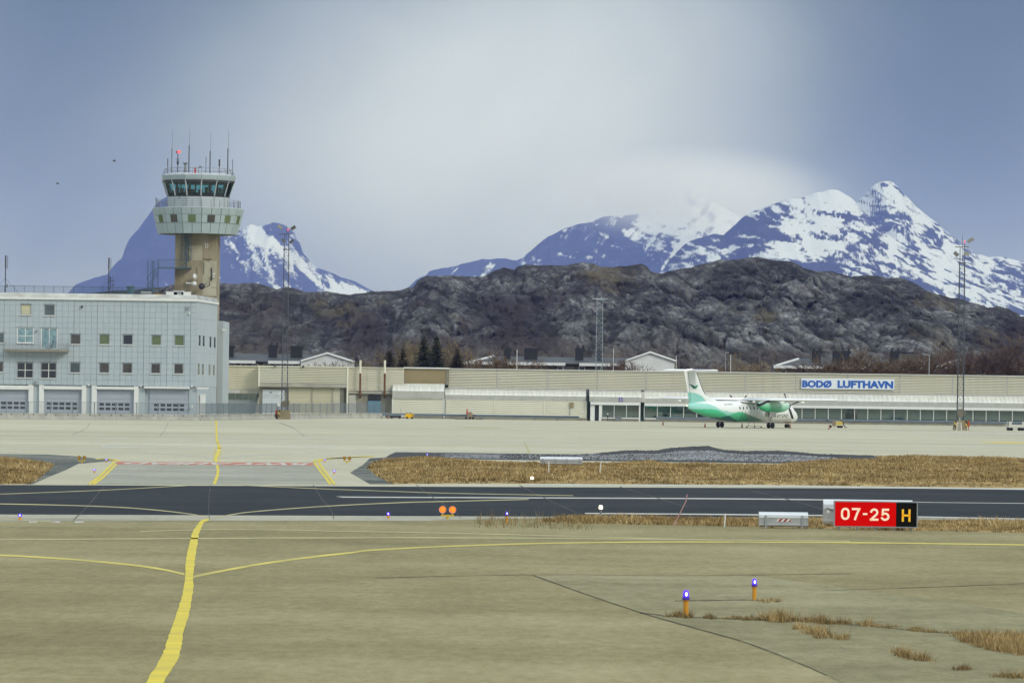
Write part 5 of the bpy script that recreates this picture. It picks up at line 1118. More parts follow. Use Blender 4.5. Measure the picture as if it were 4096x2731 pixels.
# under C: concrete wall, door, blue door, two rusty pipes
MB().box(xc+0.1, tx(1568), TB+0.9, TB+1.2, 0, s3(1950,925).z).build('lower_wall', 'concrete_wall', svc)
MB().box(xc, tx(1568), TB+0.5, TB+1.2, s3(1950,955).z, s3(1950,925).z).build('ledge', 'concrete_pale', svc)
MB().box(s3(1690,1000).x, s3(1775,1000).x, TB+0.75, TB+0.9, 0.1, s3(1700,965).z).build('steel_door', 'fascia_sheet', svc)
MB().box(s3(1915,1000).x, s3(2065,1000).x, TB+0.8, TB+0.9, s3(1990,1036).z, s3(1990,965).z).build('door_head', 'pane_dark', svc)
for k in range(2): MB().box(s3(1915+75*k,1000).x+0.01, s3(1990+75*k,1000).x-0.01, TB+0.72, TB+0.9, 0.05, s3(1990,1038).z).build('blue_door', 'blue_door', svc)
for u in (1828, 2115):
    q = s3(u,560); q1 = s3(u,715); q2 = s3(u,975)
    pp = MB().tube((q.x,TB+0.3,q1.z),(q.x,TB+0.3,q2.z),0.15,n=10).tube((q.x,TB+0.3,q2.z),(q.x,TB+0.9,q2.z-0.3),0.15,n=10).build('flue_pipe', 'rust_pipe', svc); MB().tube((q.x,TB+0.3,q1.z),(q.x,TB+0.3,q.z),0.16,0.17,10).build('flue_sleeve', 'clad_cream', pp)

# ================================================================ BARRIER, FENCE, GUARDRAILS
plain('barrier_concrete', (0.33,0.335,0.295), 0.85, var=0.2, scale=0.6, dirt=(0.22,0.22,0.19), dirt_amt=0.8)
plain('fence_steel', (0.17,0.21,0.24), 0.5, metal=0.2, var=0.1)
BL = [(-70,529),(0,530),(400,538),(800,547),(870,556),(1030,580),(1200,604),(1380,624),(1540,637)]
bpts = []
for x, d in BL: a, _ = der(x, 1677); bpts.append(Vector(((a-2048)*d/F, d, 0)))
segs = []; acc = 0
for a, b2 in zip(bpts[:-1], bpts[1:]): segs.append((acc, (b2-a).length, a, b2)); acc += (b2-a).length
def along(s):
    for s0, l_, a, b2 in segs:
        if s <= s0+l_ or (s0, l_) == segs[-1][:2]: return a + (b2-a)*((s-s0)/l_)
ORD = ['first','second','third','fourth','fifth','sixth','seventh','eighth','ninth','tenth','eleventh','twelfth','thirteenth','fourteenth','fifteenth','sixteenth','seventeenth','eighteenth','nineteenth','twentieth',
       'twenty-first','twenty-second','twenty-third','twenty-fourth','twenty-fifth','twenty-sixth','twenty-seventh','twenty-eighth','twenty-ninth','thirtieth','thirty-first','thirty-second','thirty-third','thirty-fourth','thirty-fifth','thirty-sixth','thirty-seventh','thirty-eighth','thirty-ninth','fortieth','forty-first','forty-second','forty-third','forty-fourth','forty-fifth','forty-sixth','forty-seventh','forty-eighth','forty-ninth','fiftieth','fifty-first','fifty-second','fifty-third','fifty-fourth','fifty-fifth','fifty-sixth','fifty-seventh','fifty-eighth','fifty-ninth','sixtieth','sixty-first','sixty-second','sixty-third','sixty-fourth','sixty-fifth','sixty-sixth','sixty-seventh','sixty-eighth','sixty-ninth','seventieth']
BLEN = 3.2; nb = int(acc/BLEN)
prof = [(-0.30,0),(-0.30,0.09),(-0.13,0.36),(-0.09,0.78),(0.09,0.78),(0.13,0.36),(0.30,0.09),(0.30,0)]
mb = MB(); mb.loft([[Vector((-BLEN/2+0.015, y, z)) for y, z in prof], [Vector((BLEN/2-0.015, y, z)) for y, z in prof]]); proto = None
fence = thing('security_fence', 'grey steel bar fence standing on the row of concrete barriers', 'fence', tuple(along(acc/2)))
fo = ORG[fence.name]; FH = 1.50
fm = MB().box(-BLEN/2, BLEN/2, -0.025, 0.025, FH-0.05, FH).box(-BLEN/2, BLEN/2, -0.02, 0.02, 0.10, 0.14)
for j in range(24): xx = -BLEN/2+BLEN*(j+0.5)/24; fm.box(xx-0.009, xx+0.009, -0.009, 0.009, 0.12, FH-0.03)
fmesh = bpy.data.meshes.new('fence_panel'); fmesh.from_pydata(fm.v, [], fm.f); fmesh.materials.append(M['fence_steel'])
pm_ = MB().box(-0.035, 0.035, -0.035, 0.035, -0.25, FH+0.03); pmesh = bpy.data.meshes.new('fence_post'); pmesh.from_pydata(pm_.v, [], pm_.f); pmesh.materials.append(M['fence_steel'])
for k in range(nb):
    c0, c1 = along(k*BLEN), along((k+1)*BLEN); c = (c0+c1)/2; rz = math.atan2(c1.y-c0.y, c1.x-c0.x)
    lab = f'{ORD[k]} concrete barrier block from the left under the bar fence'
    if proto is None:
        proto = thing('barrier_block', lab, 'barrier', tuple(c), rz, 'concrete barrier blocks along the apron edge'); mb.build('block', 'barrier_concrete', proto, local=True)
        for sx in (-0.9, 0.9): MB().box(sx-0.08, sx+0.08, -0.135, -0.10, 0.55, 0.68).build('lifting_eye', 'steel_dark', proto, local=True)
    else: dup(proto, tuple(c), rz, lab)
    for nm, d, off in (('fence_panel', fmesh, 0.0), ('post', pmesh, BLEN/2)):
        o = bpy.data.objects.new(nm, d); C.objects.link(o); o.parent = fence; q = c + Vector((math.cos(rz), math.sin(rz), 0))*off
        o.location = (q.x-fo.x, q.y-fo.y, 0.78); o.rotation_euler = (0,0,rz)
def guardrail(pts, label):
    P_ = [Vector(((der(x, 1690)[0]-2048)*d/F, d, 0)) for x, d in pts]; t_ = thing('guardrail', label, 'guardrail', tuple(P_[0]))
    prof = [(0,0.42),(-0.06,0.48),(-0.06,0.56),(0,0.61),(-0.06,0.66),(-0.06,0.74),(0,0.80),(0.03,0.80),(0.03,0.42)]
    for a, b2 in zip(P_[:-1], P_[1:]):
        d = b2-a; L_ = d.length; rz = math.atan2(d.y, d.x); n = max(1, round(L_/4))
        for k in range(n):
            c0, c1 = a+d*k/n, a+d*(k+1)/n; M4 = Matrix.Rotation(rz,3,'Z')
            MB().loft([[c0 + M4 @ Vector((0.005,y,z)) for y, z in prof], [c1 + M4 @ Vector((-0.005,y,z)) for y, z in prof]]).build('beam', 'fence_steel', t_)
            MB().box(c0.x-0.06, c0.x+0.06, c0.y+0.03, c0.y+0.13, 0, 0.78).build('post', 'fence_steel', t_)
    return t_
guardrail([(1530,634.5),(1800,636),(2050,634),(2316,628)], 'grey steel guardrail along the blank ribbed terminal wall')
guardrail([(2626,633),(3000,632),(3500,630),(4000,628),(4400,627)], 'grey steel guardrail below the glazed terminal front behind the aircraft')

# ================================================================ HOUSES BEHIND THE TERMINAL
plain('roof_slate', (0.055,0.062,0.068), 0.7, var=0.15, scale=0.5)
plain('house_white', (0.66,0.68,0.68), 0.6, var=0.08, scale=0.6)
plain('house_dark', (0.10,0.10,0.09), 0.8, var=0.2)
plain('chimney_black', (0.012,0.014,0.02), 0.6, var=0.2)
HD = 800.0
plain('house_window', (0.03,0.04,0.05), 0.1, var=0.2, spec=0.8)
def chimney(t_, x0, x1, y0, y1, pots, conv):
    a, b2 = conv(x0,(y0+y1)/2), conv(x1,(y0+y1)/2); z0, z1 = conv(x0,y1).z-0.6, conv(x0,y0).z
    m_ = MB().box(a.x, b2.x-0.25, HD+3.0, HD+4.2, z0, z1).box(a.x-0.03, b2.x, HD+2.95, HD+4.25, z1-0.6, z1).build('chimney','chimney_black',t_)
    for px_ in pots:
        q = conv(px_,y0); MB().lathe([(0.18,0),(0.18,0.25),(0.30,0.30),(0.30,0.42),(0.22,0.5),(0.1,0.62)],(q.x,HD+3.6,z1),8).build('cowl','chimney_black',m_)
def longhouse(label, conv, ridge_y, eave_y, x0, x1, gable, chims, barge=None, fascias=()):
    """dark roof running across, a white gabled wing towards the camera at its right end"""
    zr = conv((x0+x1)/2, ridge_y).z; ze = conv((x0+x1)/2, eave_y).z; a, c = conv(x0,eave_y).x, conv(x1,eave_y).x
    t_ = thing('row_house', label, 'house', ((a+c)/2, HD+5, 0))
    MB().box(a+0.5, c-0.2, HD+0.7, HD+11, 0, ze-0.1).build('wall','house_dark',t_)
    ins = 5.5 if barge else 0.0
    MB().add([(a,HD,ze),(c,HD,ze),(c,HD+6,zr),(a+ins,HD+6,zr),(a,HD+12,ze),(c,HD+12,ze),(a,HD,ze-0.15),(c,HD,ze-0.15)], [(0,1,2,3),(3,2,5,4),(0,3,4),(0,6,7,1),(6,4,5,7)]).build('roof','roof_slate',t_)
    for (u0, u1) in fascias: MB().box(conv(u0,eave_y).x, conv(u1,eave_y).x, HD-0.25, HD-0.05, ze-0.45, ze+0.12).build('fascia','house_white',t_)
    if barge:
        q0, q1 = conv(*barge[0]), conv(*barge[1]); MB().tube((q0.x,HD-0.2,q0.z),(q1.x,HD+5.0,q1.z+0.0),0.28,0.22,4).build('bargeboard','house_white',t_)
    ap, l_, r_ = gable; A, Lq, Rq = conv(*ap), conv(*l_), conv(*r_); y = HD-4
    sc_ = (HD-4)/HD
    pts = [(Lq.x*sc_, 0),(Rq.x*sc_-0.35, 0),(Rq.x*sc_-0.35, Rq.z),(A.x*sc_, A.z),(Lq.x*sc_, Lq.z)]
    MB().prism(pts, y, HD+4).build('gable_wall','house_white',t_)
    for (s0, s1) in ((Lq, A), (A, Rq)):
        MB().add([(s0.x*sc_,y-0.35,s0.z+0.03),(s1.x*sc_,y-0.35,s1.z+0.03),(s1.x*sc_,HD+4,s1.z+0.03),(s0.x*sc_,HD+4,s0.z+0.03),(s0.x*sc_,y-0.35,s0.z+0.2),(s1.x*sc_,y-0.35,s1.z+0.2),(s1.x*sc_,HD+4,s1.z+0.2),(s0.x*sc_,HD+4,s0.z+0.2)], [(0,1,5,4),(4,5,6,7),(1,2,6,5),(0,4,7,3),(2,3,7,6)]).build('gable_roof','house_white' if False else 'roof_slate',t_)
        MB().add([(s0.x*sc_,y-0.42,s0.z-0.12),(s1.x*sc_,y-0.42,s1.z-0.12),(s1.x*sc_,y-0.36,s1.z+0.22),(s0.x*sc_,y-0.36,s0.z+0.22)], [(0,1,2,3)]).build('bargeboard','house_white',t_)
    for ch_ in chims: chimney(t_, *ch_, conv)
    for k in range(8):
        xx = a+2+(c-a-4)*k/7.0; w_ = MB().box(xx-0.6, xx+0.6, HD+0.6, HD+0.72, ze-1.7, ze-0.5).build('window','house_white',t_); MB().box(xx-0.5, xx+0.5, HD+0.57, HD+0.62, ze-1.6, ze-0.6).build('pane','house_window',w_)
    return t_
c3 = lambda x, y: P(*zc(820,1250,2.94)(x,y), HD); c4 = lambda x, y: P(*zc(1500,1300,2.6133)(x,y), HD); c5 = lambda x, y: P(*zc(2300,1300,2.352)(x,y), HD); c6 = lambda x, y: P(*zc(3100,1300,2.3614)(x,y), HD)
longhouse('row house with dark roof and white gable beside the office block', c3, 482, 572, 60, 1250, ((1440,480),(1128,572),(1758,582)), [(215,340,385,500,()),(737,852,378,510,(772,835)),(995,1150,388,500,())], None, ((60,595),(742,1120)))
longhouse('row house with dark roof and white gable left of the aircraft tail', c4, 330, 398, 930, 2720, ((2876,287),(2620,375),(3150,380)), [(1350,1430,243,340,(1398,)),(1560,1712,240,345,()),(2095,2195,237,355,(2122,2180)),(2320,2392,245,330,())], ((970,395),(1240,322)), ((918,1237),(1383,1990),(2135,2560)))
longhouse('row house with dark roof partly behind brown bushes on the right', c6, 318, 396, -20, 1580, ((1735,330),(1518,402),(1958,408)), [(360,456,240,345,(384,437)),(557,728,240,330,(655,712)),(1100,1197,242,350,(1122,1180))], ((5,387),(240,316)), ((-15,270),(275,460),(640,1000),(1030,1500)))
p = c6(1345, 292); t_ = thing('chimney_stack', 'square brown brick stack between the bushes and the white gable', 'chimney', (p.x, HD+14, 0)); MB().box(-1.8,1.8,-1,1,0,p.z+0.6).build('stack','house_dark',t_,local=True); MB().box(-1.95,1.95,-1.1,1.1,p.z+0.6,p.z+0.85).build('cap','chimney_black',t_,local=True)

# ================================================================ POLES BEHIND THE TERMINAL
def pole(name, px, ytop, D, r, label, lamp=0, mat='white_trim'):
    a = P(px, 1500, D); z = P(px, ytop, D).z; t_ = thing(name, label, 'pole' if not lamp else 'street lamp', (a.x, D, 0)); MB().lathe([(r*1.2,0),(r,z*0.5),(r*0.8,z)],(0,0,0),8).build('pole',mat,t_,local=True)
    if lamp: MB().tube((0,0,z),(lamp,0,z+0.1),r*0.7).build('arm',mat,t_,local=True); MB().cbox((lamp*1.15,0,z+0.12),(0.7,0.25,0.14)).build('lamp_head','galvanised',t_,local=True)
    else: MB().lathe([(r*0.8,0),(r*1.5,0.05),(r*1.5,0.15),(0.01,0.22)],(0,0,z),8).build('finial','white_trim',t_,local=True)
pole('flagpole', 2067, 1405, 700, 0.06, 'white flagpole in front of the middle row house roof')
pole('flagpole', 2453, 1399, 760, 0.05, 'short white pole behind the black chimney beside the lattice mast')
pole('flagpole', 2704, 1428, 720, 0.06, 'white flagpole rising above the aircraft tailplane')
pole('street_lamp', 2901, 1412, 735, 0.07, 'grey street lamp between two white poles above the terminal roof', 0.01+0.25, 'galvanised')
pole('flagpole', 2922, 1424, 720, 0.06, 'white flagpole beside the grey street lamp')
pole('street_lamp', 3716, 1420, 735, 0.09, 'grey street lamp with arm left of the right white gable', -0.8, 'galvanised')
pole('street_lamp', 3853, 1256, 780, 0.07, 'tall lamp with white arm just right of the floodlight mast', 1.6, 'galvanised')

# ================================================================ FLOODLIGHT MASTS
plain('mast_steel', (0.075,0.085,0.10), 0.5, metal=0.3, var=0.2)
plain('mast_steel_pale', (0.30,0.35,0.39), 0.5, metal=0.3, var=0.2)
plain('flood_grey', (0.075,0.08,0.07), 0.5, var=0.2); plain('flood_light_grey', (0.22,0.22,0.2), 0.5, var=0.2)
plain('base_concrete', (0.25,0.21,0.13), 0.85, var=0.25, scale=1.2)
plain('cabinet_brown', (0.145,0.135,0.10), 0.6, var=0.15)
plain('orange_paint', (0.45,0.085,0.02), 0.5, var=0.15)
def stripes_mat(name, c1, c2, sc, ang):
    m, t, b = newmat(name); n = t.nodes; l = t.links.new; g = n.new('ShaderNodeTexCoord'); mp = n.new('ShaderNodeMapping'); mp.inputs['Rotation'].default_value = (0,ang,0); wv = n.new('ShaderNodeTexWave'); wv.bands_direction = 'X'; wv.wave_profile = 'SIN'; wv.inputs['Scale'].default_value = sc
    r = n.new('ShaderNodeValToRGB'); r.color_ramp.interpolation = 'CONSTANT'; r.color_ramp.elements[0].color = col(c1); r.color_ramp.elements[1].position = 0.5; r.color_ramp.elements[1].color = col(c2)
    l(g.outputs['Object'], mp.inputs['Vector']); l(mp.outputs[0], wv.inputs['Vector']); l(wv.outputs['Fac'], r.inputs[0]); l(r.outputs[0], b.inputs['Base Color']); b.inputs['Roughness'].default_value = 0.5
stripes_mat('hazard_stripes', (0.50,0.36,0.06), (0.015,0.014,0.012), 0.62, R(40))
stripes_mat('red_white_stripes', (0.30,0.04,0.03), (0.62,0.60,0.58), 2.4, R(-40))
def lattice(t_, z0, z1, w0, w1, mat, bays, rl=0.045, rb=0.022):
    cr = lambda k, z: Vector(((w0+(w1-w0)*(z-z0)/(z1-z0))/2*(1 if k in (1,2) else -1), (w0+(w1-w0)*(z-z0)/(z1-z0))/2*(1 if k in (2,3) else -1), z))
    for k in range(4): MB().tube(cr(k,z0), cr(k,z1), rl, n=5).build('leg', mat, t_, local=True)
    for b_ in range(bays):
        za, zb = z0+(z1-z0)*b_/bays, z0+(z1-z0)*(b_+1)/bays; mb = MB()
        for k in range(4):
            j = (k+1) % 4; mb.tube(cr(k,zb), cr(j,zb), rb, n=4); mb.tube(cr(k,za), cr(j,zb), rb, n=4)
        o = mb.build('bracing', mat, t_, local=True)
def mast(px, ybase, ytop, label, base=True, D=None, mat='mast_steel', heads=(), w_=0.66, yplat=None, z0=1.3):
    g = G(px, ybase) if D is None else Vector((P(px, ybase, D).x, D, 0)); D = g.y; zt = P(px, ytop, D).z
    t_ = thing('floodlight_mast', label, 'light mast', (g.x, D, 0)); lattice(t_, z0, zt, w_*1.25, w_, mat, 26)
    MB().box(-w_*0.75,w_*0.75,-w_*0.75,w_*0.75,zt-0.04,zt+0.06).build('platform', mat, t_, local=True)
    for k, (dx, dz, sx, sz, ry_, mt) in enumerate(heads):
        h = MB().cbox((dx,-0.25,dz+zt),(sx,0.22,sz),ry=ry_,rx=R(-18)).build('floodlight', mt, t_, local=True); MB().tube((dx*0.55,-0.1,zt+dz-sz*0.6),(dx*0.9,-0.2,zt+dz),0.04).build('yoke', 'mast_steel', h, local=True)
    return t_, zt
mA, zA = mast(1137, 1676, 998, 'tall lattice floodlight mast with four lamps in front of the snowy shoulder', heads=((-0.95,3.2,0.75,0.42,R(35),'flood_light_grey'),(0.95,3.1,0.75,0.42,R(-35),'flood_grey'),(-0.45,1.25,0.7,0.3,R(48),'flood_grey'),(0.72,1.15,0.7,0.28,R(-48),'flood_grey')))
MB().box(-1.1,0.8,-0.06,0.06,zA+2.15,zA+2.25).tube((-0.3,0,zA),(-0.3,0,zA+2.2),0.05).tube((0.3,0,zA),(0.3,0,zA+2.2),0.05).tube((-0.05,0,zA),(-0.05,0,zA+3.6),0.025).build('head_frame','mast_steel',mA,local=True)
MB().lathe([(0.05,0),(0.075,0.07),(0.075,0.2),(0.02,0.27)],(0.2,-0.1,zA+2.7),8).build('obstruction_light','red_glow',mA,local=True); MB().tube((0.2,-0.1,zA+2.2),(0.2,-0.1,zA+2.7),0.04).build('lamp_stem','mast_steel',mA,local=True)
mB, zB = mast(3840, 1720, 1052, 'tall lattice floodlight mast with striped base at the right of the apron', heads=((1.05,3.05,0.9,0.42,R(-30),'flood_light_grey'),(-0.85,1.2,0.7,0.45,R(40),'flood_grey'),(0.52,1.25,0.75,0.48,R(0),'flood_light_grey')))
MB().box(-1.0,0.9,-0.06,0.06,zB+2.1,zB+2.2).box(-1.2,1.2,-0.05,0.05,zB+0.5,zB+0.56).tube((-0.3,0,zB),(-0.3,0,zB+2.1),0.05).tube((0.3,0,zB),(0.3,0,zB+2.1),0.05).tube((0,0,zB),(0,0,zB+3.8),0.025).build('head_frame','mast_steel',mB,local=True)
MB().lathe([(0.05,0),(0.075,0.07),(0.075,0.2),(0.02,0.27)],(0.28,-0.1,zB+2.7),8).build('obstruction_light','red_glow',mB,local=True); MB().tube((0.28,-0.1,zB+2.1),(0.28,-0.1,zB+2.7),0.04).build('lamp_stem','mast_steel',mB,local=True)
mC, zC = mast(2395, 1560, 1200, 'pale lattice mast with bare platform standing behind the terminal roof', D=690, mat='mast_steel_pale', z0=0.2, w_=0.95)
MB().box(-1.3,1.3,-0.3,0.3,zC+0.1,zC+0.3).build('head_frame','mast_steel_pale',mC,local=True)
for t_, zt in ((mA, zA), (mB, zB)):
    bb = MB(); W_ = 0.88
    bb.prism([(-W_,0),(W_,0),(W_*0.92,1.32),(-W_*0.92,1.32)],-0.9,0.9); bs = bb.build('base','base_concrete',t_,local=True)
    for s in (-1,1):
        if t_ is mA and s > 0: continue
        MB().box(s*0.72-0.13,s*0.72+0.13,-0.96,-0.91,0.42,1.30).build('hazard_board','hazard_stripes',bs,local=True)
    MB().box(-0.42,0.36,-0.5,0.1,1.75,2.85 if t_ is mB else 2.6).build('cabinet','cabinet_brown',t_,local=True); MB().box(0.36,0.70,-0.35,0.1,1.95,2.7).build('small_cabinet','cabinet_brown',t_,local=True)
    if t_ is mA: MB().box(-0.98,-0.6,-0.5,-0.2,1.85,2.4).build('white_box','white_trim',t_,local=True)
    s = -1 if t_ is mA else 1
    MB().box(s*1.12-0.13,s*1.12+0.13,-0.3,0.1,0.5,1.3).tube((s*1.12,-0.1,0),(s*1.12,-0.1,0.5),0.05).build('extinguisher_box','orange_paint',t_,local=True)
lg = G(3834,1721.5); lad = thing('step_ladder', 'white four step ladder leaning on the striped mast base', 'ladder', (lg.x-0.05, lg.y-1.0, 0))
for s in (-1,1): MB().tube((s*0.31,-0.35,0),(s*0.26,0.0,1.05),0.04).build('rail','white_trim',lad,local=True)
for k in range(4): zz = 0.22+k*0.26; MB().box(-0.30,0.30,-0.30+k*0.08,-0.10+k*0.08,zz,zz+0.05).build('step','white_trim',lad,local=True)

# ================================================================ TREES
plain('needles', (0.032,0.062,0.034), 0.9, var=0.4, scale=1.5); plain('needles_olive', (0.065,0.065,0.027), 0.9, var=0.4, scale=1.5)
plain('bark', (0.06,0.045,0.032), 0.9, var=0.3); plain('twigs_brown', (0.13,0.085,0.048), 0.9, var=0.3, scale=0.5); plain('twigs_red', (0.11,0.072,0.055), 0.9, var=0.3, scale=0.5); plain('twigs_tan', (0.20,0.155,0.085), 0.9, var=0.3, scale=0.5)
def spruce(px, ytop, hw, D, mat, label, seed):
    rnd = random.Random(seed); a = P(px, 1450, D); zt = P(px, ytop, D).z; w_ = hw*1.4*D/F; ztop0 = P(px,1462,D).z
    t_ = thing('spruce_tree', label, 'tree', (a.x, D, 0)); MB().tube((0,0,0),(0,0,zt-0.3),0.22,0.03,7).build('trunk','bark',t_,local=True)
    mb = MB(); z = 2.0
    while z < zt-0.15:
        f_ = (zt-z)/max(1.0, zt-ztop0); r = w_*1.15*min(1.3, f_**0.75)*rnd.uniform(0.75,1.15)+0.06; n = int(9+8*min(1,f_))
        for k in range(n):
            an = 2*math.pi*(k+rnd.random()*0.8)/n; rr_ = r*rnd.uniform(0.6,1.15); dz = -0.22*rr_*rnd.uniform(0.4,1.5); d = Vector((math.cos(an), math.sin(an), 0)); s = Vector((-d.y, d.x, 0))
            for j in range(1, 6):
                t0 = j/6.0; c = d*rr_*t0 + Vector((0,0,z+dz*t0+0.10*rr_*t0*t0)); l_ = (1-t0)*0.55*rr_*0.6+0.16
                for sg_ in (-1, 1):
                    tip = c + s*sg_*l_*rnd.uniform(0.9,1.5) + d*l_*0.6 + Vector((0,0,-0.25*l_*rnd.random())); mb.add([c - d*0.12, c + d*0.20, tip], [(0,1,2)])
                tip = c + d*0.22 + Vector((0,0,-0.3*rnd.random())); mb.add([c - s*0.16, c + s*0.16, tip], [(0,1,2)])
        z += rnd.uniform(0.20,0.34)
    for k in range(10): zz = zt-rnd.uniform(0,0.7); an = rnd.random()*6.28; mb.add([(0,0,zz),(0,0,zz+0.18),(0.2*math.cos(an),0.2*math.sin(an),zz+0.1)], [(0,1,2)])
    mb.build('crown', mat, t_, local=True)
q4 = zc(1500,1300,2.6133)
for (u, v, hw, mt, lb, sd) in ((150,250,26,'needles_olive','small olive spruce leftmost in the group above the terminal roof',1),(290,232,21,'needles_olive','slim olive spruce left of the two tall dark spruces',2),(510,98,36,'needles','tallest dark green spruce, on the left of the tall pair',3),(640,104,38,'needles','tall dark spruce, on the right of the tall pair',4),(860,236,25,'needles_olive','small olive spruce standing right of the tall pair',5)):
    x, y = q4(u, v); spruce(x, y, hw, 760+sd*3, mt, lb, sd)
def bare_mesh(seed, h, spread, depth=5, tw=0.02):
    rnd = random.Random(seed); mb = MB(); tr = MB()
    def grow(p, d, l_, r, lev):
        q = p + d*l_; (tr if lev < 2 else mb).tube(p, q, r, r*0.65, 4 if lev < 2 else 3, False)
        if lev >= depth: return
        for k in range(rnd.choice((2,3,3)) if lev else 5):
            nd = (d + Vector((rnd.gauss(0,1),rnd.gauss(0,1),rnd.gauss(0.25,0.6)))*spread).normalized(); grow(p + d*l_*rnd.uniform(0.55,1.0), nd, l_*rnd.uniform(0.58,0.82), max(tw, r*0.55), lev+1)
    for k in range(3): grow(Vector((rnd.uniform(-.3,.3),rnd.uniform(-.3,.3),0)), Vector((rnd.gauss(0,.18),rnd.gauss(0,.18),1)).normalized(), h*0.36, h*0.012+0.03, 0)
    out_ = []
    for nm, b_ in (('trunk', tr), ('twigs', mb)): me = bpy.data.meshes.new(nm); me.from_pydata(b_.v, [], b_.f); out_.append(me)
    return out_
BARE = [bare_mesh(s, 8.0, 0.42+0.04*(s % 3)) for s in range(6)]
def bare(px, ytop, D, label, k, wide=1.0, mat='twigs_brown', group='bare trees behind the terminal', name='bare_tree'):
    a = P(px, 1480, D); z = P(px, ytop, D).z; t_ = thing(name, label, 'tree' if name == 'bare_tree' else 'bush', (a.x, D, 0), random.random()*6, group)
    s = z/7.6
    for nm, me in zip(('trunk','crown'), BARE[k % 6]):
        key = (me.name, mat); md = me if not me.materials else None
        if md is None or True:
            md = BMAT.get(key)
            if md is None: md = me.copy(); md.materials.append(M['bark'] if nm == 'trunk' else M[mat]); BMAT[key] = md
        o = bpy.data.objects.new(nm, md); C.objects.link(o); o.parent = t_
    t_.scale = (s*wide, s*wide, s)
BMAT = {}
for i, (px, yt, D, wd, mt, lb) in enumerate([
    (1590,1385,790,1.0,'twigs_tan','bare tree behind the leftmost small spruce'),(1625,1400,780,0.9,'twigs_tan','bare bush tree between the two small olive spruces'),(1665,1365,800,1.1,'twigs_tan','tall bare tree left of the tallest spruce'),(1725,1360,805,1.1,'twigs_tan','bare tree behind the tall spruce pair'),(1790,1370,800,1.2,'twigs_tan','bare tree right of the tall spruce pair'),(1810,1390,780,1.0,'twigs_tan','bare tree close to the right small spruce'),(1870,1425,780,1.0,'twigs_brown','low bare bush right of the last spruce'),
    (1240,1450,775,1.2,'twigs_brown','bare bush in front of the left white gable, left one'),(1300,1448,775,1.2,'twigs_brown','bare bush in front of the left white gable, middle one'),(1360,1450,775,1.2,'twigs_brown','bare bush in front of the left white gable, right one'),(1425,1432,790,1.2,'twigs_tan','bare bush just right of the left white gable'),
    (2000,1425,770,1.3,'twigs_brown','bare bush in front of the first chimney of the middle house'),(2070,1420,770,1.3,'twigs_brown','bare bush behind the white flagpole of the middle house'),(2135,1440,770,1.2,'twigs_brown','low bare bush below the wide black chimney'),(2470,1450,775,0.9,'twigs_red','dark bare sapling at the left edge of the middle white gable'),(2490,1440,775,0.9,'twigs_red','dark bare sapling left of centre of the middle white gable'),(2546,1432,775,1.0,'twigs_red','dark bare sapling at the centre of the middle white gable'),
    (2960,1435,790,1.5,'twigs_tan','tan bush right of the pair of poles above the terminal'),(3010,1442,790,1.5,'twigs_tan','tan bush halfway between poles and right row house'),(3050,1450,790,1.2,'twigs_tan','low tan bush at the left end of the right row house'),(2860,1465,785,1.3,'twigs_red','low reddish bush left of the grey street lamp'),
    (3300,1425,760,1.6,'twigs_brown','brown bush left end of the row hiding the right row house'),(3360,1410,762,1.6,'twigs_brown','brown bush below the wide chimney of the right row house'),(3420,1412,765,1.6,'twigs_brown','brown bush right of the wide chimney of the right row house'),(3480,1420,760,1.6,'twigs_brown','brown bush between the chimneys of the right row house'),(3540,1425,762,1.6,'twigs_brown','brown bush left of the last chimney of the right row house'),(3630,1425,764,1.5,'twigs_brown','brown bush left of the lamp with the arm'),(3690,1415,764,1.5,'twigs_brown','brown bush at the foot of the lamp with the arm'),
    (3745,1400,770,1.0,'twigs_red','dark bare tree at the left side of the right white gable'),(3780,1405,768,1.0,'twigs_red','dark bare tree left of centre of the right white gable'),(3812,1408,770,0.9,'twigs_red','dark bare tree just left of the mast before the right gable'),(3868,1402,768,1.0,'twigs_red','dark bare tree right of the mast before the right gable'),(3900,1398,770,1.0,'twigs_red','dark bare tree at the right side of the right white gable'),(3940,1385,772,1.1,'twigs_red','dark bare tree first right of the right white gable'),(3985,1372,774,1.1,'twigs_red','dark bare tree second right of the right white gable'),(4030,1370,772,1.1,'twigs_red','dark bare tree third right of the right white gable'),(4075,1375,774,1.1,'twigs_red','dark bare tree at the right edge of the picture')]):
    bare(px, yt, D, lb, i, wd, mt)
# the wood on the slope at the far right, one mass
vv, ff, base_n = [], [], 0
pts_ = []
me = BARE[2][1]; bv = np.array([v_.co[:] for v_ in me.vertices]); bf = np.array([list(p_.vertices) for p_ in me.polygons if len(p_.vertices) == 4])
for k in range(34):
    px, D = RNG.uniform(3560,4300), RNG.uniform(815,930); s = RNG.uniform(0.95,1.5)*1.25; a = RNG.uniform(0,6.28); q = P(px,1480,D)
    rot = np.array([[math.cos(a),-math.sin(a),0],[math.sin(a),math.cos(a),0],[0,0,1]]); v_ = (bv*np.array([s*1.1,s*1.1,s])) @ rot.T + np.array([q.x,q.y,0])
    vv.append(v_); ff.append(bf+base_n); base_n += len(v_)
o = npmesh('woods', np.concatenate(vv), np.concatenate(ff), 'twigs_red', False); o['kind'] = 'stuff'
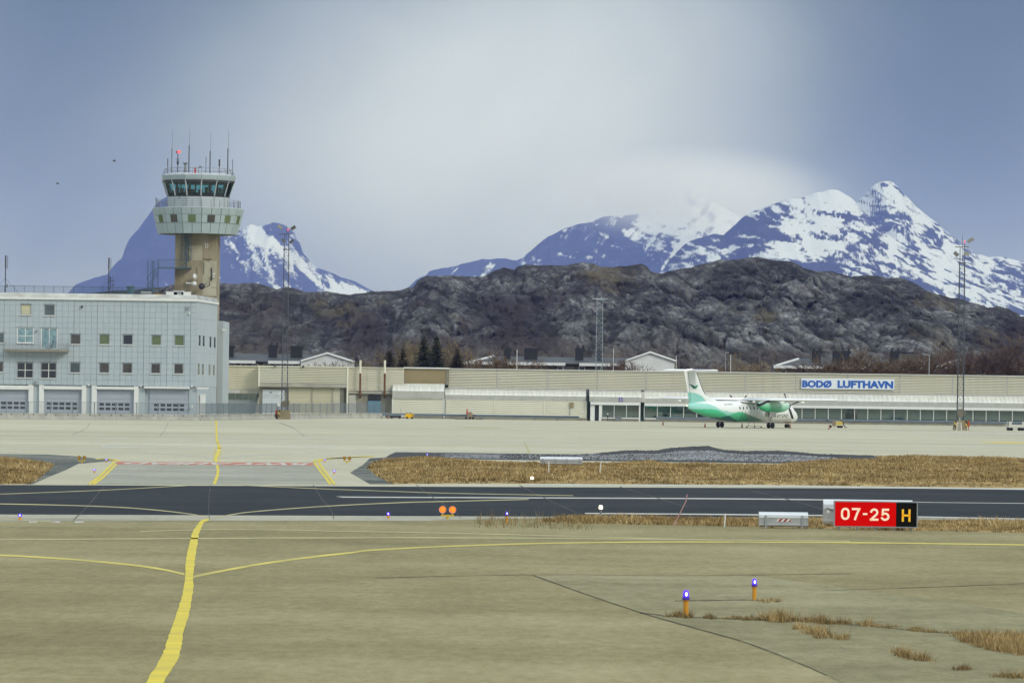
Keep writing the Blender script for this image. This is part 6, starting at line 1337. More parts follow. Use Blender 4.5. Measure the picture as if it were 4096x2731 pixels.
# ================================================================ AIRCRAFT
attrmat('fuselage_livery', 'col', 0.28, 0.5); attrmat('fin_livery', 'col', 0.3, 0.5); attrmat('nacelle_livery', 'col', 0.3, 0.5)
plain('aircraft_white', (0.82,0.83,0.82), 0.3, var=0.03); plain('deice_boot', (0.02,0.02,0.022), 0.5); plain('tyre', (0.014,0.014,0.015), 0.8, var=0.2); plain('rim', (0.30,0.31,0.32), 0.4, metal=0.4); plain('gear_white', (0.46,0.46,0.43), 0.5, var=0.1)
plain('prop_black', (0.012,0.012,0.013), 0.4); plain('cockpit_glass', (0.015,0.018,0.022), 0.08, spec=0.9); plain('logo_green', (0.005,0.12,0.07), 0.4); plain('logo_green_light', (0.03,0.30,0.17), 0.4); plain('letter_grey', (0.10,0.11,0.10), 0.5); plain('red_cover', (0.30,0.03,0.025), 0.6)
emitmat('tail_light', (1.0,0.85,0.65), 2.0)
AG = G(2980, 1711); HEAD = R(54.0); MGX = 12.1
ac = thing('turboprop_aircraft', 'white high wing turboprop with green wave livery and T tail parked before the terminal', 'aircraft', tuple(AG), HEAD)
XK = 1.035
def AL(xn, y, z): return Vector(((MGX - xn)*XK, y, z))
def wl(pts, x): return np.interp(x, [p[0] for p in pts], [p[1] for p in pts])
ST = [(0.0,1.34,0.03,0.03),(0.06,1.35,0.20,0.18),(0.25,1.38,0.42,0.38),(0.6,1.46,0.68,0.62),(1.0,1.56,0.88,0.80),(1.5,1.72,1.06,0.98),(1.9,1.87,1.15,1.12),(2.4,2.02,1.24,1.25),(3.1,2.14,1.325,1.345),(3.8,2.175,1.345,1.375),(15.0,2.175,1.345,1.375),(16.5,2.215,1.32,1.335),(18.0,2.28,1.22,1.26),(20.0,2.40,1.02,1.12),(22.0,2.55,0.76,0.90),(24.0,2.70,0.46,0.58),(25.0,2.78,0.24,0.36),(25.35,2.80,0.10,0.18)]
xs = np.concatenate([np.linspace(0,0.06,3)[:-1], np.linspace(0.06,3.8,34)[:-1], np.linspace(3.8,15,110)[:-1], np.linspace(15,25.35,100)])
NA_ = 72; th = np.linspace(0, 2*np.pi, NA_, endpoint=False)
zc_a = wl([(s[0],s[1]) for s in ST], xs); ry_a = wl([(s[0],s[2]) for s in ST], xs); rz_a = wl([(s[0],s[3]) for s in ST], xs)
XX = np.repeat(xs, NA_).reshape(-1, NA_); YY = ry_a[:,None]*np.cos(th)[None]; ZZ = zc_a[:,None] + rz_a[:,None]*np.sin(th)[None]
def hexc(c): return np.array([((v/255.0)/12.92 if v/255.0 <= 0.04045 else ((v/255.0+0.055)/1.055)**2.4) for v in c])
WHITE, PALE, MID, GRN, GRY, DARK = hexc((222,226,224)), hexc((150,208,198)), hexc((70,190,140)), hexc((78,186,140)), hexc((120,160,142)), hexc((8,96,92))
def livery(XX, YY, ZZ):
    lat = np.abs(YY)*25.1*0.92
    U = (2980-(XX-MGX)*17.2 + lat - 2600)*3.136; V = (1711-30.5*ZZ-1450)*3.136
    colr = np.tile(WHITE, U.shape+(1,)).astype(float)
    def paint(poly, c, grad=None):
        k = inpoly(U, V, poly); cc_ = np.array(c)
        if grad is not None:
            w_ = np.clip((V-grad[1])/(grad[2]-grad[1]), 0, 1)[..., None]; cc2 = cc_*(1-w_) + np.array(grad[0])*w_; colr[k] = cc2[k]
        else: colr[k] = cc_
    paint([(300,490),(720,518),(800,545),(870,590),(960,610),(1060,630),(1130,655),(1000,740),(300,740)], PALE)
    paint([(300,590),(520,590),(700,583),(820,590),(900,625),(975,668),(880,692),(780,800),(300,800)], MID, (GRN*0.75, 620, 720))
    paint([(975,664),(1040,634),(1110,612),(1170,624),(1230,650),(1330,690),(1460,750),(1500,900),(900,900)], GRN, (GRN*0.8, 650, 745))
    paint([(1170,624),(1230,650),(1330,690),(1460,750),(1500,900),(1300,900),(1235,740),(1200,680)], GRY)
    paint([(740,688),(880,690),(975,660),(1040,700),(1120,752),(1150,900),(700,900),(780,700)], DARK)
    return colr
colr = livery(XX, YY, ZZ)
vv_ = np.stack([(MGX-XX)*XK, YY, ZZ], -1).reshape(-1,3); nn = len(xs)
fi = []
for i in range(nn-1):
    a = i*NA_ + np.arange(NA_); b_ = i*NA_ + (np.arange(NA_)+1) % NA_; fi.append(np.stack([a, b_, b_+NA_, a+NA_], 1))
fus = npmesh('fuselage', vv_, np.concatenate(fi), 'fuselage_livery', True, ac, {'col': np.concatenate([colr.reshape(-1,3), np.ones((len(vv_),1))],1)})
def fpt(xn, z, side, off=0.012):
    zc1, ry1, rz1 = wl([(s[0],s[1]) for s in ST],xn), wl([(s[0],s[2]) for s in ST],xn), wl([(s[0],s[3]) for s in ST],xn)
    c = np.clip((z-zc1)/rz1,-0.999,0.999); return AL(xn, side*(ry1*math.sqrt(1-c*c)+off), z)
def skin_patch(name, poly, side, mat, off=0.012, parent=fus):
    """a flat shape (x from nose, z) laid on the skin"""
    mb = MB(); pts = [fpt(x, z, side, off) for x, z in poly]; cx0 = sum(p[0] for p in poly)/len(poly); cz0 = sum(p[1] for p in poly)/len(poly); n = len(pts)
    mb.add([fpt(cx0, cz0, side, off)] + pts, [(0, 1+i, 1+(i+1) % n) for i in range(n)]); return mb.build(name, mat, parent, local=True)
def oval(cx0, cz0, a, b_, n=12): return [(cx0+a*math.cos(2*math.pi*k/n), cz0+b_*math.sin(2*math.pi*k/n)) for k in range(n)]
for side in (-1, 1):
    for k in range(14):
        xw = 4.6+k*0.82
        skin_patch('cabin_window', oval(xw, 2.62, 0.15, 0.21), side, 'cockpit_glass')
    skin_patch('side_windscreen', [(1.62,2.18),(2.25,2.28),(2.30,2.72),(1.95,2.66)], side, 'cockpit_glass')
    skin_patch('windscreen', [(1.28,2.05),(1.56,2.15),(1.85,2.62),(1.70,2.60)], side, 'cockpit_glass')
    for (dx, dz0, dz1, w_) in ((14.05,1.35,3.0,0.75),(2.95,1.2,2.75,0.8)):
        mb = MB(); fr_ = [(dx,dz0),(dx+w_,dz0),(dx+w_,dz1),(dx,dz1)]
        for (p0, p1) in zip(fr_, fr_[1:]+fr_[:1]):
            for s in range(6):
                a0 = (p0[0]+(p1[0]-p0[0])*s/6, p0[1]+(p1[1]-p0[1])*s/6); a1 = (p0[0]+(p1[0]-p0[0])*(s+1)/6, p0[1]+(p1[1]-p0[1])*(s+1)/6); mb.tube(fpt(*a0,side,0.0), fpt(*a1,side,0.0), 0.022, n=4)
        mb.build('door_outline', 'letter_grey', fus, local=True)
    def skin_text(s, x_front, x_back, z0, z1, mat, bold):
        v, f = text_data(s, bold); v = text_size(v, 1, 1)
        mb = MB()
        for p in v:
            t_ = p[0]; xn = (x_back + (x_front-x_back)*t_) if side < 0 else (x_front + (x_back-x_front)*t_)
            mb.v.append(tuple(fpt(xn, z0+(z1-z0)*p[1], side, 0.015)))
        mb.f = f; mb.build('lettering', mat, fus, local=True)
    skin_text('widerøe', 3.9, 8.4, 1.40, 2.05, 'letter_grey', 0.0); skin_text('LN-WFP', 16.6, 18.4, 2.98, 3.18, 'letter_grey', 0.01)
MB().lathe([(0.03,0),(0.07,0.05),(0.05,0.14)], AL(25.4,0,2.85), 8, Vector((-1,0,0)).to_track_quat('Z','Y').to_matrix()).build('tail_light','tail_light',fus,local=True)
# fin (x from nose, z)
def foil(y, le, te, z, t_, n=10, flat=False):
    pts = []
    for k in range(n+1): u = k/n; th_ = t_*(2.97*math.sqrt(u)-1.26*u-3.52*u*u+2.84*u**3-1.02*u**4)/1.0; pts.append((le+(te-le)*u, th_))
    return pts
FZ = np.array([3.05,3.55,4.15,4.8,5.5,6.3,7.15,7.3]); FLE = np.array([16.6,18.6,21.2,21.95,22.45,22.95,23.5,23.6]); FTE = np.array([25.0,25.12,25.3,25.5,25.72,25.98,26.25,26.3]); FT = np.array([0.12,0.14,0.16,0.16,0.15,0.14,0.12,0.10])
rows = []; fz = np.linspace(3.05,7.3,60); nu = 40; vs_, cs_ = [], []
for z in fz:
    le, te, t_ = np.interp(z,FZ,FLE), np.interp(z,FZ,FTE), np.interp(z,FZ,FT)
    u = np.linspace(0,1,nu); prof_ = t_*np.sin(np.pi*np.clip(u,0,1)**0.6)
    ring_u = np.concatenate([u, u[::-1][1:-1]]); ring_y = np.concatenate([prof_, -prof_[::-1][1:-1]])
    xn = le+(te-le)*ring_u; vs_.append(np.stack([(MGX-xn)*XK, ring_y, np.full_like(xn, z)],1))
    U = (2980-(xn-MGX)*17.2-2600)*3.136; V = (1711-30.5*z-1450)*3.136; cl_ = np.tile(WHITE,(len(xn),1))
    tb = np.interp(U, [440,462,560,600,640,700,722], [376,376,388,404,428,495,525]); cl_[V > tb] = hexc((138,200,190)); cs_.append(cl_)
mring = len(vs_[0]); fi = []
for i in range(len(fz)-1):
    a = i*mring+np.arange(mring); b_ = i*mring+(np.arange(mring)+1) % mring; fi.append(np.stack([a,b_,b_+mring,a+mring],1))
fin = npmesh('fin', np.concatenate(vs_), np.concatenate(fi), 'fin_livery', True, ac, {'col': np.concatenate([np.concatenate(cs_), np.ones((len(fz)*mring,1))],1)})
MB().path([AL(np.interp(z,FZ,FLE)-0.03,0,z) for z in np.linspace(4.3,7.2,8)],0.06,6).build('deice_boot','deice_boot',fin,local=True)
for side in (-1,1):
    for poly, mt in (([(472,279),(512,285),(545,302),(562,336),(532,331),(512,308),(500,293)],'logo_green'),([(548,306),(566,293),(597,289),(580,306),(566,333),(560,336)],'logo_green_light')):
        pts = []
        for (u, v) in poly: xn = MGX+(2980-(2600+u/3.136))/17.2; z = (1711-(1450+v/3.136))/30.5; pts.append(AL(xn, side*0.175, z))
        MB().add(pts,[tuple(range(len(pts)))]).build('emblem',mt,fin,local=True)
    MB().path([AL(24.85,side*0.125,3.3),AL(25.1,side*0.105,5.2),AL(25.4,side*0.09,7.1)],0.02,4).build('rudder_gap','letter_grey',fin,local=True)
def wing(name, stations, mat, parent, n=14):
    rings = []
    for (y, le, te, z, t_) in stations:
        u = [0.5*(1-math.cos(math.pi*k/n)) for k in range(n+1)]; yt = [t_*(2.969*math.sqrt(a)-1.26*a-3.516*a*a+2.843*a**3-1.03*a**4) for a in u]
        pts = [AL(le+(te-le)*a, y, z+b_) for a, b_ in zip(u, yt)] + [AL(le+(te-le)*a, y, z-b_*0.6) for a, b_ in list(zip(u, yt))[::-1][1:-1]]; rings.append(pts)
    return MB().loft(rings).build(name, mat, parent, True, local=True)
for s in (-1,1):
    w1_ = wing('wing', [(s*0.0,10.3,13.35,3.66,0.30),(s*4.6,10.3,13.35,3.70,0.28),(s*13.5,11.05,12.75,3.80,0.15),(s*13.75,11.3,12.6,3.80,0.06)], 'aircraft_white', ac)
    for yy in (2.2,6.6,9.6): MB().lathe([(0.02,-0.9),(0.13,-0.4),(0.14,0.2),(0.02,0.75)], AL(13.2-abs(yy)*0.03,s*yy,3.45), 8, Vector((-1,0,0)).to_track_quat('Z','Y').to_matrix()).build('flap_fairing','aircraft_white',w1_,local=True)
    MB().box(MGX-11.55,MGX-11.35,s*13.6-0.05,s*13.6+0.05,3.78,3.86).build('tip_light','tail_light',w1_,local=True)
    hs_ = wing('tailplane', [(0,23.75,25.75,7.36,0.20),(s*3.7,24.10,25.5,7.40,0.16),(s*4.0,24.40,25.45,7.42,0.08)], 'aircraft_white', ac)
MB().lathe([(0.02,-1.4),(0.24,-0.8),(0.26,0.5),(0.03,1.6)], AL(24.9,0,7.36), 10, Vector((-1,0,0)).to_track_quat('Z','Y').to_matrix()).build('tail_bullet','aircraft_white',ac,True,local=True)
MB().lathe([(0.12,0),(0.12,0.06),(0.03,0.12)], AL(24.6,0,7.52),8).build('beacon','tail_light',ac,local=True)
# wing to body fairing
wing('wing_fairing', [(-1.25,9.7,14.1,3.42,0.16),(0,9.4,14.3,3.50,0.30),(1.25,9.7,14.1,3.42,0.16)], 'aircraft_white', ac)
# nacelles, propellers, main gear
for s in (-1,1):
    NS_ = [(8.05,2.95,0.30,0.32),(8.4,2.92,0.46,0.50),(9.2,2.85,0.56,0.66),(10.5,2.80,0.60,0.74),(12.5,2.80,0.60,0.74),(13.6,2.86,0.52,0.64),(14.5,2.98,0.36,0.46),(15.15,3.10,0.14,0.22)]
    xsn = np.linspace(8.05,15.15,50); thn = np.linspace(0,2*np.pi,32,endpoint=False); zq = wl([(a[0],a[1]) for a in NS_],xsn); rq = wl([(a[0],a[2]) for a in NS_],xsn); rzq = wl([(a[0],a[3]) for a in NS_],xsn)
    sq = lambda v_: np.sign(v_)*np.abs(v_)**0.8
    Xn = np.repeat(xsn,32).reshape(-1,32); Yn = s*3.95+rq[:,None]*sq(np.cos(thn))[None]; Zn = zq[:,None]+rzq[:,None]*sq(np.sin(thn))[None]
    g_ = np.clip((Zn-(2.05+0.10*(Xn-8)))/1.25,0,1)[...,None]; cn = hexc((62,172,122))*(1-g_)+hexc((205,226,216))*g_; fr_ = np.clip((9.6-Xn)/1.2,0,1)[...,None]*0.35; cn = cn*(1-fr_)+hexc((150,200,180))*fr_
    vn = np.stack([(MGX-Xn)*XK,Yn,Zn],-1).reshape(-1,3); fi = []
    for i in range(49): a = i*32+np.arange(32); b_ = i*32+(np.arange(32)+1) % 32; fi.append(np.stack([a,b_,b_+32,a+32],1))
    nac = npmesh('nacelle', vn, np.concatenate(fi), 'nacelle_livery', True, ac, {'col': np.concatenate([cn.reshape(-1,3),np.ones((len(vn),1))],1)})
    MB().tube(AL(12.9,s*(3.95+0.25),3.62), AL(15.2,s*(3.95+0.32),3.05), 0.18,0.20,10).build('exhaust','deice_boot',nac,local=True)
    MB().lathe([(0.30,0),(0.28,0.25),(0.16,0.55),(0.02,0.72)], AL(8.05,s*3.95,2.95), 12, Vector((1,0,0)).to_track_quat('Z','Y').to_matrix()).build('spinner','prop_black',nac,True,local=True)
    a0 = R(22) if s < 0 else R(45)
    for k in range(4):
        an = a0+k*math.pi/2; d = Vector((0, math.sin(an), math.cos(an))); sd_ = Vector((0, math.cos(an), -math.sin(an))); hub = AL(7.85,s*3.95,2.95)
        def sec(r, w_, tw, t_): ax = Vector((1,0,0)); cw = (sd_*math.cos(tw)+ax*math.sin(tw)); nm = (ax*math.cos(tw)-sd_*math.sin(tw)); c = hub+d*r; return [c-cw*w_/2, c+nm*t_, c+cw*w_/2, c-nm*t_]
        bl = MB().loft([sec(0.15,0.16,R(60),0.06),sec(0.6,0.28,R(50),0.04),sec(1.3,0.30,R(32),0.025),sec(1.82,0.26,R(22),0.015)]).build('propeller_blade','prop_black',nac,local=True)
        MB().loft([sec(1.825,0.26,R(22),0.016),sec(1.98,0.20,R(20),0.008)]).build('blade_tip','aircraft_white',bl,local=True)
    gr = MB().tube(AL(12.0,s*3.95,2.3), AL(12.05,s*3.95,0.38), 0.11,0.09,8).tube(AL(13.3,s*3.95,2.3), AL(12.2,s*3.95,0.9),0.07,0.07,6).tube(AL(11.0,s*3.95,2.2), AL(12.0,s*3.95,1.3),0.05,0.05,6).build('main_gear_leg','gear_white',ac,local=True)
    MB().tube(AL(12.05,s*3.95-0.34,0.39), AL(12.05,s*3.95+0.34,0.39),0.06).build('axle','gear_white',gr,local=True)
    for o_ in (-0.3,0.3):
        rot = Vector((0,1,0)).to_track_quat('Z','Y').to_matrix()
        ty = MB().lathe([(0.20,-0.12),(0.34,-0.125),(0.39,-0.07),(0.39,0.07),(0.34,0.125),(0.20,0.12)], AL(12.05,s*3.95+o_,0.39), 20, rot).build('tyre','tyre',gr,True,local=True); MB().lathe([(0.02,-0.10),(0.2,-0.115),(0.2,0.115),(0.02,0.10)], AL(12.05,s*3.95+o_,0.39), 14, rot).build('rim','rim',ty,local=True)
    for o_ in (-0.35,0.35): MB().cbox(AL(12.1,s*3.95+o_,1.9),(1.5,0.03,0.75)).build('gear_door','gear_white',gr,local=True)
gr = MB().tube(AL(2.05,0,1.2),AL(2.05,0,0.28),0.08,0.07,8).tube(AL(3.0,0,1.2),AL(2.1,0,0.6),0.04).build('nose_gear_leg','gear_white',ac,local=True)
for o_ in (-0.2,0.2):
    rot = Vector((0,1,0)).to_track_quat('Z','Y').to_matrix(); ty = MB().lathe([(0.14,-0.08),(0.25,-0.085),(0.28,-0.05),(0.28,0.05),(0.25,0.085),(0.14,0.08)], AL(2.05,o_,0.28),16,rot).build('tyre','tyre',gr,True,local=True); MB().lathe([(0.02,-0.07),(0.14,-0.08),(0.14,0.08),(0.02,0.07)], AL(2.05,o_,0.28),12,rot).build('rim','rim',ty,local=True)
MB().cbox(AL(2.0,0.28,0.95),(0.9,0.03,0.5)).cbox(AL(2.0,-0.28,0.95),(0.9,0.03,0.5)).build('gear_door','red_cover',gr,local=True)

# ================================================================ THINGS ON THE APRON
plain('cone_red', (0.42,0.045,0.02), 0.6, var=0.15); plain('cone_dull', (0.20,0.07,0.045), 0.7, var=0.2); plain('cart_yellow', (0.72,0.42,0.01), 0.45, var=0.1); plain('gpu_yellow', (0.52,0.40,0.08), 0.5, var=0.12); plain('cart_tan', (0.25,0.19,0.13), 0.7, var=0.2); plain('dolly_white', (0.56,0.56,0.50), 0.6, var=0.15); plain('hose_dark', (0.03,0.028,0.025), 0.8)
def cone(px, py, h_, label, mat='cone_red', band=False, gpt=None):
    g = gpt or G(px, py); t_ = thing('traffic_cone', label, 'cone', tuple(g), group='traffic cones on the apron')
    MB().box(-h_*0.27,h_*0.27,-h_*0.27,h_*0.27,0,h_*0.07).build('base',mat if not band else 'cone_dull',t_,local=True); MB().lathe([(h_*0.2,h_*0.07),(h_*0.06,h_)],(0,0,0),10).build('body',mat,t_,local=True)
    if band: MB().lathe([(h_*0.165,h_*0.35),(h_*0.115,h_*0.6)],(0,0,0),10).build('band','white_trim',t_,local=True)
    return t_
cone(2820,1708,0.58,'bright red traffic cone left of the aircraft main wheels'); cone(2652,1700,0.62,'dull red traffic cone far left behind the aircraft tail','cone_dull'); cone(2968,1709,0.60,'brownish traffic cone under the belly of the aircraft','cone_dull'); cone(3162,1711,0.5,'small striped cone beside the nose wheel','cone_red',True); cone(3316,1716,0.55,'small striped cone in front of the yellow power cart','cone_red',True); cone(1553.5,1673,0.6,'red traffic cone left of the dark trolley by the guardrail','cone_red', True, Vector((P(1553.5,1673,630).x,630,0)))
def wheel(t_, c, r, w_, axis=(0,1,0)):
    rot = Vector(axis).to_track_quat('Z','Y').to_matrix(); ty = MB().lathe([(r*0.55,-w_/2),(r*0.92,-w_/2),(r,-w_/4),(r,w_/4),(r*0.92,w_/2),(r*0.55,w_/2)],c,14,rot).build('wheel','tyre',t_,local=True); MB().lathe([(0.01,-w_*0.4),(r*0.55,-w_*0.45),(r*0.55,w_*0.45),(0.01,w_*0.4)],c,10,rot).build('rim','rim',ty,local=True)
# yellow cart by the guardrail
g = Vector((P(1638,1671,629).x,629,0)); t_ = thing('yellow_cart', 'bright yellow covered cart parked against the guardrail', 'cart', tuple(g))
MB().prism([(-0.62,0.14),(0.45,0.10),(0.64,0.35),(0.66,0.80),(-0.60,0.80),(-0.68,0.4)],-0.5,0.5).build('body','cart_yellow',t_,local=True); MB().path([(-0.5,-0.3,0.8),(-0.4,-0.3,1.0),(-0.3,-0.3,0.85)],0.03).build('handle','hose_dark',t_,local=True); MB().path([(-0.1,-0.3,0.8),(0.1,-0.4,1.02),(0.4,-0.5,0.8),(0.62,-0.55,0.3)],0.035).build('hose','hose_dark',t_,local=True); MB().tube((-0.62,0.2,0.7),(-0.62,0.2,1.2),0.02).build('aerial','galvanised',t_,local=True)
for x in (-0.35,0.38): wheel(t_,(x,-0.45,0.17),0.17,0.12); wheel(t_,(x,0.45,0.17),0.17,0.12)
g = Vector((P(1583,1671,630).x,630,0)); t_ = thing('flat_trolley', 'low dark trolley with white roll beside the yellow cart', 'trolley', tuple(g))
MB().box(-0.8,0.8,-0.5,0.5,0.20,0.46).build('deck','steel_dark',t_,local=True); MB().tube((0.85,0,0.36),(1.45,0,0.36),0.16,0.16,10).build('roll','white_trim',t_,local=True); MB().path([(0.75,-0.4,0.46),(0.7,-0.4,1.0),(0.78,-0.4,1.6)],0.025).build('handle','galvanised',t_,local=True)
for x in (-0.6,0.6): wheel(t_,(x,-0.45,0.14),0.14,0.1); wheel(t_,(x,0.45,0.14),0.14,0.1)
g = G(1879,1677); t_ = thing('hose_cart', 'tan wheeled hose cart with a red cone hung on it', 'cart', tuple(g))
MB().prism([(-0.45,0.35),(0.4,0.3),(0.48,0.8),(0.2,1.15),(-0.35,1.15),(-0.5,0.8)],-0.35,0.35).build('body','cart_tan',t_,local=True); MB().lathe([(0.16,0),(0.05,0.85)],(-0.42,-0.42,0.85),10).build('cone','cone_red',t_,local=True); MB().tube((0.45,-0.2,0.75),(0.85,-0.3,0.6),0.05).build('handle','steel_dark',t_,local=True); MB().tube((0.2,0,1.1),(0.2,0,1.45),0.02).build('aerial','galvanised',t_,local=True)
MB().path([(-2.3,-0.5,0.03),(-1.2,-0.6,0.03),(0,-0.6,0.03)],0.05).path([(0.5,-0.4,0.3),(1.1,-0.6,0.03),(2.0,-0.6,0.03)],0.05).build('hose','hose_dark',t_,local=True)
for x in (-0.55,0.05,0.5): wheel(t_,(x,-0.35,0.2),0.2,0.14)
g = G(3345,1711); t_ = thing('ground_power_unit', 'yellow wheeled ground power cart right of the aircraft nose', 'cart', tuple(g))
MB().box(-0.10,0.78,-0.55,0.55,0.32,0.92).build('body','gpu_yellow',t_,local=True); MB().box(-0.09,0.77,-0.56,-0.545,0.36,0.42).build('stripe','white_trim',t_,local=True); MB().box(-0.07,0.14,-0.565,-0.55,0.74,0.82).build('plate','white_trim',t_,local=True); MB().box(-0.55,-0.12,-0.5,0.5,0.28,0.95).build('engine_housing','cart_tan',t_,local=True); MB().path([(0.5,-0.3,0.95),(0.72,-0.35,1.05),(0.9,-0.4,0.8),(0.98,-0.45,0.4),(1.15,-0.5,0.15),(1.4,-0.55,0.03)],0.06).build('cable','hose_dark',t_,local=True); MB().path([(-0.5,0,0.9),(-0.45,-0.1,1.25)],0.04).build('lever','cart_tan',t_,local=True); MB().box(-1.35,-1.18,-0.1,0.1,0.80,1.15).tube((-1.26,0,0.85),(-0.55,0,0.75),0.03).build('lamp','steel_dark',t_,local=True)
MB().path([(-0.45,-0.3,0.3),(-0.25,-0.3,0.06),(0.1,-0.3,0.3)],0.03).build('drawbar','gpu_yellow',t_,local=True)
for x, y_ in ((-0.78,0.3),(0.25,-0.45),(0.68,-0.45),(0.6,0.45)): wheel(t_,(x,y_,0.19),0.19,0.14)
g = G(4060,1722); t_ = thing('baggage_dolly', 'white baggage dolly with black twin wheels at the right edge', 'dolly', tuple(g))
for k in range(4): MB().box(-0.95+k*0.48+0.005,-0.95+(k+1)*0.48-0.005,-0.65,-0.6,0.42,0.82).build('side_panel','dolly_white',t_,local=True)
MB().box(-1.1,1.25,-0.6,0.6,0.40,0.48).build('deck','steel_grey',t_,local=True); MB().box(-0.85,-0.5,-0.4,0.1,0.5,1.25).build('container','dolly_white',t_,local=True); MB().box(0.95,1.3,-0.5,0.2,0.48,1.25).build('container','dolly_white',t_,local=True); MB().tube((-1.1,-0.5,0.4),(-1.4,-0.55,0.95),0.03).tube((-1.1,-0.5,0.4),(-1.12,-0.5,1.3),0.035).build('drawbar','dolly_white',t_,local=True)
for x in (-0.88,-0.52,0.6,0.98): wheel(t_,(x,-0.5,0.21),0.21,0.2); wheel(t_,(x,0.5,0.21),0.21,0.2)
g = G(3016,1710); t_ = thing('wheel_stand', 'thin dark frame on small wheels under the aircraft belly', 'stand', tuple(g)); MB().box(-1.1,1.1,-0.05,0.05,0.15,0.2).build('bar','cart_tan',t_,local=True); MB().tube((-0.75,0,0.18),(-0.7,0,0.62),0.03).tube((0.05,0,0.18),(0.05,0,0.72),0.03).build('upright','cart_tan',t_,local=True)
for x in (-0.95,0.1,0.95): wheel(t_,(x,-0.05,0.1),0.1,0.06)
g = Vector((P(2473,1682,TB-1.6).x,TB-1.6,0)); t_ = thing('waste_bin', 'grey green wheeled bin in front of the gate windows', 'bin', tuple(g)); MB().prism([(-0.46,0.12),(0.46,0.12),(0.54,0.72),(-0.54,0.72)],-0.35,0.35).build('body','steel_grey',t_,local=True); MB().box(-0.57,0.57,-0.38,0.38,0.72,0.80).build('lid','steel_grey',t_,local=True)
for x in (-0.35,0.35): wheel(t_,(x,-0.3,0.08),0.08,0.06)
g = Vector((P(2430.5,1682,TB-1.4).x,TB-1.4,0)); t_ = thing('marker_post', 'thin dark post with pale head before the gate windows', 'post', tuple(g)); MB().lathe([(0.07,0),(0.05,0.1),(0.045,1.0)],(0,0,0),8).build('post','steel_dark',t_,local=True); MB().cbox((0,-0.03,1.1),(0.16,0.06,0.24)).build('head','white_trim',t_,local=True)
# vehicles seen through the glass
plain('car_white', (0.55,0.58,0.60), 0.25, var=0.05); plain('car_silver', (0.32,0.36,0.38), 0.25, metal=0.4, var=0.05); plain('car_blue', (0.10,0.17,0.22), 0.3, var=0.05)
def car(px, D, mat, label, van=False, ln=4.2):
    x = P(px,1680,D).x; t_ = thing('parked_van' if van else 'parked_car', label, 'van' if van else 'car', (x,D,0.10), R(random.uniform(-4,4)), 'vehicles seen through the terminal glass')
    a = ln/2; h1, h2 = (1.05,1.9) if van else (0.82,1.42)
    low = [(-a,0.35),(a,0.35),(a,0.62),(a*0.93,h1*0.93),(-a*0.95,h1),(-a,0.7)]; MB().prism(low,-0.85,0.85).build('body',mat,t_,local=True)
    cab = [(-a*0.88,h1),(a*0.55,h1*0.97),(a*0.25,h2),(-a*0.75 if van else -a*0.5,h2)]; gw_ = MB().prism(cab,-0.76,0.76).build('cabin','cockpit_glass',t_,local=True); MB().box(-a*0.74 if van else -a*0.5,a*0.25,-0.75,0.75,h2-0.02,h2+0.05).build('roof',mat,t_,local=True)
    for sx in (-0.62,0.62):
        for sy in (-0.78,0.78): wheel(t_,(sx*a,sy,0.31),0.31,0.2)
    for sy in (-0.6,0.6): MB().cbox((a-0.02,sy,0.62),(0.08,0.3,0.14)).build('headlight','white_trim',t_,local=True)
car(3212,TB+3.6,'car_white','white van seen through the terminal glass right of the aircraft nose',True,2.6); car(3255,TB+4.6,'car_silver','silver car behind the glass next to the white van',False,3.0); car(2705,TB+4.4,'car_white','pale car behind the glass right of the gate 21 doors'); car(2775,TB+4.2,'car_silver','silver car behind the glass below the aircraft tail'); car(2525,TB+4.6,'car_blue','dark car behind the glass of the gate 21 doors'); car(3928,TB+3.8,'car_blue','blue grey car behind the glass right of the striped mast',False,3.2)

# ================================================================ FIELD LIGHTS
plain('light_orange', (0.60,0.26,0.01), 0.5, var=0.12); plain('blue_lens', (0.05,0.01,0.32), 0.2, emit=(0.10,0.02,1.0), es=0.9); emitmat('blue_lamp', (0.30,0.38,1.0), 4.0); emitmat('white_lamp', (1.0,0.80,0.50), 5.0); emitmat('amber_lens', (1.0,0.17,0.01), 1.0); plain('visor_grey', (0.5,0.42,0.36), 0.5); plain('light_yellow', (0.52,0.36,0.03), 0.5, var=0.15); plain('amber_dull', (0.36,0.19,0.03), 0.4)
def blue_light(px, py, h_, label, small=False):
    g = G(px, py); t_ = thing('taxiway_light', label, 'taxiway light', tuple(g), group='blue taxiway edge lights')
    s = h_/0.53
    if not small:
        MB().lathe([(0.055*s,0),(0.05*s,0.30*s),(0.062*s,0.31*s),(0.062*s,0.335*s)],(0,0,0),12).build('stem','light_orange',t_,local=True); MB().lathe([(0.0515*s,0.20*s),(0.0505*s,0.26*s)],(0,0,0),12).build('band','white_trim',t_,local=True)
        MB().lathe([(0.075*s,0.335*s),(0.075*s,0.385*s)],(0,0,0),12).build('collar','sign_violet',t_,local=True); MB().lathe([(0.058*s,0.385*s),(0.060*s,0.46*s),(0.045*s,0.52*s),(0.015*s,0.53*s)],(0,0,0),12).build('lens','blue_lens',t_,True,local=True)
        MB().lathe([(0.004,-0.045*s),(0.024*s,-0.02*s),(0.026*s,0.01*s),(0.004,0.045*s)],(0.004,-0.052*s,0.447*s),8).build('lamp','blue_lamp',t_,local=True)
    else:
        MB().lathe([(0.05,0),(0.04,h_*0.55)],(0,0,0),8).build('stem','light_orange',t_,local=True); MB().lathe([(0.06,h_*0.55),(0.06,h_*0.85),(0.02,h_)],(0,0,0),8).build('lens','blue_lens',t_,local=True); MB().lathe([(0.004,-0.03),(0.022,0),(0.004,0.03)],(0,-0.065,h_*0.75),8).build('lamp','blue_lamp',t_,local=True)
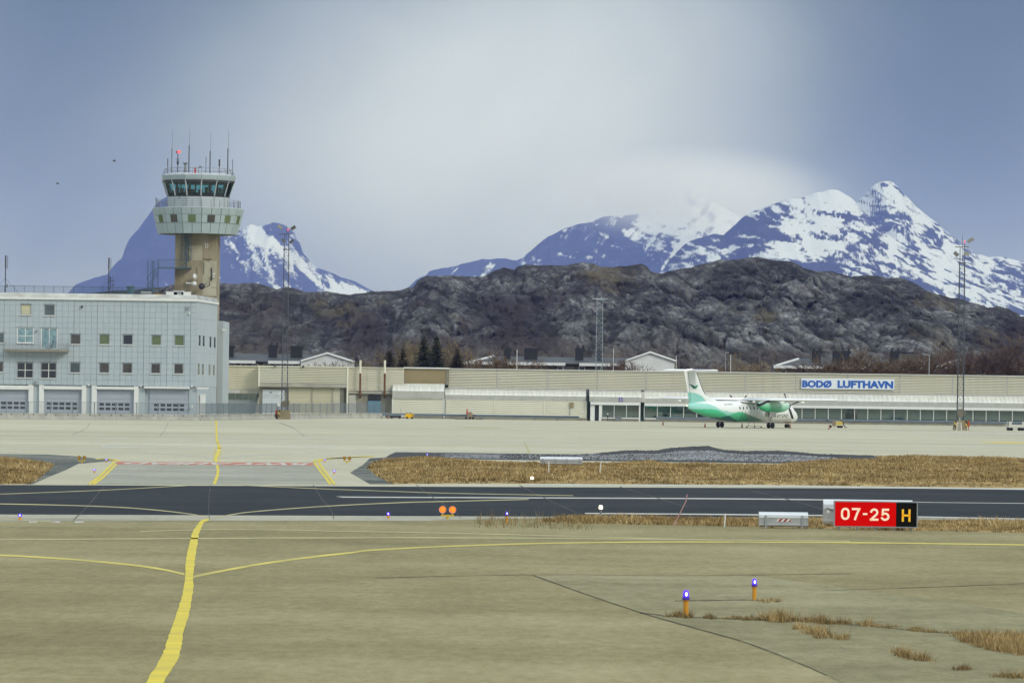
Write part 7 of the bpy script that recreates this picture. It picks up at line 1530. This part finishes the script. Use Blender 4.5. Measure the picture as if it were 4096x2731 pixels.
blue_light(2743,2466,0.53,'large blue taxiway light on orange stem in the grassy crack'); blue_light(3017,2399,0.46,'blue taxiway light on orange stem standing on bare paving'); blue_light(2027,2091,0.38,'blue taxiway light among weeds at the runway shoulder'); blue_light(3087,2112,0.42,'blue taxiway light in front of the striped grey sign back')
for (x, y, l) in ((80,2080,'small blue light at the left edge of the runway shoulder'),(1553,2073,'small blue light left of the orange guard lamps'),(378,1891,'small blue light left of the double yellow edge lines'),(425,1849,'small blue light above the left double yellow lines'),(1299,1849,'small blue light above the right double yellow lines'),(1337,1896,'small blue light right of the double yellow edge lines'),(1709,1826,'small blue light on the apron edge beyond the grass')): blue_light(x, y, 0.22, l, True)
def edge_light(px, py, h_, label):
    g = G(px, py); t_ = thing('runway_edge_light', label, 'runway light', tuple(g), group='white runway edge lights'); MB().lathe([(0.09,0),(0.04,0.04),(0.04,h_*0.6)],(0,0,0),8).build('stem','steel_grey',t_,local=True); MB().lathe([(0.04,h_*0.6),(0.065,h_*0.66),(0.065,h_*0.9),(0.03,h_)],(0,0,0),10).build('lens','white_lamp',t_,local=True)
edge_light(2128,1931,0.30,'white runway light on the far side before the dry grass'); edge_light(2403,2058,0.34,'bright white runway light on the near runway edge')
def guard_light(px, py, sc, lens, label, far=False):
    g = G(px, py); t_ = thing('guard_light', label, 'guard light', tuple(g), group='pairs of runway guard lights'); s = sc
    MB().lathe([(0.06*s,0),(0.045*s,0.02*s),(0.045*s,0.11*s)],(0,0,0),8).build('stem','light_yellow',t_,local=True); MB().box(-0.22*s,0.22*s,-0.03*s,0.03*s,0.10*s,0.16*s).build('cross_bar','light_yellow',t_,local=True)
    for k in (-1,1):
        x = k*0.165*s; a_ = MB().tube((x,0,0.14*s),(x,0,0.24*s),0.028*s).build('arm','light_yellow',t_,local=True); rot = Vector((0,-1,0)).to_track_quat('Z','Y').to_matrix()
        hd = MB().lathe([(0.05*s,-0.12*s),(0.11*s,-0.05*s),(0.125*s,0.06*s),(0.118*s,0.06*s),(0.10*s,0.0)],(x,0,0.335*s),16,rot).build('lamp_head','light_yellow' if far else 'visor_grey',t_,local=True); MB().lathe([(0.10*s,0.012*s),(0.09*s,0.03*s),(0.02*s,0.045*s)],(x,0,0.335*s),16,rot).build('lens',lens,hd,True,local=True)
guard_light(1790,2077,1.02,'amber_lens','pair of lit orange guard lamps on the near runway shoulder'); guard_light(327,1851,0.90,'amber_dull','pair of unlit yellow guard lamps on the left far shoulder',True); guard_light(1388,1852,0.90,'amber_dull','pair of unlit yellow guard lamps beside the right far shoulder',True)

# ================================================================ FIELD SIGNS
plain('sign_back', (0.42,0.43,0.43), 0.35, metal=0.45, var=0.12, scale=3); plain('sign_back_top', (0.62,0.64,0.65), 0.3, metal=0.4, var=0.06, scale=3); plain('sign_frame', (0.33,0.36,0.38), 0.4, metal=0.4)
plain('face_red', (0.50,0.002,0.002), 0.7, var=0.05, spec=0.05, emit=(0.8,0.0,0.0), es=0.20); plain('face_black', (0.008,0.008,0.008), 0.7, spec=0.05); plain('legend_white', (0.80,0.62,0.48), 0.4, var=0.02, emit=(1,0.75,0.55), es=0.25); plain('legend_yellow', (0.75,0.42,0.01), 0.4, var=0.02, emit=(1,0.55,0.02), es=0.2)
ZS_ = zc(3000,1950,3.36); SG = G(3500,2121); DS = SG.y
def sp_(x, y, D=DS): q = ZS_(x,y); return P(q[0],q[1],D)
sl, sr = sp_(1143,345), sp_(2240,368); zlo = (sp_(1143,503).z+sp_(2235,531).z)/2; zhi = (sp_(1143,183).z+sp_(2240,206).z)/2
rsn = thing('runway_sign', 'red and black airfield sign reading 07-25 H beside the taxiway', 'sign', ((sl.x+sr.x)/2, DS, 0))
MB().box(sl.x-0.035,sr.x+0.035,DS,DS+0.22,zlo-0.035,zhi+0.035).build('housing','sign_frame',rsn)
xsplit = sp_(1962,350).x
fr = MB().box(sl.x,xsplit,DS-0.012,DS-0.001,zlo,zhi).build('red_face','face_red',rsn); fk = MB().box(xsplit,sr.x,DS-0.012,DS-0.001,zlo,zhi).build('black_face','face_black',rsn)
def glyph(parent, strokes, x0, x1, z0, z1, w_, mat):
    """letter drawn with strokes on a unit box"""
    X = lambda u: x0+w_/2+(x1-x0-w_)*u; Zq = lambda v: z0+w_/2+(z1-z0-w_)*v; mb = MB(); y = DS-0.019
    for st in strokes:
        pts = [Vector((X(u),y,Zq(v))) for u, v in st]; L_, R_ = [], []
        for i, p in enumerate(pts):
            a = pts[i-1] if i > 0 else None; b2 = pts[i+1] if i < len(pts)-1 else None
            d = ((b2-p).normalized() if b2 is not None else Vector((0,0,0)))+((p-a).normalized() if a is not None else Vector((0,0,0))); d.normalize(); n = Vector((-d.z,0,d.x))
            k = 1.0
            if a is not None and b2 is not None: k = 1/max(0.5, math.sqrt(max(0.05,(1+(b2-p).normalized().dot((p-a).normalized()))/2)))
            e_ = Vector((0,0,0))
            if a is None: e_ = -d*w_/2
            if b2 is None: e_ = d*w_/2
            if len(st) > 8 and (st[0] == st[-1]): e_ = Vector((0,0,0))
            L_.append(p+n*w_/2*k+e_); R_.append(p-n*w_/2*k+e_)
        m_ = len(pts); mb.add(L_+R_,[(i,i+1,m_+i+1,m_+i) for i in range(m_-1)])
    return mb.build('legend',mat,parent)
arc = lambda cx_,cy_,rx_,ry_,a0,a1,n=14: [(cx_+rx_*math.cos(R(a0+(a1-a0)*k/n)), cy_+ry_*math.sin(R(a0+(a1-a0)*k/n))) for k in range(n+1)]
zero = [[(1,0.66)]+arc(0.5,0.66,0.5,0.34,0,180)[1:]+[(0,0.34)]+arc(0.5,0.34,0.5,0.34,180,360)[1:]+[(1,0.66)]]
seven = [[(0,1),(1,1)],[(0.97,1),(0.62,0.5),(0.36,0)]]
two = [arc(0.5,0.72,0.48,0.28,165,-20)+[(0.86,0.52),(0.0,0.0)],[(0.0,0),(1,0)]]
five = [[(0.92,1),(0.1,1),(0.06,0.52)],[(0.06,0.52)]+arc(0.45,0.31,0.55,0.31,130,-60)+arc(0.45,0.31,0.55,0.31,-75,-150,6)]
dash = [[(0,0.5),(1,0.5)]]; hh_ = [[(0,0),(0,1)],[(1,0),(1,1)],[(0,0.5),(1,0.5)]]
SW = 0.068
for stx, a, c, ya, yb in ((zero,1222,1338,266,430),(seven,1368,1482,270,432),(two,1612,1726,276,440),(five,1763,1874,279,442)):
    glyph(fr, stx, sp_(a,350).x, sp_(c,350).x, sp_(a,yb).z, sp_(a,ya).z, SW, 'legend_white')
glyph(fr, dash, sp_(1517,350).x, sp_(1576,350).x, sp_(1517,440).z+0.03, sp_(1517,275).z, SW*0.9, 'legend_white'); glyph(fk, hh_, sp_(2040,350).x, sp_(2157,350).x, sp_(2100,454).z, sp_(2100,288).z, SW, 'legend_yellow')
for k in range(5): x = sl.x+0.15+(sr.x-sl.x-0.3)*k/4; MB().box(x-0.025,x+0.025,DS+0.08,DS+0.14,0,zlo-0.03).build('leg','sign_frame',rsn)
def back_sign(x0, x1, zb, zt, D, label, legs, sticker=False, group='grey backs of airfield signs', legh=None, front_legs=False):
    t_ = thing('sign_back', label, 'sign', ((x0+x1)/2, D, 0), group=group); h_ = zt-zb
    pr = [(0.0,zb),(-0.03,zb+h_*0.08),(-0.03,zb+h_*0.62),(0.02,zb+h_*0.80),(0.10,zb+h_*0.93),(0.20,zt),(0.28,zt),(0.28,zb)]
    mb = MB()
    for (a, b2) in zip(pr[:3], pr[1:4]): mb.quad((x0,D+a[0],a[1]),(x1,D+a[0],a[1]),(x1,D+b2[0],b2[1]),(x0,D+b2[0],b2[1]))
    mb.add([(x0,D+a,z) for a, z in pr],[tuple(range(len(pr)))[::-1]]); mb.add([(x1,D+a,z) for a, z in pr],[tuple(range(len(pr)))]); mb.quad((x0,D+0.28,zb),(x0,D+0.28,zt),(x1,D+0.28,zt),(x1,D+0.28,zb)); mb.build('casing','sign_back',t_)
    mb = MB()
    for (a, b2) in zip(pr[3:6], pr[4:7]): mb.quad((x0,D+a[0],a[1]),(x1,D+a[0],a[1]),(x1,D+b2[0],b2[1]),(x0,D+b2[0],b2[1]))
    mb.build('hood','sign_back_top',t_)
    for f_ in (0.16,0.62): MB().box(x0+0.003,x1-0.003,D-0.05,D-0.028,zb+h_*f_-0.012,zb+h_*f_+0.012).build('rib','sign_back_top',t_)
    for u in legs: x = x0+(x1-x0)*u; MB().box(x-0.03,x+0.03,D-0.07 if front_legs else D+0.1,D-0.03 if front_legs else D+0.16,0,zb+h_*0.78 if front_legs else zb+0.01).build('leg','galvanised',t_)
    if sticker:
        MB().box(x0+(x1-x0)*0.36,x0+(x1-x0)*0.64,D-0.036,D-0.0305,zb+h_*0.36,zb+h_*0.56).build('striped_plate','red_white_stripes',t_)
    return t_
D2 = DS+2.4; p0, p1 = sp_(987,300,D2), sp_(2188,300,D2); bs2 = back_sign(p0.x,p1.x,sp_(1060,485,D2).z,sp_(1500,163,D2).z,D2,'grey metal back of a long sign behind the red sign',(0.05,0.3,0.6,0.95))
MB().path([(p0.x+0.1,D2-0.05,sp_(1010,262,D2).z),(p0.x+0.22,D2-0.07,sp_(1050,290,D2).z),(p0.x+0.45,D2-0.05,sp_(1110,303,D2).z)],0.012).build('cable','hose_dark',bs2); MB().box(p0.x+0.12,p0.x+0.2,D2-0.035,D2-0.0305,sp_(1040,335,D2).z,sp_(1040,297,D2).z).build('label_plate','white_trim',bs2)
g3 = G(3134,2113); D3 = g3.y; p0, p1 = sp_(122,430,D3), sp_(782,430,D3); back_sign(p0.x,p1.x,sp_(450,524,D3).z,sp_(450,328,D3).z,D3,'small grey sign back with red and white striped plate',(0.135,0.88),True,front_legs=True)
g4 = G(2245,1876); D4 = g4.y; p0, p1 = P(2160,1842,D4), P(2330,1842,D4); back_sign(p0.x,p1.x,P(2245,1857,D4).z,P(2245,1827,D4).z,D4,'long low sign back on four legs in the far grass',(0.07,0.36,0.64,0.93),front_legs=True)
# stakes
plain('stake_pink', (0.46,0.25,0.25), 0.6, var=0.2)
def stake(x0, y0, x1, y1, label, r=0.022, mat='white_trim', bend=None):
    g = G(x0,y0); D = g.y; t_ = thing('marker_stake', label, 'stake', tuple(g)); b_ = P(x1,y1,D)-g
    if bend: m_ = P(*bend,D)-g; MB().path([(0,0,0),m_],r).build('lower_rod',mat,t_,local=True); MB().tube(m_,b_,r,r*0.8).build('upper_rod','stake_pink',t_,local=True)
    else: MB().tube((0,0,0),b_*0.85,r).build('rod',mat,t_,local=True); MB().tube(b_*0.85,b_,r*1.02,r*0.9).build('tip','white_trim',t_,local=True)
K = zc(2600,1900,1.5722)
stake(*K(148,320),*K(233,118),'bent pinkish marker rod leaning beside the runway',0.018,'stake_pink',K(228,160)); stake(*K(468,325),*K(474,240),'white upright marker stake left of the small sign back',0.020); stake(2195,1902,2195,1844,'white upright stake in front of the far sign back',0.025); stake(2398,1903,2404,1844,'white slightly leaning stake right of the far sign back',0.025)
# birds
plain('bird_dark', (0.03,0.03,0.035), 0.8)
for (x, y, l, s) in ((457,645,'small dark gull flying nearer the control tower',1.0),(230,735,'small dark gull flying lower at the far left',0.9)):
    p = P(x,y,420); t_ = thing('bird', l, 'bird', tuple(p), R(20)); MB().loft([[Vector((u,r*math.cos(a),r*math.sin(a))) for a in (0,1.05,2.1,3.14,4.19,5.24)] for u, r in ((-0.2*s,0.01),(-0.08*s,0.05*s),(0.08*s,0.05*s),(0.2*s,0.015))]).build('body','bird_dark',t_,local=True)
    for k in (-1,1): MB().add([(0.06*s,k*0.03,0.02),(-0.06*s,k*0.03,0.02),(-0.03*s,k*0.25*s,0.14*s),(0.05*s,k*0.25*s,0.14*s),(-0.05*s,k*0.5*s,0.05*s)],[(0,1,2,3),(3,2,4)]).build('bird_wing','bird_dark',t_,local=True)
